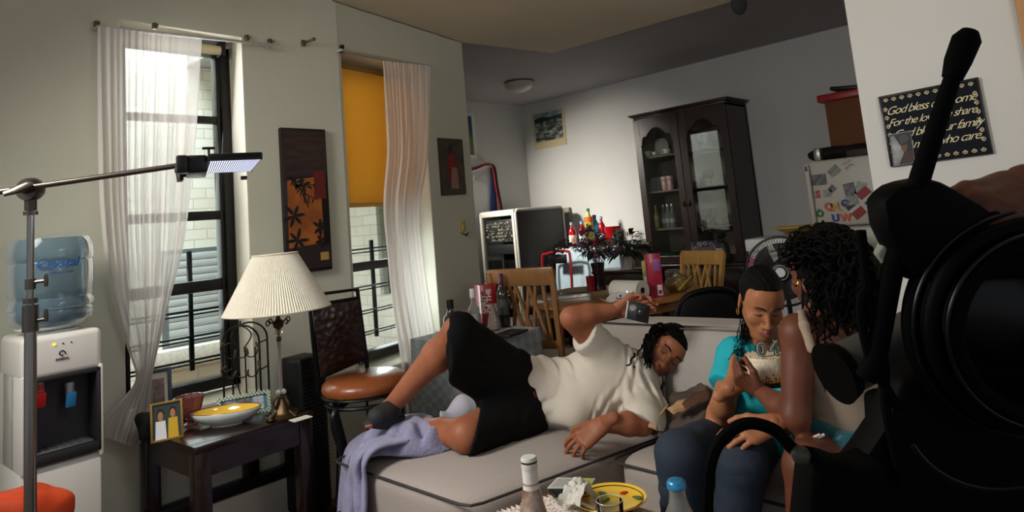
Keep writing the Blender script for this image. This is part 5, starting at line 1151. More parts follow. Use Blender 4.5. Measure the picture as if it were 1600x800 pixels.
# painted bowl
p = onD(978, 476); t_ = thing('painted_bowl', 'small white bowl with painted blue band and flowers on the dining table', 'bowl', p)
bm = lathe(None, [(0, 0), (0.03, 0), (0.033, 0.01), (0.05, 0.035), (0.058, 0.075), (0.055, 0.075), (0.045, 0.035), (0, 0.012)], n=32); obj('bowl', bm, mat('bowl_white', 'cccac4', 0.2, coat=0.4), t_)
bm = lathe(None, [(0.0535, 0.04), (0.0555, 0.046)], n=32); obj('blue_band', bm, mat('cobalt', '1f2f66', 0.3), t_)
va = math.atan2(EYE.y-p.y, EYE.x-p.x)
for k, da in enumerate((-0.5, 0.45)):
    for j in range(5):
        a = va+da+0.1*math.cos(j*1.26); z = 0.06+0.006*math.sin(j*1.26); bm = ell(None, (0.0575*math.cos(a), 0.0575*math.sin(a), z), (0.003, 0.003, 0.004), n=8); obj('painted_flower', bm, mat('orange_dab', 'a8501f', 0.3) if j % 2 else mat('blue_dab', '232f5e', 0.3), t_)
# paper towel roll lying on its side
c_ = onD(1006, 470); d_ = (RT*1.0); dd_ = Vector((d_.x, d_.y, 0)).normalized(); ax = (dd_*0.60-Vector((FW.x, FW.y, 0)).normalized()*0.8).normalized()
t_ = thing('paper_towel_roll', 'roll of white paper towels lying on its side on the dining table', 'paper towels', c_+Z_*0.0)
R_ = 0.062; L_ = 0.24; b_ = NB()
lathe(b_, [(0.02, 0), (R_, 0), (R_, -L_), (0.02, -L_), (0.02, 0)], (0, 0, R_), 32, axis=ax); obj('roll', b_, mat('paper_towel', 'c9c4bb', 0.9, bump=0.3, bscale=60), t_)
b_ = NB(); lathe(b_, [(0.019, 0.001), (0.019, -L_)], (0, 0, R_), 20, axis=ax); obj('core', b_, mat('cardboard', '4a3a2c', 0.9), t_)
side = Z_.cross(ax).normalized()
if side.dot(FW) > 0: side = -side
base = -ax*L_
b_ = sheet(None, lambda a, b: base*(0.1+0.7*b)+side*(R_*0.9+0.10*a)*1.0+Z_*(R_*0.8*max(0, 1-a*1.6)+0.006+0.012*math.sin(a*9+b*5)*a+0.01*a)+ax*(-0.05*a), 12, 8, 0.001); obj('loose_sheet', b_, MATS['paper_towel'], t_)
# snack carton and juice carton
def carton(name, label, p, w, d, h, m, rz, parts):
    t_ = thing(name, label, 'carton', p, rz); bm = bx(None, -w/2, w/2, -d/2, d/2, 0, h, 0.003)
    obj('box', bm, m, t_)
    for nm, a, mm in parts: obj(nm, bx(None, a[0]*w/2, a[1]*w/2, -d/2-0.0015, -d/2+0.002, a[2]*h, a[3]*h, 0.0005), mm, t_)
    return t_
p = onD(1026, 464); rzc = math.atan2(EYE.y-p.y, EYE.x-p.x)+PI/2
carton('snack_box', 'tall pink and red snack box standing on the dining table', p, 0.09, 0.06, 0.275, mat('pink_print', 'a3243f', 0.35, noise=0.3, nscale=25, coat=0.3), rzc+0.25,
       [('logo_patch', (-0.1, 0.75, 0.6, 0.88), mat('violet_print', '8f5a9a', 0.4)), ('window_patch', (0.1, 0.8, 0.04, 0.28), mat('cream_print', 'c9bfb6', 0.5)), ('barcode', (0.2, 0.7, 0.07, 0.16), mat('ink', '2a2426', 0.5))])
p = onD(1014, 455); carton('juice_carton', 'green and yellow juice carton behind the pink snack box', p, 0.06, 0.06, 0.21, mat('green_yellow_print', '6f7a2c', 0.4, col2='b3a93c', nscale=12), rzc,
       [('logo_patch', (-0.8, 0.7, 0.1, 0.5), mat('white_print', 'a8a89c', 0.5))])
# bread bag
p = onD(1062, 455); bm = puff(None, (0, 0, 0.055), (0.11, 0.075, 0.055), e=2.6, n=14); crumple(bm, 0.022, 16, 4)
t_ = thing('bread_bag', 'crumpled clear bag of bread rolls with yellow stripe on the right of the dining table', 'bag', p); obj('bag', bm, mat('bread_plastic', '6b5632', 0.15, col2='9c8450', nscale=14, coat=0.6), t_)
bm = tube(None, [(-0.1, -0.05, 0.02), (-0.03, -0.075, 0.07), (0.06, -0.06, 0.09)], 0.012, 6, flat=0.3); obj('yellow_stripe', bm, mat('yellow_print', 'b09a2c', 0.3), t_)
# flower vase
p = onD(938, 456); t_ = thing('flower_vase', 'dark glass vase of purple and dusty flowers on the dining table', 'vase', p+Z_*0.008)
bm = lathe(None, [(0, 0), (0.045, 0), (0.048, 0.01), (0.04, 0.12), (0.052, 0.2), (0.049, 0.2), (0.037, 0.12), (0.043, 0.012), (0, 0.01)], n=24); obj('vase', bm, mat('dark_vase', '2a1c1c', 0.1, trans=0.5, coat=0.5), t_)
rr = random.Random(11)
def flower_head(c, r, n, m, par, nm='blossom'):
    b = NB()
    for k in range(n):
        d = Vector((rr.gauss(0, 1), rr.gauss(0, 1), rr.gauss(0, 1)+0.3)).normalized(); q = Vector(c)+d*r*rr.uniform(0.4, 1); u_, w_ = frame_of(d); s = r*rr.uniform(0.35, 0.6)
        f = [q-u_*s*0.5, q+w_*s*0.5+d*s*0.3, q+u_*s*0.5, q-w_*s*0.5+d*s*0.3]; vs = [b.verts.new(x) for x in f]; b.faces.new(vs)
    return obj(nm, b, m, par, smooth=0)
fm = [mat('purple_petals', '4a2f49', 0.7), mat('dusty_petals', '7e7a72', 0.8), mat('wine_petals', '4e1d2c', 0.7), mat('mauve_petals', '6d5468', 0.8)]
R3 = Vector((RT.x, RT.y, 0)).normalized(); F3 = Vector((FW.x, FW.y, 0)).normalized()
for k in range(26):
    a, b_ = rr.uniform(-0.17, 0.16), rr.uniform(-0.1, 0.1); z = 0.3+rr.uniform(-0.06, 0.16)*(1-abs(a)*2)
    c = R3*a+F3*b_+Z_*z; flower_head(c, rr.uniform(0.03, 0.05), 34, fm[k % 4], t_)
    obj('stalk', tube(None, [(0, 0, 0.12), c*0.5+Z_*0.12, c], 0.002, 4), mat('stalk_green', '2a3020', 0.7), t_)
bm = NB()
for s in range(5):
    pts = spline([Vector((0, 0, 0.2)), R3*-0.12+Z_*(0.3+0.02*s), R3*(-0.22-0.02*s)+Z_*(0.33-0.03*s+0.05), R3*(-0.3-0.015*s)+Z_*(0.3-0.035*s+0.04)], 6); tube(bm, pts, 0.0015, 4)
    for q in pts[8:]: 
        for _ in range(3): ell(bm, q+Vector((rr.uniform(-1, 1), rr.uniform(-1, 1), rr.uniform(-1, 1)))*0.014, (0.006, 0.006, 0.006), n=6)
obj('berry_spray', bm, mat('dark_berries', '2a2126', 0.6), t_)
def leaf(bm, a, d, L, w, droop=0.3):
    d = Vector(d).normalized(); u_ = d.cross(Z_).normalized() if abs(d.z) < 0.95 else X_; pr_ = []
    for k in range(6):
        f = k/5; c = Vector(a)+d*L*f-Z_*droop*L*f*f; ww_ = w*math.sin(PI*min(0.98, f*0.93+0.06)); pr_.append((bm.verts.new(c-u_*ww_+Z_*ww_*0.3), bm.verts.new(c), bm.verts.new(c+u_*ww_+Z_*ww_*0.3)))
    for p_, q_ in zip(pr_, pr_[1:]):
        bm.faces.new((p_[0], p_[1], q_[1], q_[0])); bm.faces.new((p_[1], p_[2], q_[2], q_[1]))
def leafy(par, c, R_, n, L, w, m, seed, up=0.3, nm='foliage'):
    r_ = random.Random(seed); bm = NB()
    for k in range(n):
        d = Vector((r_.gauss(0, 1), r_.gauss(0, 1), abs(r_.gauss(0, 0.7))+up)).normalized(); leaf(bm, Vector(c)+d*R_*r_.uniform(0.1, 1), d+Vector((r_.uniform(-.5, .5), r_.uniform(-.5, .5), r_.uniform(-.6, .2))), L*r_.uniform(.6, 1.1), w*r_.uniform(.7, 1.1), 0.5)
    return obj(nm, bm, m, par, smooth=60)
grn = mat('dark_leaf', '1f2e1e', 0.5, noise=0.3, nscale=20); 
leafy(t_, (0, 0, 0.26), 0.12, 40, 0.08, 0.018, grn, 3)
# red glass tumbler by the vase
bm = lathe(None, [(0, 0), (0.03, 0), (0.034, 0.11), (0.03, 0.11), (0.027, 0.008), (0, 0.008)], n=20); t_ = thing('red_tumbler', 'dark red glass tumbler at the left of the flower vase', 'glass', onD(925, 458)+Z_*0.012); obj('glass', bm, mat('ruby_glass', '6b1018', 0.1, coat=0.5), t_)
# small side stand behind with plant and photo
st = D(982, 420, 5.8); stz = st.z
t_ = thing('plant_stand', 'low dark wooden stand behind the dining table carrying a potted plant', 'table', (st.x, st.y, 0), 0)
bm = bx(None, -0.14, 0.14, -0.3, 0.3, stz-0.03, stz, 0.006); obj('table_top', bm, cw, t_); bm = bx(None, -0.12, 0.12, -0.28, 0.28, stz-0.16, stz-0.03, 0.004); obj('apron', bm, cw, t_)
for x in (-0.1, 0.1):
    for y in (-0.26, 0.26): obj('leg', bx(None, x-0.02, x+0.02, y-0.02, y+0.02, 0, stz-0.03), cw, t_)
p = D(982, 419, 5.74); p.z = stz+0.001
t_ = thing('potted_plant', 'leafy houseplant in a white pot with pale pink blooms behind the paper towels', 'plant', p)
bm = lathe(None, [(0, 0), (0.045, 0), (0.052, 0.1), (0.054, 0.11), (0.048, 0.11), (0.04, 0.01), (0, 0.01)], n=24); obj('pot', bm, mat('pot_white', 'b9b5aa', 0.4), t_)
leafy(t_, (0, 0, 0.13), 0.19, 110, 0.12, 0.03, grn, 8, 0.15)
flower_head(R3*0.05+Z_*0.3, 0.04, 30, mat('pale_pink', 'b58f86', 0.7), t_); flower_head(R3*0.1+Z_*0.27, 0.03, 20, MATS['pale_pink'], t_)
obj('stalk', tube(None, [(0, 0, 0.1), R3*0.03+Z_*0.2, R3*0.07+Z_*0.28], 0.003, 5), MATS['stalk_green'], t_)
p = D(1004, 417, 5.68); p.z = stz+0.001
photo_frame('photo_frame', 'silver framed family photo standing behind the snack box', p, 0.15, 0.22, (EYE-p), 0.1, mat('silver_frame', '8a857c', 0.3, metal=0.7), 0.014, mount=mat('fam_photo', '3a2c28', 0.5, col2='7a5e50', nscale=22))
# ================================================================ cloth covered side table with liquor
LX0, LX1, LY0, LY1 = 2.42, PY(843, 512, 2.64).x, 2.64, 3.18
LZ = PY(843, 512, 2.64).z
t = thing('console_table', 'square table covered by a grey quilted cloth beside the bay window', 'table', ((LX0+LX1)/2, (LY0+LY1)/2, 0)); hx, hy = (LX1-LX0)/2, (LY1-LY0)/2
bm = bx(None, -hx+0.01, hx-0.01, -hy+0.01, hy-0.01, LZ-0.04, LZ-0.006); obj('table_top', bm, MATS['board_wood'], t)
for sx_ in (-1, 1):
    for sy_ in (-1, 1): obj('leg', bx(None, sx_*(hx-0.05)-0.02, sx_*(hx-0.05)+0.02, sy_*(hy-0.05)-0.02, sy_*(hy-0.05)+0.02, 0, LZ-0.03), MATS['board_wood'], t)
qc = mat('quilted_grey', '6e7273', 0.8)
nt = qc.node_tree; tcq = nt.nodes.new('ShaderNodeTexCoord'); mpq = nt.nodes.new('ShaderNodeMapping'); mpq.inputs['Rotation'].default_value = (0, PI/4, 0); mpq.inputs['Scale'].default_value = (22, 22, 22); ck_ = nt.nodes.new('ShaderNodeTexChecker'); ck_.inputs['Scale'].default_value = 1.0; ck_.inputs['Color1'].default_value = lin('84898a'); ck_.inputs['Color2'].default_value = lin('969b9c')
nt.links.new(tcq.outputs['Object'], mpq.inputs[0]); nt.links.new(mpq.outputs[0], ck_.inputs['Vector']); nt.links.new(ck_.outputs[0], nt.nodes['Principled BSDF'].inputs[0])
bm = drape(hx, hy, LZ, 0.5, 0.03, 10, 0.008, seed=3); o_ = obj('tablecloth', bm, qc, label='grey diamond patterned cloth over the liquor table beside the bay window', cat='tablecloth'); o_.location = ((LX0+LX1)/2, (LY0+LY1)/2, 0)
def onL(px, py): p = PZ(px, py, LZ+0.006); return p
lg = 'liquor bottles by the bay window'
dkg = mat('dark_liquor', '2a1410', 0.1, coat=0.6)
bottle('liquor_bottle', 'brown liquor bottle with a square black cap, leftmost behind the raised knee', PY(705, 505, 2.95)*1.0 if False else Vector((PY(705, 505, 2.92).x, 2.92, LZ+0.006)), bp_(0.17, 0.042, 0.017, 0.6, 0.84), dkg, (0.16, 0.205, 0.021), blackp, group=lg)
def onLy(px, y): return Vector((PY(px, 505, y).x, y, LZ+0.006))
bottle('liquor_bottle', 'clear bottle with tall white cap beside the red box', onLy(742, 2.95), bp_(0.2, 0.036, 0.014, 0.55, 0.8), gl, (0.19, 0.24, 0.016), mat('cap_white', 'b9b9b4', 0.4), (0.03, 0.1, 0.0366, 3), mat('clear_label', '8a8a86', 0.5), group=lg)
bottle('wine_bottle', 'dark green wine bottle with foil neck, rightmost on the liquor table', onLy(788, 2.88), bp_(0.3, 0.037, 0.014, 0.6, 0.8), mat('green_wine', '12160f', 0.08, coat=0.7), (0.24, 0.306, 0.0155), mat('plum_foil', '3d1430', 0.3, metal=0.4), (0.07, 0.16, 0.0376, 2.4), mat('wine_label', '3a3a32', 0.5), group=lg)
bottle('glass_carafe', 'small clear glass carafe wrapped in netting in front of the red box', onLy(772, 2.84), [(0.03, 0), (0.042, 0.01), (0.036, 0.06), (0.014, 0.13), (0.016, 0.15), (0, 0.15)], mat('netted_glass', '7d6f66', 0.2, noise=0.3, nscale=90, trans=0.3), group=lg)
bottle('liquor_bottle', 'small round glass bottle between the brown liquor and the white capped bottle', onLy(726, 3.0), bp_(0.12, 0.03, 0.015, 0.5, 0.8), mat('pale_glass', '8a8478', 0.1, trans=0.5, coat=0.5), group=lg)
p = onLy(763, 3.0); t_ = thing('gift_box', 'red boxed spirits carton printed with white capital lettering beside the pier', 'box', p, math.atan2(EYE.y-p.y, EYE.x-p.x)+PI/2+0.35)
bxm = mat('red_board', '85161b', 0.4, coat=0.3); bm = bx(None, -0.055, 0.055, -0.05, 0.05, 0, 0.25, 0.002); obj('carton', bm, bxm, t_)
b_ = NB()
for k, s in enumerate(('SPIRIT', 'OF THE', 'BA')):
    tt_ = text_bm(s, 0.042, 0.0008, bold=0.0012, align='LEFT'); place(tt_, b_, (-0.034+k*0.033, -0.0508, 0.08), Z_, -X_, -Y_)
obj('lettering', b_, mat('print_white', 'c9c4bd', 0.5), t_)
bm = bx(None, -0.1, 0.1, -0.06, 0.06, 0, 0.012, 0.003); o_ = obj('serving_tray', bm, blackp, label='small black tray at the right of the liquor table', cat='tray'); o_.location = PZ(797, 522, LZ+0.006)-Z_*0.0; o_.rotation_euler = (0, 0, 0.2)
# white floor plinth seen between cabinet and chair
bm = bx(None, -0.16, 0.16, -0.12, 0.12, 0, 0.45, 0.01); o_ = obj('storage_box', bm, mat('box_white', 'b9b9b5', 0.5), label='white box on the floor between the equipment cabinet and the oak chair', cat='box'); p = D(812, 502, 4.8); o_.location = (p.x, p.y, p.z-0.45+0.02); o_.scale = (1, 1, 1)
o_.location.z = 0; o_.scale.z = (p.z+0.02)/0.45
# ================================================================ fridge corner
FXx = 5.2; yl = PX(1256, 255, FXx).y; fz = PX(1256, 254, FXx).z; fb_ = PX(1285, 356, FXx).z; FW_ = 0.72
t = thing('refrigerator', 'white refrigerator covered in photos and letter magnets behind the partition', 'refrigerator', (FXx, yl-FW_/2, 0))
frm = mat('fridge_enamel', 'c2bfb4', 0.4, bump=0.05, bscale=120)
bm = bx(None, 0.07, 0.74, -FW_/2, FW_/2, 0.03, fz-0.01, 0.012); obj('cabinet_body', bm, frm, t)
bm = bx(None, 0.0, 0.06, -FW_/2, FW_/2, fb_+0.006, fz, 0.02, seg=3); fd = obj('freezer_door', bm, frm, t)
bm = bx(None, 0.0, 0.06, -FW_/2, FW_/2, 0.08, fb_-0.006, 0.02, seg=3); ld_ = obj('lower_door', bm, frm, t)
hy_ = FW_/2-0.025
bm = bx(None, -0.035, 0.0, hy_-0.015, hy_+0.02, fb_+0.02, fz-0.02, 0.012, seg=3); obj('door_handle', bm, frm, fd)
bm = bx(None, -0.035, 0.0, hy_-0.015, hy_+0.02, fb_-0.5, fb_-0.02, 0.012, seg=3); obj('door_handle', bm, frm, ld_)
bm = bx(None, -0.037, -0.034, hy_-0.006, hy_+0.01, fz-0.07, fz-0.035, 0.001); obj('badge', bm, mat('badge_dark', '3a3a3c', 0.4), fd)
def fr(px, py): return PX(px, py, FXx-0.002)
U2, V2 = Vector((0, -1, 0)), Z_
def fcard(px, py, wpx, hpx, rot, m, label, cat='photo', name='fridge_photo', th=0.002):
    p = fr(px, py); sc_ = depth(p)/FOC/0.72; w, h = wpx*sc_*0.75, hpx*sc_*0.72
    bm = prism(None, [(-w/2, -h/2), (w/2, -h/2), (w/2, h/2), (-w/2, h/2)], (0, 0, 0), U2*math.cos(rot)+V2*math.sin(rot), V2*math.cos(rot)-U2*math.sin(rot), -X_, th)
    o_ = obj(name, bm, m, label=label, cat=cat, group='photos and notes on the fridge door'); o_.location = p; return o_, w, h
pd1 = mat('fp_dark', '17181a', 0.35, col2='6d6f70', nscale=28); pd2 = mat('fp_green', '2f4a45', 0.35, col2='8c8c88', nscale=24); pd3 = mat('fp_pale', 'a8aaa4', 0.4, col2='6f7270', nscale=20)
fcard(1279, 281, 22, 17, 0.0, pd1, 'dark black and white photo of a couple at the upper left of the fridge door')
fcard(1303, 267, 17, 13, 0.6, pd2, 'small teal snapshot tilted at the top of the fridge door')
o_, w, h = fcard(1325, 257, 19, 14, 0.5, mat('note_paper', 'cfcdc4', 0.6), 'white note lettered I EGG NYPL near the top right of the fridge door', 'note', 'fridge_note')
r_ = 0.5; u_, v_ = U2*math.cos(r_)+V2*math.sin(r_), V2*math.cos(r_)-U2*math.sin(r_)
b_ = place(text_bm('I EGG', 0.03, 0.0006), None, v_*0.016-X_*0.0026, u_, v_, -X_); place(text_bm('NYPL', 0.03, 0.0006), b_, v_*-0.016-X_*0.0026, u_, v_, -X_)
tt_ = obj('note_lettering', b_, mat('ink', '2a2426', 0.5), None); tt_.parent = o_
fcard(1300, 295, 10, 9, 0.7, pd1, 'tiny dark photo tilted in the middle of the fridge door')
fcard(1293, 302, 12, 11, -0.1, pd3, 'small pale sketch card left of the fridge door centre')
fcard(1328, 297, 16, 22, 0.15, pd1, 'black and white portrait photo above the flag magnet')
fcard(1345, 294, 14, 20, -0.35, pd3, 'pale grey snapshot tilted at the right of the fridge door')
fcard(1332, 313, 18, 14, 0.08, mat('fp_grey', '6a6c6b', 0.35, col2='9a9a96', nscale=30), 'grey photo overlapping the portrait above the flag magnet')[0].location.x -= 0.004
# flag magnet: white cross, blue and red quarters
p = fr(1346, 317); r_ = 0.62; u_, v_ = U2*math.cos(r_)+V2*math.sin(r_), V2*math.cos(r_)-U2*math.sin(r_)
t = thing('flag_magnet', 'small flag magnet with white cross over red and blue quarters on the fridge', 'magnet', p)
def rct(bm, x0, x1, y0, y1, o, th): return prism(bm, [(x0, y0), (x1, y0), (x1, y1), (x0, y1)], -X_*o, u_, v_, -X_, th)
S = 0.105; Hh = 0.07
obj('white_field', rct(None, -S, S, -Hh, Hh, 0.0, 0.003), mat('flag_white', 'c5c2bd', 0.5), t)
obj('red_quarter', rct(rct(None, 0.015, S, 0.012, Hh, 0.003, 0.001), -S, -0.015, -Hh, -0.012, 0.003, 0.001), mat('flag_red', '8f161c', 0.5), t)
obj('blue_quarter', rct(rct(None, -S, -0.015, 0.012, Hh, 0.003, 0.001), 0.015, S, -Hh, -0.012, 0.003, 0.001), mat('flag_blue', '141c2e', 0.5), t)
for ch, px, py, c, r_ in (('S', 1278, 304, 'b3221c', -0.05), ('Q', 1295, 323, 'c9521c', -0.1), ('N', 1306, 323, 'c0901c', 0.2), ('L', 1311, 324, 'c9a81c', -0.1), ('C', 1320, 318, '1c2f7a', -0.2), ('D', 1281, 334, '1f6b32', -0.6), ('U', 1306, 341, '1f3c9a', 0.05), ('W', 1322, 340, 'd0521c', 0.0)):
    p = fr(px, py); b_ = place(text_bm(ch, 0.072, 0.008, bold=0.0035), None, (0, 0, 0), U2*math.cos(r_)+V2*math.sin(r_), V2*math.cos(r_)-U2*math.sin(r_), -X_)
    o_ = obj('letter_magnet', b_, mat('mag_'+c, c, 0.4), label='%s letter magnet %s on the fridge door' % ({'S': 'red', 'Q': 'orange', 'N': 'amber', 'L': 'yellow', 'C': 'navy', 'D': 'green', 'U': 'blue', 'W': 'orange'}[ch], ch), cat='magnet', group='letter magnets on the fridge'); o_.location = p-X_*0.004
# on top of the fridge
p = PX(1308, 240, FXx+0.15); 
t = thing('black_bag', 'black cloth bag slumped on top of the refrigerator', 'bag', (FXx+0.3, PX(1306, 235, FXx+0.2).y, fz))
bm = puff(None, (0, 0, 0.055), (0.16, 0.22, 0.055), e=3, n=12); crumple(bm, 0.03, 9, 7); obj('bag', bm, MATS['black_cloth'], t)
p = PX(1281, 237, FXx+0.2); t = thing('tape_dispenser', 'silver and dark box at the left edge of the refrigerator top', 'box', (FXx+0.12, p.y-0.02, fz)); bm = bx(None, -0.04, 0.04, -0.02, 0.03, 0.0, 0.1, 0.006); obj('box', bm, mat('silver_box', '8d8c88', 0.3, metal=0.6), t)
bm = bx(None, -0.1, 0.1, -0.2, 0.0, 0, 0.05, 0.005); t = obj('flat_case', bm, mat('maroon_case', '2c1a1c', 0.6), label='flat dark maroon case under the black bag on the refrigerator', cat='case'); t.location = (FXx+0.12, yl-0.3, fz+0.001)
bx_x = FXx+0.42; pa, pb_ = PX(1288, 160, bx_x), PX(1294, 218, bx_x)
w_ = 0.5; t = thing('cardboard_box', 'brown cardboard carton with a red lid stacked above the refrigerator', 'box', (bx_x+0.13, pa.y-w_/2, fz))
obj('carton', bx(None, -0.13, 0.13, -w_/2, w_/2, 0, pa.z-fz, 0.004), mat('kraft', '6e4428', 0.8, noise=0.06, nscale=10), t)
obj('lid', bx(None, -0.16, 0.13, -w_/2, w_/2+0.045, pa.z-fz, pa.z-fz+0.06, 0.008), mat('red_lid', '9c1a26', 0.35), t)
obj('packet', box(None, (-0.02, 0.05, pa.z-fz+0.085), (0.2, 0.3, 0.03), 0.006, rot=(0.12, 0, 0)), blackp, t, label='black packet lying on the red lid')
# white bin with pink flower, yellow bowl
bxx = 4.2; p = PX(1166, 374, bxx); p2 = PX(1238, 366, bxx)
t = thing('storage_cabinet', 'pale grey plastic cabinet printed with a pink flower behind the fan', 'cabinet', (bxx, (p.y+p2.y)/2, 0)); hw = (p.y-p2.y)/2
obj('body', bx(None, 0, 0.35, -hw, hw, 0, p.z-0.08, 0.01), mat('pale_grey_plastic', 'a9aaa8', 0.5), t); obj('lid', bx(None, -0.01, 0.36, -hw-0.01, hw+0.01, p.z-0.08, p.z, 0.01), mat('white_lid', 'bdbdb9', 0.4), t)
p = PX(1178, 415, bxx-0.003); bm = NB()
for k in range(5):
    a = k*2*PI/5; ell(bm, Vector((-0.001, p.y-(p.y+0)+0, 0))+Vector((0, 0.026*math.cos(a), 0.034*math.sin(a))), (0.002, 0.02, 0.024), n=10)
o_ = obj('pink_flower', bm, mat('pink_print2', 'a8587c', 0.5), t); o_.location = (0, p.y-t.location.y, p.z)
p = PX(1245, 356, bxx+0.15); t = thing('yellow_bowl', 'wide yellow plastic bowl on the pale cabinet behind the fan', 'bowl', (bxx+0.18, p.y, PX(1200, 368, bxx).z+0.001))
t.location.z = PX(1166, 374, bxx).z+0.001
bm = lathe(None, [(0, 0), (0.06, 0), (0.14, 0.05), (0.155, 0.052), (0.155, 0.058), (0.13, 0.055), (0.05, 0.006), (0, 0.006)], n=36); obj('bowl', bm, mat('yellow_plastic', 'b5901c', 0.3, coat=0.3), t)
# pedestal fan
fd_ = 3.35; fc = D(1222, 424, fd_); fr_ = 0.5*106/FOC*fd_
t = thing('pedestal_fan', 'black pedestal fan with wire cage standing behind the sofa', 'fan', (fc.x, fc.y, 0))
fn = (EYE-fc); fn = Vector((fn.x, fn.y, 0)).normalized(); fn = (fn+Vector((RT.x, RT.y, 0))*-0.15+Z_*0.0).normalized(); fu = Z_.cross(fn).normalized(); fv = fn.cross(fu)
fcl = Vector((0, 0, fc.z)); bm = NB(); nsp = 72
for sgn in (1,):
    for k in range(nsp):
        a = 2*PI*k/nsp; d = fu*math.cos(a)+fv*math.sin(a)
        tube(bm, [fcl+fn*0.05+d*fr_*0.28, fcl+fn*0.045+d*fr_*0.7, fcl+fn*0.02+d*fr_*0.95, fcl+d*fr_, fcl-fn*0.05+d*fr_*0.9, fcl-fn*0.07+d*fr_*0.4], 0.0011, 4, caps=False)
for r_ in (0.62, 0.3): tube(bm, circ(fcl+fn*0.047, fr_*r_, 40, fu, fv), 0.0022, 5, closed=True)
obj('wire_cage', bm, blackp, t); bm = tube(None, circ(fcl, fr_, 60, fu, fv), 0.006, 8, closed=True); obj('cage_rim', bm, blackp, t)
bm = lathe(None, [(0, 0.062), (fr_*0.22, 0.058), (fr_*0.28, 0.05), (fr_*0.28, 0.044), (0, 0.044)], fcl, 32, axis=fn)
obj('hub_cap', bm, blackp, t); bm = lathe(None, [(0, 0.065), (fr_*0.13, 0.0645), (fr_*0.14, 0.06)], fcl, 28, axis=fn); obj('hub_badge', bm, mat('badge_silver', 'b9b9b5', 0.4), t)
bm = NB()
for k in range(26):
    a = 2*PI*k/26; d = fu*math.cos(a)+fv*math.sin(a); box(bm, fcl+fn*0.0615+d*fr_*0.21, (0.004, 0.004, 0.004), 0)
obj('hub_print', bm, MATS['badge_silver'], t)
for k in range(5):
    a = 2*PI*k/5; 
    def bl(u_, v_, a=a):
        ang_ = a+(u_-0.5)*1.1*(0.5+0.5*v_); r_ = fr_*(0.15+0.68*v_); return fcl+(fu*math.cos(ang_)+fv*math.sin(ang_))*r_+fn*(0.02*(0.5-u_))
    obj('blade', sheet(None, bl, 8, 8, 0.002), mat('smoky_blade', '2b2c2e', 0.3, alpha=0.85), t)
bm = ell(None, fcl-fn*0.1, (0.06, 0.06, 0.06)); obj('motor', bm, blackp, t)
bm = cyl(None, fcl-fn*0.1, Vector((0, 0, 0.03))-fn*0.1, 0.012, n=12); lathe(bm, [(0, 0.035), (0.12, 0.02), (0.2, 0.0), (0, 0)], -fn*0.1, 32); obj('stand', bm, blackp, t)
# ================================================================ sign on the partition
q = [PX(x, y, SX-0.001) for x, y in ((1372, 152), (1529, 121), (1551, 240), (1393, 261))]
root, P, bm, u, v, n = wall_panel('blessing_sign', 'black mirrored wall plaque with gold script blessing and leafy gold border', 'sign', *q, 0.015, None, -X_)
obj('frame', bm, mat('plaque_edge', '141214', 0.3), root)
obj('mirror_face', patch(P, [(0.02, 0.03), (0.98, 0.03), (0.98, 0.97), (0.02, 0.97)], 0.0002), mat('black_mirror', '05070d', 0.12, spec=0.3), root)
gm = mat('gold_leaf_print', 'e0d3aa', 0.5)
uu, vv = u.normalized(), v.normalized(); b_ = NB(); uL, vL = u.length, v.length
for k, (s, cx) in enumerate((('God bless our home', 0.5), ('For the love we share', 0.49), ('God bless our family', 0.52), ('And all who care.', 0.56))):
    place(text_bm(s, 0.046 if k != 1 else 0.043, 0.0008, shear=0.55, bold=-0.0004, spacing=0.82), b_, P(cx, 0.765-0.168*k, 0.0015), uu, vv, n)
obj('script', b_, gm, root)
b_ = NB()
def hbead(x, y, a):
    c = P(x, y, 0.0015); s_ = uL*0.021
    uu2, vv2 = uu*math.cos(a)+vv*math.sin(a), vv*math.cos(a)-uu*math.sin(a)
    pts = [(0, -1), (0.9, -0.1), (0.75, 0.7), (0.3, 0.55), (0, 0.95), (-0.3, 0.55), (-0.75, 0.7), (-0.9, -0.1)]
    tube(b_, [c+uu2*(p_[0]*s_)+vv2*(p_[1]*s_) for p_ in pts], 0.0016, 4, closed=True); tube(b_, [c-vv2*s_*0.6, c+vv2*s_*0.3], 0.0014, 4)
    tube(b_, [c-uu2*s_*1.3+vv2*s_*0.5*0, c-vv2*s_*1.1, c+uu2*s_*1.3], 0.0008, 4)
nx_ = 11
for i in range(nx_):
    x = 0.075+0.85*i/(nx_-1); hbead(x, 0.93, 0); hbead(x, 0.065, PI)
for j in range(6):
    y = 0.2+0.6*j/5; hbead(0.055, y, PI/2); hbead(0.945, y, -PI/2)
obj('leaf_border', b_, gm, root)
# snapshot tucked into the sign
q = [PX(x, y, SX-0.02) for x, y in ((1387, 210), (1423, 204), (1428, 254), (1396, 260))]
root, P, bm, u, v, n = wall_panel('snapshot', 'snapshot of a woman in glasses tucked into the lower left of the black plaque', 'photo', *q, 0.002, None, -X_)
obj('paper', bm, mat('snap_paper', '9d9a96', 0.3), root)
obj('picture', patch(P, [(0.02, 0.02), (0.98, 0.02), (0.98, 0.98), (0.02, 0.98)], 0.0002), mat('snap_bg', '141214', 0.2, coat=0.5), root)
obj('face', patch(P, blob(0.62, 0.58, 0.15, 0.2), 0.0008), mat('snap_skin', '5d3a2b', 0.5), root); obj('glasses', patch(P, [(0.5, 0.6), (0.76, 0.6), (0.76, 0.66), (0.5, 0.66)], 0.0014), blackp, root)
obj('hair', patch(P, blob(0.66, 0.78, 0.22, 0.14), 0.0012), MATS['ink_black'], root); obj('shirt', patch(P, [(0.4, 0.02), (0.98, 0.02), (0.95, 0.38), (0.6, 0.4)], 0.0010), mat('snap_shirt', '3d2a26', 0.6), root)
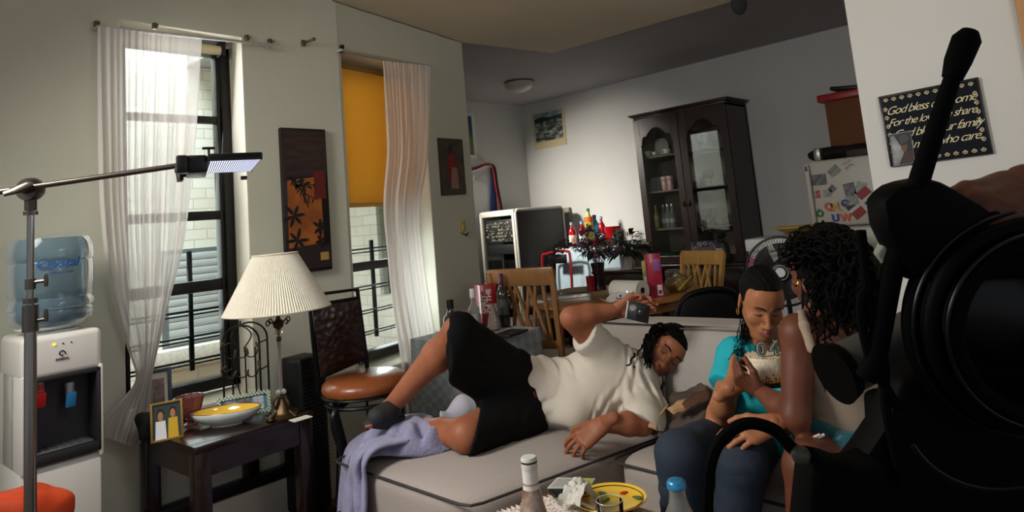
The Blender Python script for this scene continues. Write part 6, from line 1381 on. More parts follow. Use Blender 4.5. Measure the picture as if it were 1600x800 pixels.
obj('white_streak', patch(P, [(0.05, 0.02), (0.3, 0.02), (0.6, 0.4), (0.2, 0.95), (0.05, 0.9)], 0.0006), mat('snap_white', '9c9c9a', 0.25, col2='3c3a3c', nscale=18), root)
# boom microphone hanging over the table
p = D(1155, 10, 2.9); t = thing('boom_microphone', 'black foam covered boom microphone poking down from the top edge', 'microphone', p)
bm = tube(None, [(0, 0, -0.035), (0, 0, -0.02), (0, 0, 0.0), (0, 0, 0.06), (0, 0, 0.09)], [0.012, 0.028, 0.034, 0.03, 0.02], 16); obj('foam_windscreen', bm, mat('foam', '121213', 0.95, bump=0.4, bscale=300), t)
a = -p; bm = tube(None, [(0, 0, 0.08), (-0.02, -0.06, 0.12), Vector((-0.5, -1.3, 0.12))], 0.01, 8); obj('boom_pole', bm, blackp, t)
# ================================================================ SOFA
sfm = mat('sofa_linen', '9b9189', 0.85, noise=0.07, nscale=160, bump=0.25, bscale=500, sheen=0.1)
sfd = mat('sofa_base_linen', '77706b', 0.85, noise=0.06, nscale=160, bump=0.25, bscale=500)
pip = mat('piping', '2f2c2c', 0.7)
def quadc(q, z0, z1, bm=None, e=7, n=16, bul=0.10, sag=None):
    """soft cushion filling the ground quad q (4 xy) between heights z0 and z1"""
    t = NB(); bmesh.ops.create_cube(t, size=2.0); bmesh.ops.subdivide_edges(t, edges=t.edges[:], cuts=n, use_grid_fill=True)
    q = [Vector((a[0], a[1], 0)) for a in q]; h = (z1-z0)/2
    for v in t.verts:
        x, y, z = v.co; k = (abs(x)**e+abs(y)**e+abs(z)**e)**(1/e); x, y, z = x/k, y/k, z/k
        a, b = (x+1)/2, (y+1)/2
        p = q[0].lerp(q[1], a).lerp(q[3].lerp(q[2], a), b); b_ = bul*(1-x*x)*(1-y*y)
        p.z = (z0+z1)/2+z*h*(1+(b_ if z > 0 else 0)) 
        v.co = p
    return merge(bm or NB(), t)
def seam(q, z, r=0.0045, ins=0.008):
    q = [Vector((a[0], a[1], z)) for a in q]; c = sum(q, Vector())/4; pts = []
    for i in range(4):
        a, b, d = q[i-1], q[i], q[(i+1) % 4]; b = b.lerp(c, 0.004)
        u, v = (a-b).normalized(), (d-b).normalized()
        pts += [b+u*0.05, b+(u+v)*0.012, b+v*0.05]
    return tube(None, pts, r, 6, closed=True)
sofa = thing('sofa', 'grey linen sectional sofa with a chaise and dark piping, people sitting and lying on it', 'sofa', (2.1, 1.5, 0))
qA = [(1.45, 1.665), (1.46, 2.48), (2.66, 2.44), (2.64, 1.42)]
qB = [(1.93, 0.72), (1.99, 1.525), (2.66, 1.41), (2.62, 0.66)]
qC = [(1.88, -0.05), (1.93, 0.71), (2.62, 0.65), (2.58, -0.10)]
SZt = 0.46
for q in (qA, qB, qC):
    c = obj('seat_cushion', quadc(q, 0.225, SZt, bul=0.12), sfm, sofa, world=True)
    for z, o in ((SZt-0.022, 0.0), (0.245, 0.0)):
        obj('piping', seam(q, z), pip, c, world=True)
def shrink(q, f): c = [sum(a[0] for a in q)/4, sum(a[1] for a in q)/4]; return [(c[0]+(a[0]-c[0])*f, c[1]+(a[1]-c[1])*f) for a in q]
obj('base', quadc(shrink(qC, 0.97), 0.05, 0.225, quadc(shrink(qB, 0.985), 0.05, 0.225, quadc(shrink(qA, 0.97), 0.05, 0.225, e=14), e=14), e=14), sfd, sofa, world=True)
bq = [(2.64, -0.1), (2.66, 2.13), (2.86, 2.12), (2.84, -0.1)]
o_ = obj('backrest', quadc(bq, 0.1, 0.80, e=9, bul=0.02), sfm, sofa, world=True)
obj('piping', tube(None, [(2.665, 2.12, 0.45), (2.665, 2.12, 0.76), (2.68, 2.10, 0.787), (2.66, 1.9, 0.79), (2.66, 0.2, 0.79)], 0.004, 6), pip, o_, world=True)
obj('side_rail', quadc([(2.55, 2.46), (2.55, 2.56), (2.84, 2.56), (2.84, 2.46)], 0.05, 0.56, e=8), mat('lilac_linen', '8b8590', 0.85), sofa, world=True)
for x, y in ((1.55, 1.75), (1.55, 2.4), (2.0, 0.0), (2.75, 0.0), (2.75, 2.0)): obj('leg', cyl(None, (x, y, 0), (x, y, 0.06), 0.022, n=10), blackp, sofa, world=True)
# big back cushion between the man's head and the woman, and a second one behind her
def backc(y0, y1, label, tilt=0.18, seed=0):
    cx_, cy_, cz_ = 2.52, (y0+y1)/2, 0.635
    t = thing('back_cushion', label, 'cushion', (cx_, cy_, cz_))
    R_ = Matrix.Rotation(tilt, 3, 'Y'); obj('cushion', puff(None, (0, 0, 0), (0.085, (y1-y0)/2, 0.175), (0.25, 0, 0.02), e=5, n=14, rot=R_, wob=0.003, seed=seed), mat('back_linen', 'a39c95', 0.85, noise=0.06, nscale=160, bump=0.25, bscale=500), t)
    hy = (y1-y0)/2*0.97; pts = spline([R_ @ Vector(p) for p in ((-0.07, -hy, -0.15), (-0.07, -hy, 0.15), (-0.07, -hy*0.93, 0.168), (-0.07, hy*0.93, 0.168), (-0.07, hy, 0.15), (-0.07, hy, -0.15))], 4)
    obj('piping', tube(None, pts, 0.0035, 6), mat('tan_piping', '6f625a', 0.8), t)
backc(0.93, 1.56, 'large pale grey back cushion propped between the lying man and the woman in turquoise')
backc(0.2, 0.91, 'large pale grey back cushion behind the woman with the curly hair', seed=3)
# lavender throw over the chaise's left end
from mathutils import noise as mnoise
lav = mat('lavender_fleece', '8583a0', 0.95, noise=0.14, nscale=18, bump=0.4, bscale=90, sheen=0.3)
A = [Vector(p) for p in ((1.50, 2.52, 0.14), (1.52, 2.53, 0.30), (1.56, 2.50, 0.475), (1.72, 2.36, 0.53), (1.84, 2.27, 0.545), (1.95, 2.16, 0.50))]
Bp = [Vector(p) for p in ((1.425, 2.20, 0.06), (1.43, 2.24, 0.28), (1.49, 2.24, 0.475), (1.62, 2.10, 0.485), (1.74, 2.02, 0.48), (1.82, 1.97, 0.475))]
def pxl(L): return spline(L, 8)
back_e = pxl([D(560, 690, 2.85), D(590, 668, 2.86), D(625, 652, 2.85), D(655, 648, 2.80), D(672, 650, 2.72)])
mid_e = pxl([D(552, 702, 2.62), D(592, 685, 2.58), D(635, 672, 2.55), D(672, 668, 2.56), D(705, 675, 2.62)])
fr_e = pxl([D(556, 716, 2.50), D(600, 712, 2.50), D(650, 713, 2.50), D(690, 712, 2.52), D(728, 705, 2.56)])
def thr(u, v):
    n = len(mid_e)-1; f = u*n; i = min(int(f), n-1); k = f-i
    g = lambda E_: E_[i].lerp(E_[i+1], k)
    a, b, c = g(back_e), g(mid_e), g(fr_e); p = a*(1-v)**2+b*2*v*(1-v)+c*v*v; p = p+(b-(a+c)/2)*0.35*math.sin(PI*v)
    w = mnoise.noise(Vector((u*7, v*5, 1)))*0.035*math.sin(PI*min(1, max(0, v))) + 0.012*math.sin(u*30+v*8)*math.sin(PI*v)
    p.z = max(p.z+w, 0.468 if p.x > 1.48 and p.y < 2.45 else 0.2); return p
bm = sheet(None, thr, 60, 26)
hl = pxl([D(590, 668, 2.85), D(560, 685, 2.86), D(540, 705, 2.80), D(532, 745, 2.78), D(528, 800, 2.72), D(526, 860, 2.70)])
hr = pxl([D(640, 690, 2.50), D(592, 700, 2.45), D(572, 722, 2.42), D(574, 750, 2.42), D(575, 795, 2.40), D(575, 850, 2.40)])
def thr2(u, v):
    n = len(hl)-1; f = v*n; i = min(int(f), n-1); k = f-i; p = hl[i].lerp(hl[i+1], k).lerp(hr[i].lerp(hr[i+1], k), u)
    return p-FW*(0.05*math.sin(PI*u)*min(1, v*3))+FW*(0.02*math.sin(u*15+v*3)+0.012*math.sin(u*31))*min(1, v*4+0.2)+Vector((0, 0, 0.02*math.sin(PI*u)*(1-v)))
sheet(bm, thr2, 30, 40)
throw = obj('throw_blanket', bm, lav, label='lavender fleece throw bunched over the left end of the sofa chaise', cat='blanket', smooth=180)
md = throw.modifiers.new('thick', 'SOLIDIFY'); md.thickness = 0.012; md.offset = 0
bm = sheet(None, lambda u, v: D(690, 665, 2.9).lerp(D(772, 622, 3.0), u)+Z_*(0.10*math.sin(PI*v)*(0.6+0.4*u)+0.015*math.sin(u*14+v*6))+FW*0.16*(v-0.5), 24, 12, 0.006)
obj('crumpled_sheet', bm, mat('pale_lilac_cloth', 'a9a8b4', 0.8, noise=0.08, nscale=10), label='pale crumpled cloth showing behind the lower knee on the chaise', cat='cloth', smooth=180)
# paper bag
pb0 = D(1062, 655, 2.48)
t = thing('paper_bag', 'crumpled brown paper bag lying open on the sofa beside the lying man', 'bag', (pb0.x, pb0.y, 0.47))
ol = [D(*a) for a in ((1013, 669, 2.5), (1024, 650, 2.52), (1045, 634, 2.55), (1060, 622, 2.56), (1085, 617, 2.55), (1104, 606, 2.52), (1114, 618, 2.48), (1110, 640, 2.44), (1104, 668, 2.42), (1070, 677, 2.42), (1035, 678, 2.45))]
c = sum(ol, Vector())/len(ol); bm = NB(); n_ = len(ol)
from mathutils import Vector as V3
def bagfn(u, v):
    f = u*n_; i = int(f) % n_; k = f-int(f); e = ol[i].lerp(ol[(i+1) % n_], k); th_ = v*PI
    p = c+(e-c)*math.sin(th_)**0.6-FW*(0.10*math.cos(th_)); return p + mnoise.noise_vector(p*22)*0.014
kb = NB(); g_ = [[kb.verts.new(bagfn(i/44, 0.02+0.96*j/14)) for j in range(15)] for i in range(44)]
for i in range(44):
    for j in range(14): kb.faces.new((g_[i][j], g_[(i+1) % 44][j], g_[(i+1) % 44][j+1], g_[i][j+1]))
kb.faces.new([g_[i][0] for i in range(44)]); kb.faces.new([g_[i][14] for i in range(44)][::-1])
obj('bag_body', kb, mat('bag_brown', '4d4138', 0.85, noise=0.12, nscale=14), t, world=True, smooth=25)
kf = mat('kraft_light', 'a8835c', 0.85, noise=0.12, nscale=14)
def flap(pts, m, nm):
    a = [D(*p) for p in pts]; bm = NB(); vs = [bm.verts.new(p) for p in a]; cc_ = bm.verts.new(sum(a, Vector())/len(a)-FW*0.012)
    for i in range(len(vs)): bm.faces.new((vs[i], vs[(i+1) % len(vs)], cc_))
    bmesh.ops.subdivide_edges(bm, edges=bm.edges[:], cuts=2, use_grid_fill=True)
    for v in bm.verts: v.co += mnoise.noise_vector(v.co*40)*0.006
    o = obj(nm, bm, m, t, world=True, smooth=20); o.modifiers.new('t', 'SOLIDIFY').thickness = 0.002
flap([(1013, 668, 2.41), (1018, 655, 2.42), (1035, 642, 2.43), (1046, 632, 2.45), (1030, 655, 2.4), (1024, 672, 2.39)], kf, 'torn_rim')
flap([(1042, 640, 2.42), (1058, 628, 2.44), (1078, 622, 2.45), (1086, 628, 2.43), (1074, 640, 2.41), (1052, 648, 2.4)], kf, 'torn_rim')
flap([(1066, 632, 2.42), (1084, 616, 2.45), (1100, 610, 2.44), (1104, 604, 2.44), (1113, 618, 2.41), (1108, 628, 2.39), (1088, 632, 2.39), (1072, 642, 2.4)], mat('kraft_dark', '4e2f1c', 0.8), 'folded_mouth')
# ================================================================ coffee table and what is on it
TH = 0.5; cA = PZ(880, 757, TH); cB = PZ(1022, 797, TH); cL = PZ(742, 800, TH)
u1 = (cB-cA).normalized(); u2 = (cL-cA); u2 = (u2-u1*u2.dot(u1)).normalized()
tmat = wood('amber_table', '7c4a1e', '9b6228', 0.25, 4, (6, 1, 6), coat=0.4)
t = thing('coffee_table', 'amber wooden coffee table in front of the sofa with a lace runner', 'table', cA); 
def cp(a, b, z=0.0): return u1*a+u2*b+Z_*z
Lc1, Lc2 = 0.62, 0.95
bm = prism(None, [(0, 0), (Lc1, 0), (Lc1, Lc2), (0, Lc2)], (0, 0, -0.03), u1, u2, Z_, 0.03, bev=0.008); obj('table_top', bm, tmat, t)
bm = prism(None, [(0.04, 0.04), (Lc1-0.04, 0.04), (Lc1-0.04, Lc2-0.04), (0.04, Lc2-0.04)], (0, 0, -0.1), u1, u2, Z_, 0.07); obj('apron', bm, tmat, t)
for a in (0.06, Lc1-0.06):
    for b in (0.06, Lc2-0.06): obj('leg', tube(None, [cp(a, b, -TH), cp(a, b, -0.03)], [0.02, 0.028], 10), tmat, t)
def onK(px, py, h=0.0): return PZ(px, py, TH)+Z_*(0.001+h)
# lace runner with pointed edge
l0, l1_ = onK(760, 812), onK(905, 752+22)
run = (onK(868, 770)-onK(772, 800)); run.z = 0; ru = run.normalized(); rv = Z_.cross(ru)
if rv.dot(EYE-l0) < 0: rv = -rv
bm = NB(); o = onK(772, 801); npt = 16; Lr = run.length*1.2; dp = 0.42
top_ = []
for i in range(npt):
    top_ += [(i*Lr/npt, 0.02), ((i+0.5)*Lr/npt, 0.0)]
poly = top_+[(Lr, 0.02), (Lr, dp), (0, dp)]
bm = prism(None, poly, (0, 0, 0.001), ru, rv, Z_, 0.002)
lace = mat('lace_cotton', 'cfc4bb', 0.9)
nt = lace.node_tree; vo = nt.nodes.new('ShaderNodeTexVoronoi'); vo.inputs['Scale'].default_value = 110; rp = nt.nodes.new('ShaderNodeValToRGB'); rp.color_ramp.elements[0].color = lin('8a6a4c'); rp.color_ramp.elements[0].position = 0.28; rp.color_ramp.elements[1].color = lin('d8cdc4'); rp.color_ramp.elements[1].position = 0.42
tcn = nt.nodes.new('ShaderNodeTexCoord'); nt.links.new(tcn.outputs['Object'], vo.inputs['Vector']); nt.links.new(vo.outputs['Distance'], rp.inputs[0]); nt.links.new(rp.outputs[0], nt.nodes['Principled BSDF'].inputs[0])
o_ = obj('lace_runner', bm, lace, label='white lace runner with zigzag edge on the coffee table', cat='table runner', kind=None); o_.location = o
# booklet / game case
a, b, c_, d_ = onK(862, 776, 0.03), onK(893, 757, 0.03), onK(930, 759, 0.03), onK(915, 778, 0.03)
def slab(pts, z0, z1): 
    bm = NB(); lo = [bm.verts.new((p.x, p.y, z0)) for p in pts]; hi = [bm.verts.new((p.x, p.y, z1)) for p in pts]; k = len(pts)
    for i in range(k): bm.faces.new((lo[i], lo[(i+1) % k], hi[(i+1) % k], hi[i]))
    bm.faces.new(hi); bm.faces.new(lo[::-1]); bmesh.ops.recalc_face_normals(bm, faces=bm.faces[:]); return bm
t = thing('disc_case', 'flat black disc case with a white and lime green printed sleeve on the coffee table', 'case', onK(895, 768))
q = [onK(*p) for p in ((868, 784), (858, 772), (925, 762), (918, 782))]
obj('case', slab(q, TH+0.004, TH+0.018), blackp, t, world=True)
q2 = [onK(*p, 0.02) for p in ((856, 774), (872, 757), (931, 759), (921, 774))]
obj('sleeve', slab(q2, TH+0.0185, TH+0.021), mat('print_grey', 'b9bab4', 0.5), t, world=True)
L4 = lambda x, y: q2[0].lerp(q2[3], x).lerp(q2[1].lerp(q2[2], x), y)
obj('green_block', slab([L4(0.52, 0.1), L4(0.52, 0.95), L4(0.98, 0.95), L4(0.98, 0.1)], TH+0.0212, TH+0.0216), mat('lime_print', 'a3a838', 0.5), t, world=True)
b_ = NB()
for i in range(8): merge(b_, slab([L4(0.06, 0.12+i*0.1), L4(0.06, 0.15+i*0.1), L4(0.46, 0.15+i*0.1), L4(0.46, 0.12+i*0.1)], TH+0.0212, TH+0.0216))
for i in range(4): merge(b_, slab([L4(0.55, 0.2+i*0.18), L4(0.55, 0.23+i*0.18), L4(0.94, 0.23+i*0.18), L4(0.94, 0.2+i*0.18)], TH+0.0217, TH+0.022))
obj('text_lines', b_, mat('text_grey', '77786f', 0.6), t, world=True)
# yellow painted plate
p = onK(955, 790); t = thing('dinner_plate', 'round yellow plate painted with red flowers and leaves on the coffee table', 'plate', p)
R_ = 0.10; ppr = [(0.0, 0.008), (0.6, 0.008), (0.85, 0.014), (0.98, 0.022)]
bm = lathe(None, [(0, 0), (R_*0.6, 0), (R_, 0.02), (R_, 0.023)]+[(r*R_, z) for r, z in ppr[::-1]], n=48); obj('plate', bm, MATS['yellow_glaze'], t)
obj('brown_rim', tube(None, circ((0, 0, 0.0185), R_*0.9, 56), 0.0012, 5, closed=True), MATS['brown_glaze'], t)
for x, y, m_, s in ((0.03, 0.05, 'leaf_glaze', 1), (0.065, 0.0, 'red_glaze', 0.8), (0.045, -0.06, 'leaf_glaze', 1), (-0.02, 0.07, 'red_glaze', 0.8), (0.0, 0.02, 'leaf_glaze', 1)):
    obj('painted_motif', ell(None, (x, y, 0.0115+0.006*(math.hypot(x, y) > 0.07)), (0.017*s, 0.010*s, 0.003), rot=(0, 0, x*40), n=10), MATS[m_], t)
# crumpled napkin, glass
bm = sheet(None, lambda u, v: Vector((0.11*(u-0.5), 0.1*(v-0.5), 0.06+0.03*math.sin(u*5)*math.cos(v*4)-0.05*abs(u-0.45)+0.012*mnoise.noise(Vector((u*8, v*8, 0))))), 16, 16, 0.001)
o_ = obj('paper_napkin', bm, mat('wax_paper', 'b9b7ad', 0.5), label='crumpled greyish paper wrapper in front of the yellow plate', cat='napkin', smooth=20); o_.location = onK(905, 797)
bm = lathe(None, [(0, 0.0), (0.03, 0.0), (0.034, 0.09), (0.0315, 0.09), (0.028, 0.008), (0, 0.008)], n=36)
t = thing('drinking_glass', 'clear drinking glass at the bottom edge in front of the yellow plate', 'glass', PZ(952, 782, TH+0.09)-Z_*0.089); obj('glass', bm, clear('tumbler_clear', 'eef0f0', fres=1.25), t)
obj('glass_rim', tube(None, circ((0, 0, 0.09), 0.0328, 40), 0.0012, 5, closed=True), mat('rim_glint', 'c9c9c5', 0.1, coat=1), t)
# sauce bottle
h_ = 0.235; p = PZ(826, 716, TH+h_); p.z = TH+0.004
ket = mat('smeared_sauce', '6d3a20', 0.15, col2='b9a896', nscale=26, coat=0.7)
t = thing('sauce_bottle', 'nearly empty sauce bottle with white cap and white neck label on the coffee table', 'bottle', p)
rc = 0.0195
obj('glass_body', lathe(None, [(0, 0), (0.033, 0), (0.036, 0.01), (0.036, 0.07), (0.033, 0.11), (0.025, 0.14), (0.0195, 0.165), (0.0175, 0.2), (0, 0.2)], n=28), ket, t)
obj('neck_label', lathe(None, [(0.0205, 0.158), (0.0188, 0.175), (0.0188, 0.208)], n=28), MATS['white_label'], t)
obj('red_band', lathe(None, [(0.0225, 0.148), (0.0207, 0.158)], n=28), mat('red_band', '8f1c22', 0.4), t)
obj('paper_label', lathe(None, [(0.0365, 0.015), (0.0365, 0.07), (0.0345, 0.1)], n=28, ang=PI), mat('grey_label2', '8c8c8a', 0.4, col2='b9b9b4', nscale=20), t)
obj('cap', lathe(None, [(0, 0.208), (rc, 0.208), (rc, 0.232), (rc*0.9, h_), (0, h_)], n=32), mat('cap_ivory', 'c9c8bf', 0.4), t); obj('cap_seal', lathe(None, [(rc*1.02, 0.222), (rc*1.02, 0.226)], n=28), blackp, t)
# milk bottle with blue cap
h_ = 0.2; p = PZ(1056, 750, TH+h_); p.z = TH+0.004; t = thing('glass_bottle', 'empty clear glass bottle with a bright blue metal cap at the bottom edge', 'bottle', p)
cb_ = mat('bottle_clear', 'b5b9b6', 0.05, trans=0.7, ior=1.25, coat=0.8, alpha=0.6)
obj('glass_body', lathe(None, [(0, 0), (0.036, 0), (0.039, 0.01), (0.039, 0.09), (0.034, 0.12), (0.022, 0.145), (0.0175, 0.165), (0.0185, 0.178), (0.0185, 0.186), (0.015, 0.186), (0.014, 0.165), (0.019, 0.143), (0.031, 0.118), (0.036, 0.09), (0.036, 0.012), (0, 0.008)], n=36), cb_, t)
obj('cap', lathe(None, [(0, h_-0.002), (0.012, h_-0.001), (0.017, h_-0.003), (0.0215, h_-0.009), (0.0215, h_-0.02), (0.019, h_-0.022), (0, h_-0.02)], n=36), mat('cap_blue', '2b86b5', 0.3, metal=0.3, coat=0.4), t)
# ================================================================ implicit surfaces for people
def V(*a): return np.array(a, float)
class Field:
    def __init__(s, h=0.006): s.ops = []; s.h = h; s.lo = []; s.hi = []; s.disp = None
    def _b(s, lo, hi): s.lo.append(lo); s.hi.append(hi)
    def cap(s, a, b, ra, rb=None, k=0.02, clip=None, sub=False, flat=None):
        a, b = np.array(a, float), np.array(b, float); rb = ra if rb is None else rb; r = max(ra, rb)
        s.ops.append(('c', a, b, ra, rb, k, clip, sub, flat)); lo, hi = np.minimum(a, b)-r, np.maximum(a, b)+r
        if not sub: s._b(lo, hi)
        return s
    def chain(s, pts, rs, k=0.02, **kw):
        for i in range(len(pts)-1): s.cap(pts[i], pts[i+1], rs[i], rs[i+1], k, **kw)
        return s
    def ell(s, c, r, R=None, k=0.02, sub=False, clip=None):
        c, r = np.array(c, float), np.array(r, float); R = np.eye(3) if R is None else np.array(R, float)
        s.ops.append(('e', c, r, R, 0, k, clip, sub, None)); m = r.max()
        if not sub: s._b(c-m, c+m)
        return s
    def mesh(s, smooth=1, clipbox=None):
        h = s.h; pad = 4*h+0.006+(0.02 if s.disp else 0); lo = np.min(s.lo, 0)-pad; hi = np.max(s.hi, 0)+pad
        n = np.ceil((hi-lo)/h).astype(int)+1; ax = [lo[i]+h*np.arange(n[i]) for i in range(3)]
        F = np.full(n, 0.5, np.float32)
        for o in s.ops:
            k = o[5]; m = k+4*h+0.004
            if o[0] == 'c': r = max(o[3], o[4]); bl, bh = np.minimum(o[1], o[2])-r-m, np.maximum(o[1], o[2])+r+m
            else: r = o[2].max(); bl, bh = o[1]-r-m, o[1]+r+m
            i0 = np.clip(np.floor((bl-lo)/h).astype(int), 0, n); i1 = np.clip(np.ceil((bh-lo)/h).astype(int)+1, 0, n)
            if (i1 <= i0).any(): continue
            sl = tuple(slice(i0[j], i1[j]) for j in range(3))
            P = np.stack(np.meshgrid(*[ax[j][sl[j]] for j in range(3)], indexing='ij'), -1).astype(np.float32)
            if o[0] == 'c':
                a, b = o[1], o[2]; ab = b-a; L = max(ab@ab, 1e-12); Q = P-a; t = np.clip(Q@ab/L, 0, 1)
                W = Q-t[..., None]*ab
                if o[8] is not None: ax_, f = o[8]; ax_ = np.array(ax_, float)/np.linalg.norm(ax_); W = W+(W@ax_)[..., None]*ax_*(1/f-1)
                d = np.sqrt((W*W).sum(-1))-(o[3]+(o[4]-o[3])*t)
            else:
                Q = ((P-o[1])@o[3])/o[2]; q = np.sqrt((Q*Q).sum(-1)); d = (q-1)*o[2].min() if o[2].min()/o[2].max() > 0.6 else (q-1)*q/np.maximum(1e-5, np.sqrt(((Q/o[2])**2).sum(-1)))
            if o[6] is not None:
                for c_, n_ in (o[6] if isinstance(o[6], list) else [o[6]]):
                    n_ = np.array(n_, float)/np.linalg.norm(n_); d = np.maximum(d, (P-np.array(c_, float))@n_)
            f0 = F[sl]
            if o[7]: d = -d; hh = np.clip(0.5-0.5*(f0-d)/k*-1*-1, 0, 1); hh = np.clip(0.5+0.5*(f0-d)/k, 0, 1); F[sl] = d+(f0-d)*hh+k*hh*(1-hh)
            else: hh = np.clip(0.5+0.5*(f0-d)/k, 0, 1); F[sl] = f0+(d-f0)*hh-k*hh*(1-hh)
        if s.disp is not None:
            m = np.abs(F) < 0.03+4*h; I = np.nonzero(m); P = np.stack([ax[j][I[j]] for j in range(3)], -1); F[m] += s.disp(P).astype(np.float32)
        S = F < 0; c = [slice(None, -1), slice(1, None)]
        idx = np.zeros(n-1, np.int8)
        for a in (0, 1):
            for b in (0, 1):
                for d in (0, 1): idx += S[c[a], c[b], c[d]]
        act = (idx > 0) & (idx < 8); I = np.stack(np.nonzero(act), -1); vid = -np.ones(n-1, np.int32); vid[act] = np.arange(len(I))
        acc = np.zeros((len(I), 3)); cnt = np.zeros(len(I))
        for axis in range(3):
            o1, o2 = [x for x in range(3) if x != axis]
            for a in (0, 1):
                for b in (0, 1):
                    p = I.copy(); p[:, o1] += a; p[:, o2] += b; q = p.copy(); q[:, axis] += 1
                    f0, f1 = F[tuple(p.T)], F[tuple(q.T)]; m = (f0 < 0) != (f1 < 0); t = f0[m]/(f0[m]-f1[m]); v = p[m].astype(float); v[:, axis] += t; acc[m] += v; cnt[m] += 1
        Vt = lo+h*acc/cnt[:, None]; faces = []
        for axis in range(3):
            o1, o2 = (axis+1) % 3, (axis+2) % 3
            sh = [slice(1, -1)]*3; sh[axis] = slice(0, n[axis]-1); sh2 = list(sh); sh2[axis] = slice(1, n[axis])
            A_, B_ = S[tuple(sh)], S[tuple(sh2)]; E = np.stack(np.nonzero(A_ != B_), -1); flip = A_[tuple(E.T)]
            E = E.copy(); E[:, o1] += 1; E[:, o2] += 1
            def g(a, b): q = E.copy(); q[:, o1] -= a; q[:, o2] -= b; return vid[tuple(q.T)]
            Q = np.stack([g(1, 1), g(0, 1), g(0, 0), g(1, 0)], -1); Q[~flip] = Q[~flip][:, ::-1]; faces.append(Q)
        Fc = np.concatenate(faces); Fc = Fc[(Fc >= 0).all(1)]
        for _ in range(smooth):
            A = np.zeros_like(Vt); N = np.zeros(len(Vt))
            for k_ in range(4): np.add.at(A, Fc[:, k_], Vt[Fc[:, (k_+1) % 4]]+Vt[Fc[:, k_-1]]); np.add.at(N, Fc[:, k_], 2)
            Vt = Vt*0.5+0.5*A/np.maximum(N, 1)[:, None]
        return Vt, Fc
def join(*ms):
    vs, fs, o = [], [], 0
    for v, f in ms: vs.append(v); fs.append(f+o); o += len(v)
    return np.concatenate(vs), np.concatenate(fs)
def xform(m, M): v, f = m; M = np.array(M); return v@M[:3, :3].T+M[:3, 3], f
def flipx(m): return m[0]*V(-1, 1, 1), m[1][:, ::-1]
def nobj(name, m, material, parent=None, **kw): 
    o = obj(name, (m[0].tolist(), m[1].tolist()), material, parent, world=True, smooth=0, **kw); o.data.shade_smooth(); return o
def basis(o, y, z):
    """matrix with local y and z axes along the given directions, origin o"""
    y = Vector(y).normalized(); z = Vector(z); z = (z-y*z.dot(y)).normalized(); x = y.cross(z)
    return Matrix(((x.x, y.x, z.x, o[0]), (x.y, y.y, z.y, o[1]), (x.z, y.z, z.z, o[2]), (0, 0, 0, 1)))
def hand(side=1, curl=(0.3, 0.35, 0.4, 0.45), spread=0.06, thumb=(0.5, 0.3, 0.2), s=1.0, c2=1.0):
    """hand with wrist at the origin, fingers +y, back of the hand +z; side +1 right, -1 left"""
    f = Field(0.0026)
    f.cap((-0.016, 0.0, 0), (-0.022, 0.085, 0), 0.0155, 0.0125, 0.012); f.cap((0.0, 0.0, 0), (0.0, 0.09, 0.001), 0.0165, 0.0125, 0.012); f.cap((0.014, 0.0, 0), (0.020, 0.085, 0), 0.0155, 0.0115, 0.012); f.cap((0.018, 0.01, -0.004), (0.034, 0.075, -0.003), 0.013, 0.0105, 0.014)
    f.cap((0, -0.045, 0), (0, 0.01, 0), 0.0235, 0.021, 0.02, flat=((0, 0, 1), 0.8))
    X = (-0.027, -0.009, 0.0105, 0.029); L = ((0.042, 0.026, 0.021), (0.047, 0.029, 0.022), (0.044, 0.027, 0.021), (0.034, 0.021, 0.018)); R_ = (0.0088, 0.009, 0.0085, 0.0075); Y0 = (0.088, 0.092, 0.088, 0.078)
    for i in range(4):
        p = V(X[i], Y0[i], 0.001); a = 0.0; sp = (i-1.3)*spread; r = R_[i]
        for j, (l, w) in enumerate(zip(L[i], (0.9, 1.0*c2, 0.75*c2))):
            a += curl[i]*w; d = V(math.sin(sp)*math.cos(a), math.cos(sp)*math.cos(a), -math.sin(a)); q = p+d*l; r2 = r*(0.93 if j < 2 else 0.82)
            f.cap(p, q, r, r2, 0.004 if j else 0.008); p = q; r = r2
    # thumb: leaves the side of the palm near its base
    p = V(-0.018, 0.022, -0.004); q = p+V(-0.028*math.cos(thumb[1]*0.5), 0.034, -0.03*thumb[1]); f.cap(p, q, 0.0165, 0.0125, 0.014)
    d = V(-math.sin(thumb[0]), math.cos(thumb[0])*math.cos(thumb[1]), -math.sin(thumb[1])); d /= np.linalg.norm(d); q2 = q+d*0.032; f.cap(q, q2, 0.0115, 0.0102, 0.006)
    d2 = V(d[0]*0.6+0.2*thumb[2]*2, d[1], d[2]-thumb[2]); d2 /= np.linalg.norm(d2); f.cap(q2, q2+d2*0.026, 0.0102, 0.0085, 0.004)
    v, fc = f.mesh(1)
    if side < 0: v, fc = flipx((v, fc))
    return v*s, fc
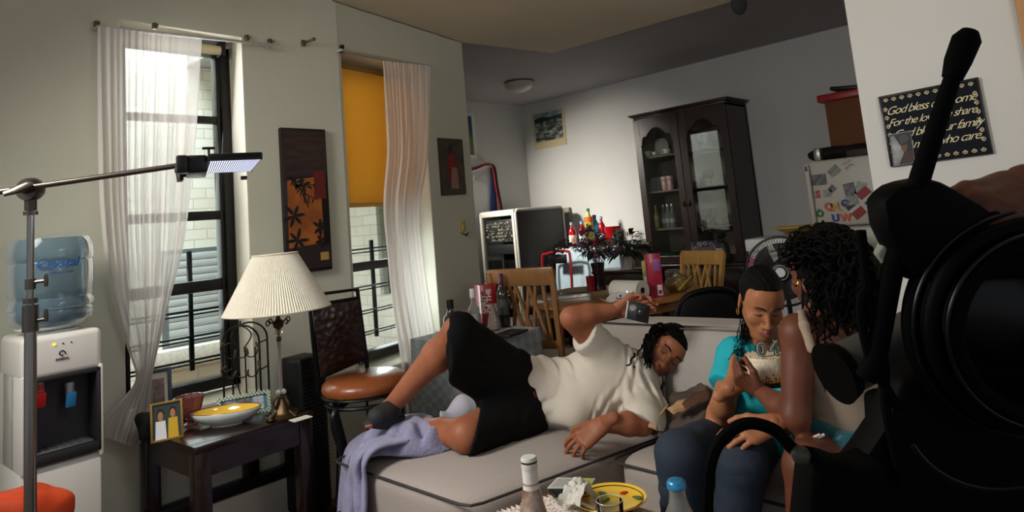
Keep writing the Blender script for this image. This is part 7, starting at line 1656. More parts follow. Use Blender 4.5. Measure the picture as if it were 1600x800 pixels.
def head_mesh(jaw=1.0, nose=1.0, smile=0.0, openm=0.0, ears=True, brow=0.0, neck=True):
    f = Field(0.0028)
    f.ell((0, -0.014, 0.032), (0.076, 0.096, 0.086), k=0.03); f.ell((0, 0.026, -0.03), (0.061, 0.064, 0.08), k=0.035)
    f.ell((0, 0.055, 0.045), (0.055, 0.04, 0.045), k=0.03)
    for s in (-1, 1):
        f.cap((s*0.055*jaw, -0.008, -0.052), (s*0.016, 0.058, -0.098), 0.019, 0.017, 0.03); f.ell((s*0.04, 0.062, -0.03), (0.024, 0.02, 0.02), k=0.022)
        f.cap((s*0.012, 0.088, 0.021), (s*0.045, 0.072, 0.022+brow), 0.0085, 0.007, 0.014)
        if ears:
            f.ell((s*0.079, -0.012, -0.006), (0.007, 0.019, 0.031), np.array(Euler((0.15, 0, s*-0.35)).to_matrix()), k=0.008); f.ell((s*0.086, -0.006, 0.0), (0.004, 0.010, 0.017), k=0.004, sub=True)
        f.ell((s*0.032, 0.099, -0.001), (0.021, 0.016, 0.013), k=0.012, sub=True)
        f.ell((s*0.0315, 0.0745, -0.002), (0.0155, 0.0125, 0.0115), k=0.003)
        f.cap((s*0.018, 0.088, 0.0015), (s*0.045, 0.078, -0.001), 0.0032, 0.003, 0.003)
    f.ell((0, 0.07, -0.102), (0.021, 0.02, 0.017), k=0.02)
    f.cap((0, 0.086, 0.012), (0, 0.109, -0.034), 0.0075, 0.0105, 0.012); f.ell((0, 0.112*1.0, -0.038), (0.0125*nose, 0.0115, 0.0105), k=0.006)
    for s in (-1, 1): f.ell((s*0.0135*nose, 0.101, -0.042), (0.0085*nose, 0.011, 0.008), k=0.005); f.ell((s*0.0065, 0.108, -0.0495), (0.0038, 0.0045, 0.003), k=0.002, sub=True)
    f.ell((0, 0.084, -0.066), (0.027, 0.017, 0.02), k=0.015)
    m = 0.005*smile
    for s in (-1, 1):
        f.cap((0, 0.1025, -0.063), (s*(0.022+0.004*smile), 0.092, -0.067+m), 0.0052, 0.0025, 0.004); f.cap((0, 0.1015, -0.0735-openm), (s*(0.021+0.004*smile), 0.0915, -0.069+m), 0.0062, 0.0025, 0.004)
        f.cap((0, 0.111, -0.068-openm/2), (s*(0.024+0.004*smile), 0.099, -0.0675+m), 0.0016+openm/2, 0.001, 0.002, sub=True)
    if neck: f.cap((0, -0.022, -0.06), (0, -0.045, -0.17), 0.052, 0.05, 0.03)
    return f.mesh(1)
def head_parts(M, root, lipm, browm, smile=0.0, openm=0.0, lash=True):
    """lips, brows and lash lines laid on the head"""
    T_ = lambda p: (M @ Vector(p))
    m = 0.005*smile; w = 0.022+0.004*smile
    up = spline([(-w, 0.0925, -0.0665+m), (-w*0.5, 0.1035, -0.0630), (-0.004, 0.1075, -0.0610), (0, 0.107, -0.0622), (0.004, 0.1075, -0.0610), (w*0.5, 0.1035, -0.0630), (w, 0.0925, -0.0665+m)], 4)
    lo = spline([(-w, 0.092, -0.0685+m), (-w*0.5, 0.1035, -0.0730-openm), (0, 0.107, -0.0755-openm), (w*0.5, 0.1035, -0.0730-openm), (w, 0.092, -0.0685+m)], 4)
    n1, n2 = len(up), len(lo)
    bm = tube(None, [T_(p) for p in up], [0.0012+0.0036*math.sin(PI*i/(n1-1)) for i in range(n1)], 8); tube(bm, [T_(p) for p in lo], [0.0012+0.0045*math.sin(PI*i/(n2-1)) for i in range(n2)], 8)
    obj('lips', bm, lipm, root, world=True)
    for s in (-1, 1):
        b = spline([(s*0.012, 0.0995, 0.0215), (s*0.030, 0.0965, 0.0270), (s*0.048, 0.0815, 0.0225)], 6); obj('eyebrow', tube(None, [T_(p) for p in b], [0.0018+0.0022*math.sin(PI*(i+3)/(len(b)+4)) for i in range(len(b))], 6, flat=1), browm, root, world=True)
        if lash:
            b = spline([(s*0.0185, 0.0835, -0.0045), (s*0.0315, 0.0880, -0.0085), (s*0.0465, 0.0780, -0.0045)], 5); obj('eyelashes', tube(None, [T_(p) for p in b], 0.0011, 5), browm, root, world=True)
def wrinkle(dirs, amp, rot=None):
    """fold field: sum of warped waves; dirs = [(direction, frequency, weight)]"""
    def fn(P):
        r = np.zeros(len(P)); w = 0.35*np.sin(P@V(9, 4, 7))+0.3*np.sin(P@V(-5, 11, 3)+1.3)+0.3*np.sin(P@V(17, -13, 9))+0.22*np.sin(P@V(-21, 15, 26)+2)
        for d, fr, wt in dirs:
            ph = P@(np.array(d, float)/np.linalg.norm(d))*fr+w*4; s_ = np.sin(ph); r += wt*(1-np.abs(s_)*2)*np.clip(0.35+0.9*np.sin(P@V(13, 7, -11)+w*2), 0, 1.1)
        return amp*r
    return fn
# ================================================================ PEOPLE
def skin(name, c, c2): 
    return mat(name, c, 0.5, col2=c2, nscale=9, spec=0.33, sss=0.12, bump=0.06, bscale=220, coat=0.0)
cl_ = lambda m_, fs: m_
hairm = mat('black_hair', '030202', 0.55, spec=0.15, bump=0.5, bscale=400)
def strand(bm, pts, r, amp=0.004, freq=60, n=5, seed=0, taper=0.5):
    """a wavy lock along pts"""
    rr = random.Random(seed); P_ = spline(pts, 7); ph, ph2 = rr.uniform(0, 6), rr.uniform(0, 6); out = []; L = 0
    for i, p in enumerate(P_):
        if i: L += (P_[i]-P_[i-1]).length
        d = (P_[min(i+1, len(P_)-1)]-P_[max(i-1, 0)]); u, w = frame_of(d) if d.length > 1e-6 else (X_, Y_)
        f = min(1, i/4); out.append(p+(u*math.cos(L*freq+ph)+w*math.sin(L*freq+ph))*amp*f)
    k = len(out); return tube(bm, out, [r*(1-(1-taper)*i/(k-1)) for i in range(k)], n)
# ---------------------------------------------------------------- the man lying on the chaise
sk1 = skin('skin_warm_brown', '8a5238', '9c6144')
pel, bel, che, upc = D(806, 613, 2.80), D(862, 617, 2.76), D(935, 600, 2.72), D(982, 592, 2.72)
hpR, hpL = D(795, 590, 2.78), D(806, 645, 2.70)
knR, anR = D(716, 517, 2.55), D(607, 640, 2.70)
knL, anL = D(728, 679, 2.50), D(630, 667, 2.80)
shR, shL = D(946, 556, 2.70), D(1003, 634, 2.64)
elR, wrR = D(893, 497, 2.62), D(966, 484, 2.66)
elL, wrL = D(1003, 661, 2.46), D(941, 664, 2.40)
nk0, hd0 = D(1004, 578, 2.76), D(1041, 547, 2.76)
f = Field(0.0065)
f.chain([pel, bel, che, upc], [0.125, 0.11, 0.12, 0.105], 0.05); f.cap(upc, nk0, 0.06, 0.052, 0.03); f.cap(nk0, hd0, 0.052, 0.052, 0.02)
f.cap(upc, shR, 0.08, 0.058, 0.04); f.cap(upc, shL, 0.08, 0.06, 0.04)
f.chain([shR, elR], [0.054, 0.043], 0.02); f.cap(elR, elR.lerp(wrR, 0.35), 0.041, 0.042, 0.02); f.cap(elR.lerp(wrR, 0.35), wrR, 0.042, 0.0255, 0.02)
f.chain([shL, elL], [0.055, 0.043], 0.02); f.cap(elL, elL.lerp(wrL, 0.35), 0.042, 0.041, 0.02); f.cap(elL.lerp(wrL, 0.35), wrL, 0.041, 0.0255, 0.02)
f.chain([hpR, knR], [0.09, 0.058], 0.03); f.cap(knR, knR.lerp(anR, 0.3), 0.054, 0.053, 0.02); f.cap(knR.lerp(anR, 0.3), anR, 0.056, 0.034, 0.02)
f.ell(knR.lerp(anR, 0.28)+Z_*-0.012+FW*0.02, (0.05, 0.05, 0.06), k=0.03)
f.chain([hpL, knL], [0.09, 0.064], 0.03); f.cap(knL, knL.lerp(anL, 0.35), 0.060, 0.050, 0.02); f.cap(knL.lerp(anL, 0.35), anL, 0.050, 0.034, 0.02)
# right foot in the slide
heel, ball, toe = D(612, 650, 2.68), D(590, 660, 2.62), D(576, 660, 2.60)
f.cap(anR, heel, 0.036, 0.032, 0.015); f.cap(heel, ball, 0.030, 0.030, 0.015, flat=(UP, 0.8)); 
for k in range(4): a = ball.lerp(toe, 0.5)+FW*(0.02*(k-1.5)); f.cap(a, a-RT*0.022+UP*(-0.003), 0.0105, 0.009, 0.004)
footL = D(600, 675, 2.84); f.cap(anL, footL, 0.034, 0.024, 0.02)
body = f.mesh(2)
hM = lambda y, z, o, **k: xform(hand(**k), basis(o, y, z))
yR = (RT*0.80+UP*0.38-FW*0.06); handR = hM(yR, FW*0.9+UP*0.25+RT*0.1, wrR-Vector(yR).normalized()*0.005, side=1, curl=(0.62, 0.55, 0.62, 0.75), spread=0.07, thumb=(-0.25, 0.95, 0.2), s=1.02)
yL = (-RT*0.80-UP*0.48-FW*0.1); handL = hM(yL, UP*0.72-FW*0.60-RT*0.35, wrL, side=-1, curl=(0.45, 0.42, 0.5, 0.6), spread=0.13, thumb=(0.4, 0.35, 0.2), s=1.03)
uH = (RT*0.70+UP*0.66+FW*0.12).normalized(); fH = (-FW*0.96-RT*0.10+UP*0.0); HM1 = basis(hd0+uH*0.0, fH, uH)
hs = Matrix.Diagonal((0.98, 0.98, 0.95, 1)); HM1 = HM1 @ hs
head = xform(head_mesh(smile=1.0, nose=1.12, neck=False), HM1)
man = nobj('person', join(body, handR, handL, head), sk1, None, origin=tuple(pel-Z_*0.14), label='person in white T-shirt and black shorts lying on the chaise, holding up a phone', cat='person')
lipm1 = mat('lip_brown', '7a4038', 0.4, spec=0.5); browm = mat('brow_hair', '120c0a', 0.7)
head_parts(HM1, man, lipm1, browm, smile=1.0)
# shirt
f = Field(0.0055)
wst = D(846, 617, 2.77); aW = np.array(D(836, 618, 2.77)); 
hemn = -(che-wst).normalized()+UP*0.08
f.chain([D(838, 612, 2.78), bel, che, upc], [0.142, 0.128, 0.134, 0.115], 0.05, clip=(D(836, 610, 2.77), hemn)); f.cap(upc, nk0, 0.085, 0.06, 0.03, clip=(nk0.lerp(upc, 0.25), (nk0-upc)))
slR = shR.lerp(elR, 0.62); f.cap(upc, shR, 0.10, 0.078, 0.04); f.cap(shR, elR, 0.074, 0.068, 0.03, clip=(slR, (elR-shR).normalized()-RT*0.5))
f.cap(upc, shL, 0.10, 0.082, 0.04); f.cap(shL, elL, 0.080, 0.085, 0.03, clip=(D(990, 650, 2.5), (-RT*0.5-UP*0.75-FW*0.35)))
f.cap(shL, D(1020, 645, 2.58), 0.078, 0.062, 0.03)
f.cap(che-UP*0.03, D(900, 640, 2.62), 0.10, 0.075, 0.05)
f.disp = wrinkle([(RT*0.85-UP*0.5, 50, 1.0), (RT*0.5+UP*0.8, 34, 0.5), (RT*0.95+UP*0.1, 85, 0.35)], 0.0055)
tee = mat('white_cotton', 'cdc3b4', 0.85, noise=0.03, nscale=6, bump=0.15, bscale=300, sheen=0.1)
nobj('shirt', f.mesh(1), tee, man)
cuff = NB()
# shorts
f = Field(0.0055)
bk_ = mat('black_jersey', '060607', 0.8, bump=0.15, bscale=300, spec=0.2)
f.chain([pel, D(846, 616, 2.77)], [0.142, 0.136], 0.04, clip=(D(850, 616, 2.77), (che-wst))); f.ell(hpL, (0.12, 0.12, 0.12), k=0.04); f.ell(hpR, (0.12, 0.12, 0.11), k=0.04)
hnR = (-RT*0.97-UP*0.06-FW*0.1); cR = D(704, 530, 2.5)
f.cap(hpR, knR+RT*0.0, 0.115, 0.074, 0.04, clip=(cR+RT*0.0, hnR)); f.cap(hpR-UP*0.02, D(702, 552, 2.52), 0.10, 0.076, 0.05, clip=(cR, hnR)); f.cap(hpR.lerp(hpL, 0.5), D(700, 566, 2.54), 0.09, 0.058, 0.05, clip=(cR, hnR))
hnL = (-RT*0.93+UP*0.25); cL2 = D(744, 672, 2.45); f.cap(hpL, knL, 0.115, 0.082, 0.05, clip=(cL2, hnL)); 
f.disp = wrinkle([(RT*0.5+UP*0.9, 36, 0.6), (RT*0.9-UP*0.3, 50, 0.4)], 0.004)
nobj('shorts', f.mesh(1), bk_, man)
obj('waist_trim', tube(None, spline([D(834, 612, 2.632), D(837, 622, 2.63), D(839, 630, 2.625), D(835, 636, 2.622)], 5), 0.0025, 6), mat('red_trim', '9c1c22', 0.6), man, world=True)
# slide sandal
f = Field(0.004)
f.chain([D(622, 652, 2.68), D(600, 663, 2.64), D(577, 662, 2.6)], [0.030, 0.033, 0.027], 0.012, flat=(UP, 0.45)); sd = f
f.cap(D(611, 640, 2.66), D(592, 651, 2.62), 0.034, 0.040, 0.015); f.ell(D(606, 644, 2.66), (0.04, 0.04, 0.036), k=0.02); f.cap(D(600, 650, 2.64), D(585, 654, 2.61), 0.037, 0.028, 0.02)
f.cap(D(574, 652, 2.62), D(590, 652, 2.62), 0.010, 0.02, 0.01, sub=True)
slm = mat('black_foam_slide', '1b1b1c', 0.7, bump=0.2, bscale=300); nobj('slide_sandal', f.mesh(1), slm, man)
# hair: cap and braids
def hair_cap(M, parts, h=0.004, disp=None, name='hair', parent=None, m=hairm, smooth=1):
    f = Field(h)
    for kind, *a in parts: (f.ell if kind == 'e' else f.cap)(*a[:-1], **a[-1])
    f.disp = disp; return nobj(name, xform(f.mesh(smooth), M), m, parent)
hair_cap(HM1, [('e', (0, -0.016, 0.036), (0.081, 0.101, 0.090), dict(k=0.01, clip=[((0, 0.070, 0.052), (0, 0.9, -0.5)), ((0, 0.03, 0.0), (0, 0.75, -0.8))])), ('e', (0, 0.05, 0.05), (0.061, 0.05, 0.055), dict(k=0.01, clip=((0, 0.086, 0.070), (0, 0.45, -0.89))))], disp=lambda P: 0.0016*np.sin(P@V(1, 0, 0)*520), parent=man)
rr = random.Random(5); bm = NB()
for k in range(30):
    a = -1.5+3.0*k/29; side = 1 if a > 0 else -1     # around the hairline towards the nape
    root = Vector((0.082*math.sin(a), 0.035*math.cos(a)-0.02, 0.075*math.cos(a)+0.02)); root = HM1 @ Vector((0.078*math.sin(a), 0.02*math.cos(a)+rr.uniform(-.05, .05), 0.105-0.07*abs(math.sin(a))))
    low = k < 15
    if k % 2 == 0: tgt = D(1004+rr.uniform(-12, 8), 575+rr.uniform(-20, 30), 2.66)
    else: tgt = D(1000+rr.uniform(-15, 18), 600+rr.uniform(-10, 16), 2.62)
    mid = HM1 @ Vector((0.086+rr.uniform(0, .012), rr.uniform(-.03, 0.05), rr.uniform(-0.03, 0.04)))
    strand(bm, [root, root.lerp(mid, 0.55)+(mid-hd0).normalized()*0.02, mid, mid.lerp(tgt, 0.5)-FW*0.012, tgt], 0.0052, 0.0022, 160, 6, k)
for k, (x0, y0, x1, y1) in enumerate(((1010, 528, 1018, 562), (1004, 540, 1010, 575), (1022, 524, 1004, 556), (998, 560, 996, 596), (1006, 570, 1010, 612), (992, 552, 978, 572), (990, 566, 986, 580))):
    a, b = D(x0, y0, 2.66), D(x1, y1, 2.63); strand(bm, [a, a.lerp(b, 0.5)-FW*0.02, b], 0.0048, 0.004, 130, 6, 50+k)
for k in range(9):
    a = D(1058-k*2, 528+k*5, 2.8); b = D(1040-k*1.5, 596+k*2.5, 2.82); strand(bm, [a, D(1064-k, 560, 2.84), b], 0.006, 0.003, 140, 6, 80+k)
obj('braids', bm, hairm, man, world=True)
# phone
pc = [D(983, 470, 2.575), D(1019, 477, 2.585), D(1011, 506, 2.56), D(979, 497, 2.55)]
ph = thing('smartphone', 'dark smartphone with pale edge held up in the lying man\'s hand', 'phone', sum(pc, Vector())/4)
u_ = ((pc[1]-pc[0])+(pc[2]-pc[3]))/2; v_ = ((pc[0]-pc[3])+(pc[1]-pc[2]))/2; U_ = u_.normalized(); V_2 = (v_-U_*v_.dot(U_)).normalized(); N_ = U_.cross(V_2)
hw, hh = u_.length/2, v_.length/2
bm = prism(None, [(-hw, -hh), (hw, -hh), (hw, hh), (-hw, hh)], -N_*0.008, U_, V_2, N_, 0.009, bev=0.004); obj('phone_case', bm, mat('phone_black', '15181a', 0.3, coat=0.5), ph)
bm = prism(None, [(-hw-0.005, -hh+0.002), (-hw+0.001, -hh+0.002), (-hw+0.001, hh-0.002), (-hw-0.005, hh-0.002)], -N_*0.007, U_, V_2, N_, 0.007, bev=0.002); obj('pale_edge', bm, mat('phone_edge', 'b9bdbd', 0.25), ph)
obj('camera_island', prism(None, [(-0.012, -0.012), (0.012, -0.012), (0.012, 0.012), (-0.012, 0.012)], U_*0.008+V_2*0.0+N_*0.001, U_, V_2, N_, 0.002, bev=0.003), mat('phone_lens', '232b2b', 0.15, coat=0.8), ph)

# ---------------------------------------------------------------- the woman in turquoise
sk2 = skin('skin_medium_brown', '99603f', 'ab7350')
w_pel = D(1165, 672, 2.52); w_wai = D(1172, 640, 2.48); w_che = D(1185, 588, 2.42); w_nk = D(1195, 545, 2.40); hd2 = D(1190, 471, 2.34)
s1, s2 = D(1153, 560, 2.40), D(1238, 572, 2.46)     # her right (image left), her left
e1, r1 = D(1124, 648, 2.26), D(1139, 607, 2.14)
e2, r2 = D(1268, 656, 2.12), D(1208, 662, 1.88)
h1, h2 = D(1140, 678, 2.46), D(1190, 690, 2.44); k1, k2 = D(1062, 712, 1.98), D(1160, 722, 1.90); a1, a2 = D(1072, 900, 1.95), D(1140, 915, 1.88)
f = Field(0.0065)
f.chain([w_pel, w_wai, w_che], [0.13, 0.105, 0.115], 0.05); f.cap(w_che, w_nk, 0.07, 0.048, 0.04); f.cap(w_nk, hd2, 0.05, 0.048, 0.02)
f.cap(w_che+UP*0.06, s1, 0.06, 0.05, 0.04); f.cap(w_che+UP*0.06, s2, 0.06, 0.05, 0.04)
f.cap(s1, e1, 0.048, 0.040, 0.02); f.cap(e1, e1.lerp(r1, 0.4), 0.038, 0.037, 0.02); f.cap(e1.lerp(r1, 0.4), r1, 0.037, 0.024, 0.02)
f.cap(s2, e2, 0.048, 0.040, 0.02); f.cap(e2, e2.lerp(r2, 0.4), 0.038, 0.037, 0.02); f.cap(e2.lerp(r2, 0.4), r2, 0.037, 0.024, 0.02)
f.cap(h1, k1, 0.075, 0.055, 0.03); f.cap(h2, k2, 0.075, 0.055, 0.03); f.cap(k1, a1, 0.055, 0.035, 0.02); f.cap(k2, a2, 0.055, 0.035, 0.02)
for a in (a1, a2): f.cap(a-UP*0.02, a-UP*0.03-FW*0.12, 0.032, 0.026, 0.02)
body = f.mesh(2)
y1_ = RT*0.70+UP*0.42+FW*0.15; hA = hM(y1_, -FW*0.75+UP*0.35-RT*0.2, r1, side=1, curl=(0.75, 0.9, 1.0, 1.1), spread=0.04, thumb=(0.75, 0.25, 0.1), s=0.88)
y2_ = -RT*0.95-UP*0.22-FW*0.12; hB = hM(y2_, UP*0.75-FW*0.6, r2, side=-1, curl=(0.38, 0.42, 0.45, 0.5), spread=0.07, thumb=(0.3, 0.3, 0.2), s=0.92)
u2_ = (UP*0.95-FW*0.30-RT*0.03).normalized(); f2_ = (-FW*0.93-UP*0.30-RT*0.10); HM2 = basis(hd2, f2_, u2_) @ Matrix.Diagonal((0.90, 0.94, 0.97, 1))
head = xform(head_mesh(jaw=0.8, nose=1.1, neck=False), HM2)
wom = nobj('person', join(body, hA, hB, head), sk2, None, origin=tuple(w_pel-Z_*0.12), label='person in turquoise top and jeans on the sofa, eyes lowered to the cake', cat='person')
head_parts(HM2, wom, mat('lip_rose', '7d4540', 0.38), browm)
# turquoise top
f = Field(0.0055); tq = mat('turquoise_cotton', '16a3b0', 0.8, noise=0.06, nscale=7, bump=0.12, bscale=300)
f.chain([D(1168, 664, 2.50), w_wai, w_che], [0.15, 0.128, 0.13], 0.05); f.cap(w_che+UP*0.055, s1, 0.078, 0.070, 0.04); f.cap(w_che+UP*0.055, s2, 0.078, 0.068, 0.04)
f.cap(s1, e1, 0.072, 0.070, 0.03, clip=(s1.lerp(e1, 0.55), (e1-s1).normalized()-RT*0.1)); f.cap(s2, e2, 0.07, 0.07, 0.03, clip=(s2.lerp(e2, 0.6), (e2-s2)))
f.cap(D(1160, 668, 2.40), D(1200, 690, 2.22), 0.10, 0.065, 0.05, clip=(D(1180, 690, 2.3), -UP-FW*0.1)); f.ell(D(1178, 640, 2.36), (0.1, 0.1, 0.09), k=0.05)
f.cap(w_nk-UP*0.012-FW*0.05, w_nk-UP*0.075-FW*0.16, 0.052, 0.016, 0.01, sub=True); f.cap(w_nk-UP*0.02, w_nk+UP*0.06, 0.056, 0.06, 0.012, sub=True)
f.disp = wrinkle([(UP*0.9+RT*0.3, 34, 0.5), (RT*0.9-UP*0.4, 45, 0.5)], 0.0042)
nobj('top', f.mesh(1), tq, wom)
# jeans
f = Field(0.006); f.cap(w_pel, D(1170, 676, 2.45), 0.135, 0.13, 0.04); f.cap(h1, k1, 0.084, 0.068, 0.03); f.cap(h2, k2, 0.084, 0.068, 0.03); f.cap(k1, a1, 0.067, 0.058, 0.03, clip=(a1+UP*0.03, -UP)); f.cap(k2, a2, 0.067, 0.058, 0.03, clip=(a2+UP*0.03, -UP))
f.disp = wrinkle([(RT*0.8+UP*0.6, 40, 0.5), (UP, 55, 0.5)], 0.0035)
nobj('jeans', f.mesh(1), mat('dark_denim', '1d2938', 0.8, noise=0.25, nscale=200, bump=0.3, bscale=500), wom)
# pulled-back hair, with a loose tail on her right shoulder
hair_cap(HM2, [('e', (0, -0.018, 0.034), (0.080, 0.100, 0.092), dict(k=0.01, clip=[((0, 0.058, 0.066), (0, 0.85, -0.53)), ((0, 0.012, 0.0), (0, 0.8, -0.75))])), ('e', (0, 0.047, 0.052), (0.059, 0.049, 0.052), dict(k=0.01, clip=((0, 0.080, 0.086), (0, 0.35, -0.94))))], disp=lambda P: 0.0010*np.sin(P@V(300, 120, 40)), parent=wom)
rr = random.Random(9); bm = NB()
for k in range(46):
    a = HM2 @ Vector((rr.uniform(-.055, .03), -0.085, rr.uniform(-.03, .03))); b = D(1160+rr.uniform(-12, 12), 545+rr.uniform(-14, 16), 2.36); c = D(1150+rr.uniform(-12, 14), 560+rr.uniform(-12, 14), 2.31)
    strand(bm, [a, a.lerp(b, 0.5)+Vector((rr.uniform(-.01, .01),)*3)+FW*0.02, b, c], 0.0016, 0.006, 170, 4, k)
obj('hair_tail', bm, hairm, wom, world=True)
gold2 = mat('gold_jewellery', 'd9b25a', 0.2, metal=1.0)
p = HM2 @ Vector((0.086, -0.004, -0.045)); obj('earring', tube(None, circ(p, 0.011, 20, FW, UP), 0.002, 6, closed=True), gold2, wom, world=True)
# ---------------------------------------------------------------- the woman with curly hair, seen from behind
sk3 = skin('skin_deep_brown', '5e3524', '704330')
c_pel = D(1330, 705, 2.00); c_wai = D(1322, 640, 1.98); c_che = D(1305, 560, 1.96); c_nk = D(1286, 490, 1.97); hd3 = D(1286, 432, 1.99)
s3, s4 = D(1248, 520, 1.94), D(1362, 520, 2.06)
e3, r3 = D(1243, 652, 1.88), D(1188, 612, 2.04)
e4 = D(1370, 640, 2.1)
f = Field(0.006)
f.chain([c_pel, c_wai, c_che], [0.125, 0.10, 0.11], 0.05); f.cap(c_che, c_nk, 0.075, 0.045, 0.04); f.cap(c_nk, hd3, 0.046, 0.048, 0.02)
f.cap(c_che+UP*0.06, s3, 0.065, 0.054, 0.04); f.cap(c_che+UP*0.06, s4, 0.065, 0.054, 0.04)
f.cap(s3, e3, 0.048, 0.039, 0.02); f.cap(e3, e3.lerp(r3, 0.4), 0.038, 0.036, 0.02); f.cap(e3.lerp(r3, 0.4), r3, 0.037, 0.023, 0.02)
f.cap(s4, e4, 0.05, 0.04, 0.02); r4 = D(1290, 620, 2.25); f.cap(e4, r4, 0.04, 0.024, 0.02)
t3, t4 = D(1262, 730, 1.78), D(1350, 760, 1.7); f.cap(c_pel-RT*0.06, t3, 0.088, 0.062, 0.03); f.cap(c_pel+RT*0.05, t4, 0.088, 0.062, 0.03)
g3, g4 = t3-UP*0.40+FW*0.02, t4-UP*0.40; f.cap(t3, g3, 0.06, 0.035, 0.02); f.cap(t4, g4, 0.06, 0.035, 0.02)
for a in (g3, g4): f.cap(a, a-UP*0.02-FW*0.12-RT*0.04, 0.032, 0.024, 0.02)
body = f.mesh(2)
y3_ = -RT*0.80+UP*0.50+FW*0.25; hC = hM(y3_, -UP*0.55-RT*0.25-FW*0.70, r3, side=-1, curl=(1.0, 1.15, 1.2, 1.25), spread=0.03, thumb=(0.0, 0.6, 0.3), s=0.84)
hD = hM(-RT*0.9+UP*0.1+FW*0.2, FW*0.8-UP*0.4, r4, side=1, curl=(0.3, 0.35, 0.4, 0.4), s=0.9)
u3_ = (UP*0.97-RT*0.12).normalized(); f3_ = (-RT*0.36+FW*0.90-UP*0.12); HM3 = basis(hd3, f3_, u3_) @ Matrix.Diagonal((0.95, 0.98, 0.98, 1))
head = xform(head_mesh(jaw=0.9, neck=False), HM3)
cur = nobj('person', join(body, hC, hD, head), sk3, None, origin=tuple(c_pel-Z_*0.12), label='person with long curly black hair and beige tank top, back to the room', cat='person')
head_parts(HM3, cur, MATS['lip_brown'], browm)
f = Field(0.005); tk = mat('beige_rib_knit', '9c8a79', 0.85, bump=0.2, bscale=250)
f.chain([D(1328, 668, 1.99), c_wai, c_che], [0.125, 0.112, 0.120], 0.05, clip=[(D(1328, 690, 1.99), -UP), (D(1290, 522, 1.96), (UP*0.9-RT*0.45))])
ax_ = D(1258, 548, 1.93); f.cap(s3-RT*0.01, s3-UP*0.02-RT*0.02, 0.05, 0.075, 0.012, sub=True)
def strap(a, b, c, d): f.chain([a, b, c, d], [0.014, 0.014, 0.014, 0.016], 0.004)
f.disp = lambda P: wrinkle([(UP*0.95-RT*0.15, 105, 1.0), (UP*0.9+RT*0.3, 70, 0.5)], 0.0038)(P)*(np.clip(((np.array(c_che)-P)@V(*UP))/0.06+0.1, 0.1, 1))
f.chain([D(1268, 546, 1.83), D(1256, 508, 1.86), D(1253, 491, 1.95), D(1240, 508, 2.06)], [0.012, 0.0125, 0.0125, 0.014], 0.01)
nobj('tank_top', f.mesh(1), tk, cur)
f = Field(0.006); tl_ = mat('teal_satin', '12555c', 0.5, sheen=0.2)
f.cap(c_pel+UP*0.05, c_pel, 0.128, 0.14, 0.04, clip=(D(1330, 676, 2.0), UP)); f.cap(c_pel-RT*0.06, t3, 0.105, 0.095, 0.03, clip=(c_pel.lerp(t3, 0.6), (t3-c_pel))); f.cap(c_pel+RT*0.05, t4, 0.105, 0.095, 0.03, clip=(c_pel.lerp(t4, 0.6), (t4-c_pel)))
f.disp = wrinkle([(RT, 60, 0.7), (UP, 40, 0.3)], 0.0035); nobj('shorts', f.mesh(1), tl_, cur)
for k in (0, 1): obj('stripe', tube(None, [D(1266+k*7, 692, 1.845), D(1272+k*7, 683, 1.84), D(1281+k*7, 679, 1.84)], 0.0042, 6), mat('stripe_white', 'c9c9c5', 0.6), cur, world=True)
# curls
hair_cap(HM3, [('e', (0, -0.022, 0.036), (0.088, 0.106, 0.096), dict(k=0.01, clip=[((0, 0.066, 0.05), (0, 0.9, -0.4)), ((0, 0.03, 0.0), (0, 0.8, -0.7))]))], disp=lambda P: 0.004*np.sin(P@V(160, 40, 90))*np.sin(P@V(-60, 170, 30)), parent=cur, name='hair')
rr = random.Random(21); bm = NB()
hm_ = Field(0.005); hm_.chain([hd3-f3_*0.03, D(1300, 470, 2.0), D(1325, 510, 2.0), D(1322, 545, 1.97)], [0.085, 0.075, 0.062, 0.03], 0.04); hm_.disp = lambda P: 0.006*np.sin(P@V(150, 40, 90))*np.sin(P@V(-60, 160, 30)); nobj('hair', hm_.mesh(1), hairm, cur)
for k in range(270):
    th_ = rr.uniform(-PI*0.95, PI*0.25); el = rr.uniform(0.05, 1.35)
    # roots over the back and sides of the skull
    rt0_ = HM3 @ Vector((0.086*math.cos(el)*math.cos(th_), -0.022+0.104*math.cos(el)*math.sin(th_), 0.036+0.094*math.sin(el)))
    x = 1225+rr.random()**0.8*140; yb = 470+rr.random()*90
    if x < 1268: yb = min(yb, 400+rr.random()*22)
    tip = D(x, yb, 1.86+rr.uniform(-0.02, 0.22)) if x > 1268 else D(x, yb, 1.93); out_ = (rt0_-hd3).normalized()
    if rt0_.z > tip.z: strand(bm, [rt0_, rt0_+out_*0.035-Z_*0.01, rt0_.lerp(tip, 0.5)+out_*0.04+(tip-D(1300, yb, 1.95))*0.25, tip], 0.0050, 0.0085, 115, 5, k, 0.5)
for k in range(90):
    el = rr.uniform(0.2, 1.5); th_ = rr.uniform(-PI, PI*0.35); r_ = Vector((0.09*math.cos(el)*math.cos(th_), -0.022+0.106*math.cos(el)*math.sin(th_), 0.036+0.097*math.sin(el))); a = HM3 @ r_; b = HM3 @ (r_*1.13-Vector((0, 0.02, 0.035)))
    if (HM3.inverted() @ b).y < 0.06: strand(bm, [a, a.lerp(b, 0.5)+(a-hd3).normalized()*0.016, b], 0.004, 0.008, 170, 5, 300+k, 0.4)
for k in range(34):
    a = HM3 @ Vector((rr.uniform(0.0, 0.08), 0.05+rr.uniform(-.06, .03), 0.10)); b = D(1214+rr.uniform(0, 34), 384+rr.uniform(0, 34), 1.93); strand(bm, [a, a.lerp(b, 0.5)+Z_*0.03, b], 0.0042, 0.009, 150, 5, 700+k, 0.5)
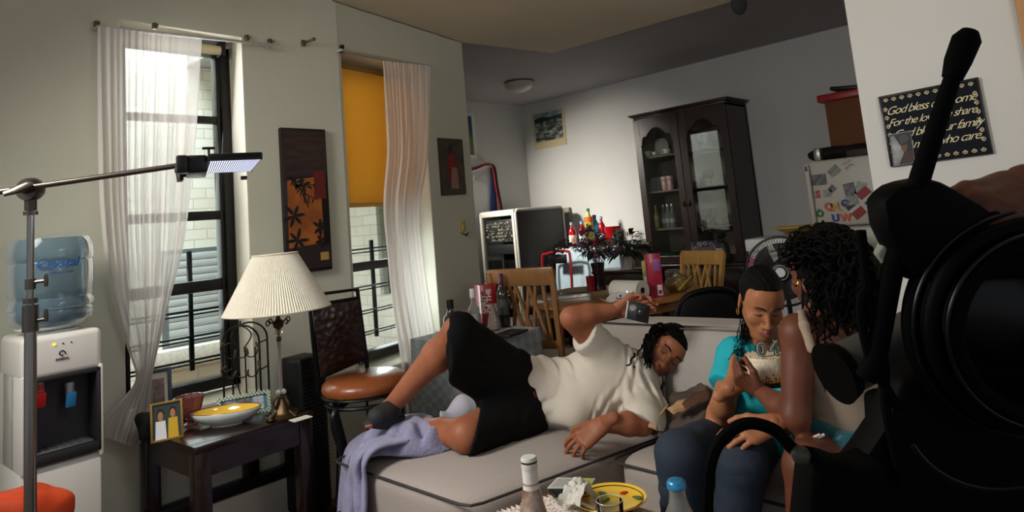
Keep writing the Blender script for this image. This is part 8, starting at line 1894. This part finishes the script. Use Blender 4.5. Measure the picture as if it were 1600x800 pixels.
for x, y, x2, y2 in ((1262, 458, 1272, 480), (1268, 465, 1283, 560), (1290, 520, 1286, 612)): strand(bm, [D(x, y, 1.9), D((x+x2)/2, (y+y2)/2, 1.85), D(x2, y2, 1.83)], 0.003, 0.006, 120, 5, x)
obj('curls', bm, hairm, cur, world=True)
p = HM3 @ Vector((-0.086, -0.004, -0.04)); pe = D(1243, 440, 1.90); obj('earring', tube(None, circ(pe, 0.0125, 24, RT*0.8+FW*0.5, UP, -2.6, 1.6), 0.0026, 8), gold2, cur, world=True)
# ---------------------------------------------------------------- the cake
ck = D(1200, 589, 2.16); cr_ = 0.068; t = thing('birthday_cake', 'small round cream birthday cake with bright sprinkles around its base, held up', 'cake', ck-Z_*0.005)
bm = lathe(None, [(0, 0), (cr_*0.96, 0), (cr_, 0.012), (cr_*0.99, 0.065), (cr_*0.93, 0.074), (cr_*0.5, 0.0765), (0, 0.076)], n=56, wave=14, wamp=0.006); obj('frosting', bm, mat('buttercream', 'd9cdb2', 0.5, sss=0.1, bump=0.4, bscale=70), t)
bm = lathe(None, [(0, -0.012), (cr_*1.1, -0.012), (cr_*1.14, -0.006), (cr_*1.1, -0.001), (0, -0.001)], n=40); obj('cake_board', bm, blackp, t)
rr = random.Random(3); cols = [mat('spr_'+c, c, 0.4) for c in ('b3261c', 'd98a1c', 'd9c24a', '7a2a5c', 'e0dcc8')]; bms = [NB() for _ in cols]
for k in range(420):
    a = rr.uniform(0, 2*PI); z = abs(rr.gauss(0, 0.011)); i = rr.randrange(5); c_, s_ = math.cos(a), math.sin(a); ell(bms[i], (c_*cr_*1.015, s_*cr_*1.015, 0.003+z), (0.0028, 0.0028, 0.0028), n=6)
for k in range(40):
    a = rr.uniform(0, 2*PI); i = rr.randrange(5); ell(bms[i], (math.cos(a)*cr_*0.9, math.sin(a)*cr_*0.9, 0.076), (0.0025,)*3, n=6)
for m_, b_ in zip(cols, bms): tag(obj('sprinkles', b_, m_, t), kind='stuff')
vx = Vector((RT.x, RT.y, 0)).normalized(); fwz = Vector((FW.x, FW.y, 0)).normalized()
for ch, px, lab in (('0', 1191, 'white number candle zero with dark outline standing on the cake'), ('4', 1212, 'white number candle four with dark outline, half hidden behind the bare arm')):
    b0 = D(px, 561, 2.13); t2 = thing('number_candle', lab, 'candle', (b0.x, b0.y, ck.z+0.068)); sz = 0.054
    for nm, bo, mm, th_, o in (('outline', 0.0052, mat('candle_dark', '2c3a34', 0.4), 0.006, 0), ('face', 0.0030, mat('candle_white', 'c9cfc2', 0.35), 0.009, 0), ('inline', 0.0003, mat('candle_green', '5c6b5c', 0.4), 0.011, 0)):
        obj(nm, place(text_bm(ch, sz, th_, bold=bo), None, Z_*0.027-fwz*o, vx, Z_, -fwz), mm, t2)
    obj('wick', tube(None, [Z_*0.044, Z_*0.054], 0.0012, 5), MATS['candle_white'], t2); obj('spike', tube(None, [Z_*0.005, Z_*-0.015], 0.003, 6), MATS['candle_white'], t2)
# ================================================================ FILM CAMERA RIG IN THE FOREGROUND
rig = thing('film_camera', 'large black film camera rig with round matte box filling the right foreground', 'camera', D(1480, 780, 0.75))
bk2 = mat('rig_black', '020202', 0.6, spec=0.08); bk3 = mat('rig_rubber', '030303', 0.8, spec=0.08); ste = mat('rig_ring', '1c1d1e', 0.3, metal=0.8)
def Q(x, y, d): return D(x, y, d)
def slabq(pts, d, th, m, nm, bev=0.004, par=rig):
    o = Q(*pts[0], d); P2 = [((p-o).dot(RT), (p-o).dot(UP)) for p in (Q(x, y, d) for x, y in pts)]
    return obj(nm, prism(None, P2, o, RT, UP, -FW, th, bev=bev), m, par, world=True)
slabq([(1405, 330), (1440, 305), (1610, 335), (1640, 830), (1240, 830), (1258, 760), (1318, 690), (1352, 640), (1375, 575), (1432, 548), (1420, 490), (1427, 420), (1398, 395)], 0.86, 0.05, bk2, 'camera_body', 0.01)
cR_ = Q(1602, 502, 0.78); 
for rr_, dd_, m_ in ((0.134, 0.0, bk3), (0.122, -0.02, bk2), (0.105, -0.035, bk3)):
    obj('matte_box_ring', tube(None, circ(cR_+FW*dd_, rr_*1.0, 72, RT, UP, ry=rr_*0.94), 0.010, 10, closed=True), m_, rig, world=True)
for rr_, dd_ in ((0.138, -0.012), (0.117, -0.04)): obj('rim_highlight_ring', tube(None, circ(cR_+FW*dd_, rr_, 72, RT, UP, ry=rr_*0.94), 0.0024, 8, closed=True), ste, rig, world=True)
bm = lathe(None, [(0.10, 0), (0.085, 0.05), (0.06, 0.09), (0, 0.1)], cR_-FW*0.03, 48, axis=FW); obj('lens_cone', bm, bk2, rig, world=True)
bm = lathe(None, [(0, -0.02), (0.05, -0.012), (0.075, 0.004)], cR_+FW*0.03, 40, axis=FW); obj('lens_glass', bm, mat('lens_glass', '050507', 0.35, spec=0.3), rig, world=True)
slabq([(1345, 308), (1372, 285), (1425, 275), (1455, 290), (1520, 330), (1600, 345), (1640, 420), (1400, 430), (1385, 420), (1352, 352)], 0.82, 0.05, bk2, 'top_module', 0.012)
obj('antenna', tube(None, [Q(1352, 592, 0.80), Q(1368, 560, 0.80), Q(1395, 420, 0.79), Q(1440, 270, 0.78), Q(1492, 110, 0.77)], [0.012, 0.0125, 0.012, 0.0115, 0.009], 12), bk3, rig, world=True)
obj('antenna_tip', tube(None, [Q(1488, 122, 0.77), Q(1497, 95, 0.77), Q(1510, 62, 0.77), Q(1516, 48, 0.77)], [0.011, 0.0145, 0.0155, 0.009], 14), bk3, rig, world=True)
ev = obj('viewfinder', tube(None, [Q(1312, 580, 0.94), Q(1372, 550, 0.95), Q(1432, 520, 0.96)], [0.035, 0.034, 0.034], 28), mat('viewfinder_grey', '3d3b38', 0.5), rig, world=True)
obj('eyecup', tube(None, [Q(1302, 584, 0.936), Q(1318, 577, 0.94)], [0.043, 0.038], 28, up=UP), bk3, rig, world=True)
for pts in (((1345, 360), (1352, 420), (1362, 500), (1380, 560), (1385, 640), (1410, 760)), ((1372, 440), (1345, 470), (1360, 560), (1405, 640)), ((1105, 830), (1108, 740), (1125, 690), (1165, 662), (1210, 672), (1240, 702), (1270, 712), (1300, 760))):
    w = 0.0075 if pts[0][0] == 1105 else 0.006
    obj('cable', tube(None, spline([Q(x, y, 0.80) for x, y in pts], 7), w, 8), bk3, rig, world=True)
obj('knob', ell(None, Q(1251, 711, 0.79), (0.011, 0.011, 0.011)), mat('knob_olive', '3a3d30', 0.5), rig, world=True)
slabq([(1238, 702), (1262, 690), (1300, 705), (1345, 690), (1370, 830), (1225, 830)], 0.84, 0.06, bk3, 'lower_grip', 0.01)
slabq([(1345, 610), (1370, 600), (1392, 640), (1392, 720), (1350, 700)], 0.9, 0.05, bk3, 'side_bracket', 0.008)
obj('lower_ring', tube(None, circ(Q(1560, 640, 0.77), 0.110, 60, RT, UP, 3.6, 5.6, ry=0.092), 0.003, 8), ste, rig, world=True)
slabq([(1388, 415), (1372, 408), (1362, 395), (1384, 350), (1398, 360)], 0.815, 0.02, mat('pale_tape', '8c9080', 0.6), 'tape_patch', 0.003)
obj('indicator', ell(None, Q(1472, 347, 0.81), (0.004, 0.004, 0.004)), mat('olive_led', '5c5f2c', 0.4), rig, world=True)
# operator's hand on the rig
sk4 = skin('skin_operator', '4a2a1e', '5a3626')
wr = Q(1625, 290, 0.86); y4 = (Q(1512, 320, 0.80)-wr)
m_ = hM(y4, UP*0.85-FW*0.5, Q(1606, 296, 0.83), side=-1, curl=(0.35, 0.4, 0.5, 0.55), spread=0.03, thumb=(0.1, 0.7, 0.2), s=0.98)
f = Field(0.006); f.cap(Q(1608, 295, 0.83), Q(1760, 300, 0.9), 0.032, 0.045, 0.02); nobj('person', join(f.mesh(1), m_), sk4, None, label='hand and forearm of a person steadying the black film camera at the right edge', cat='person')
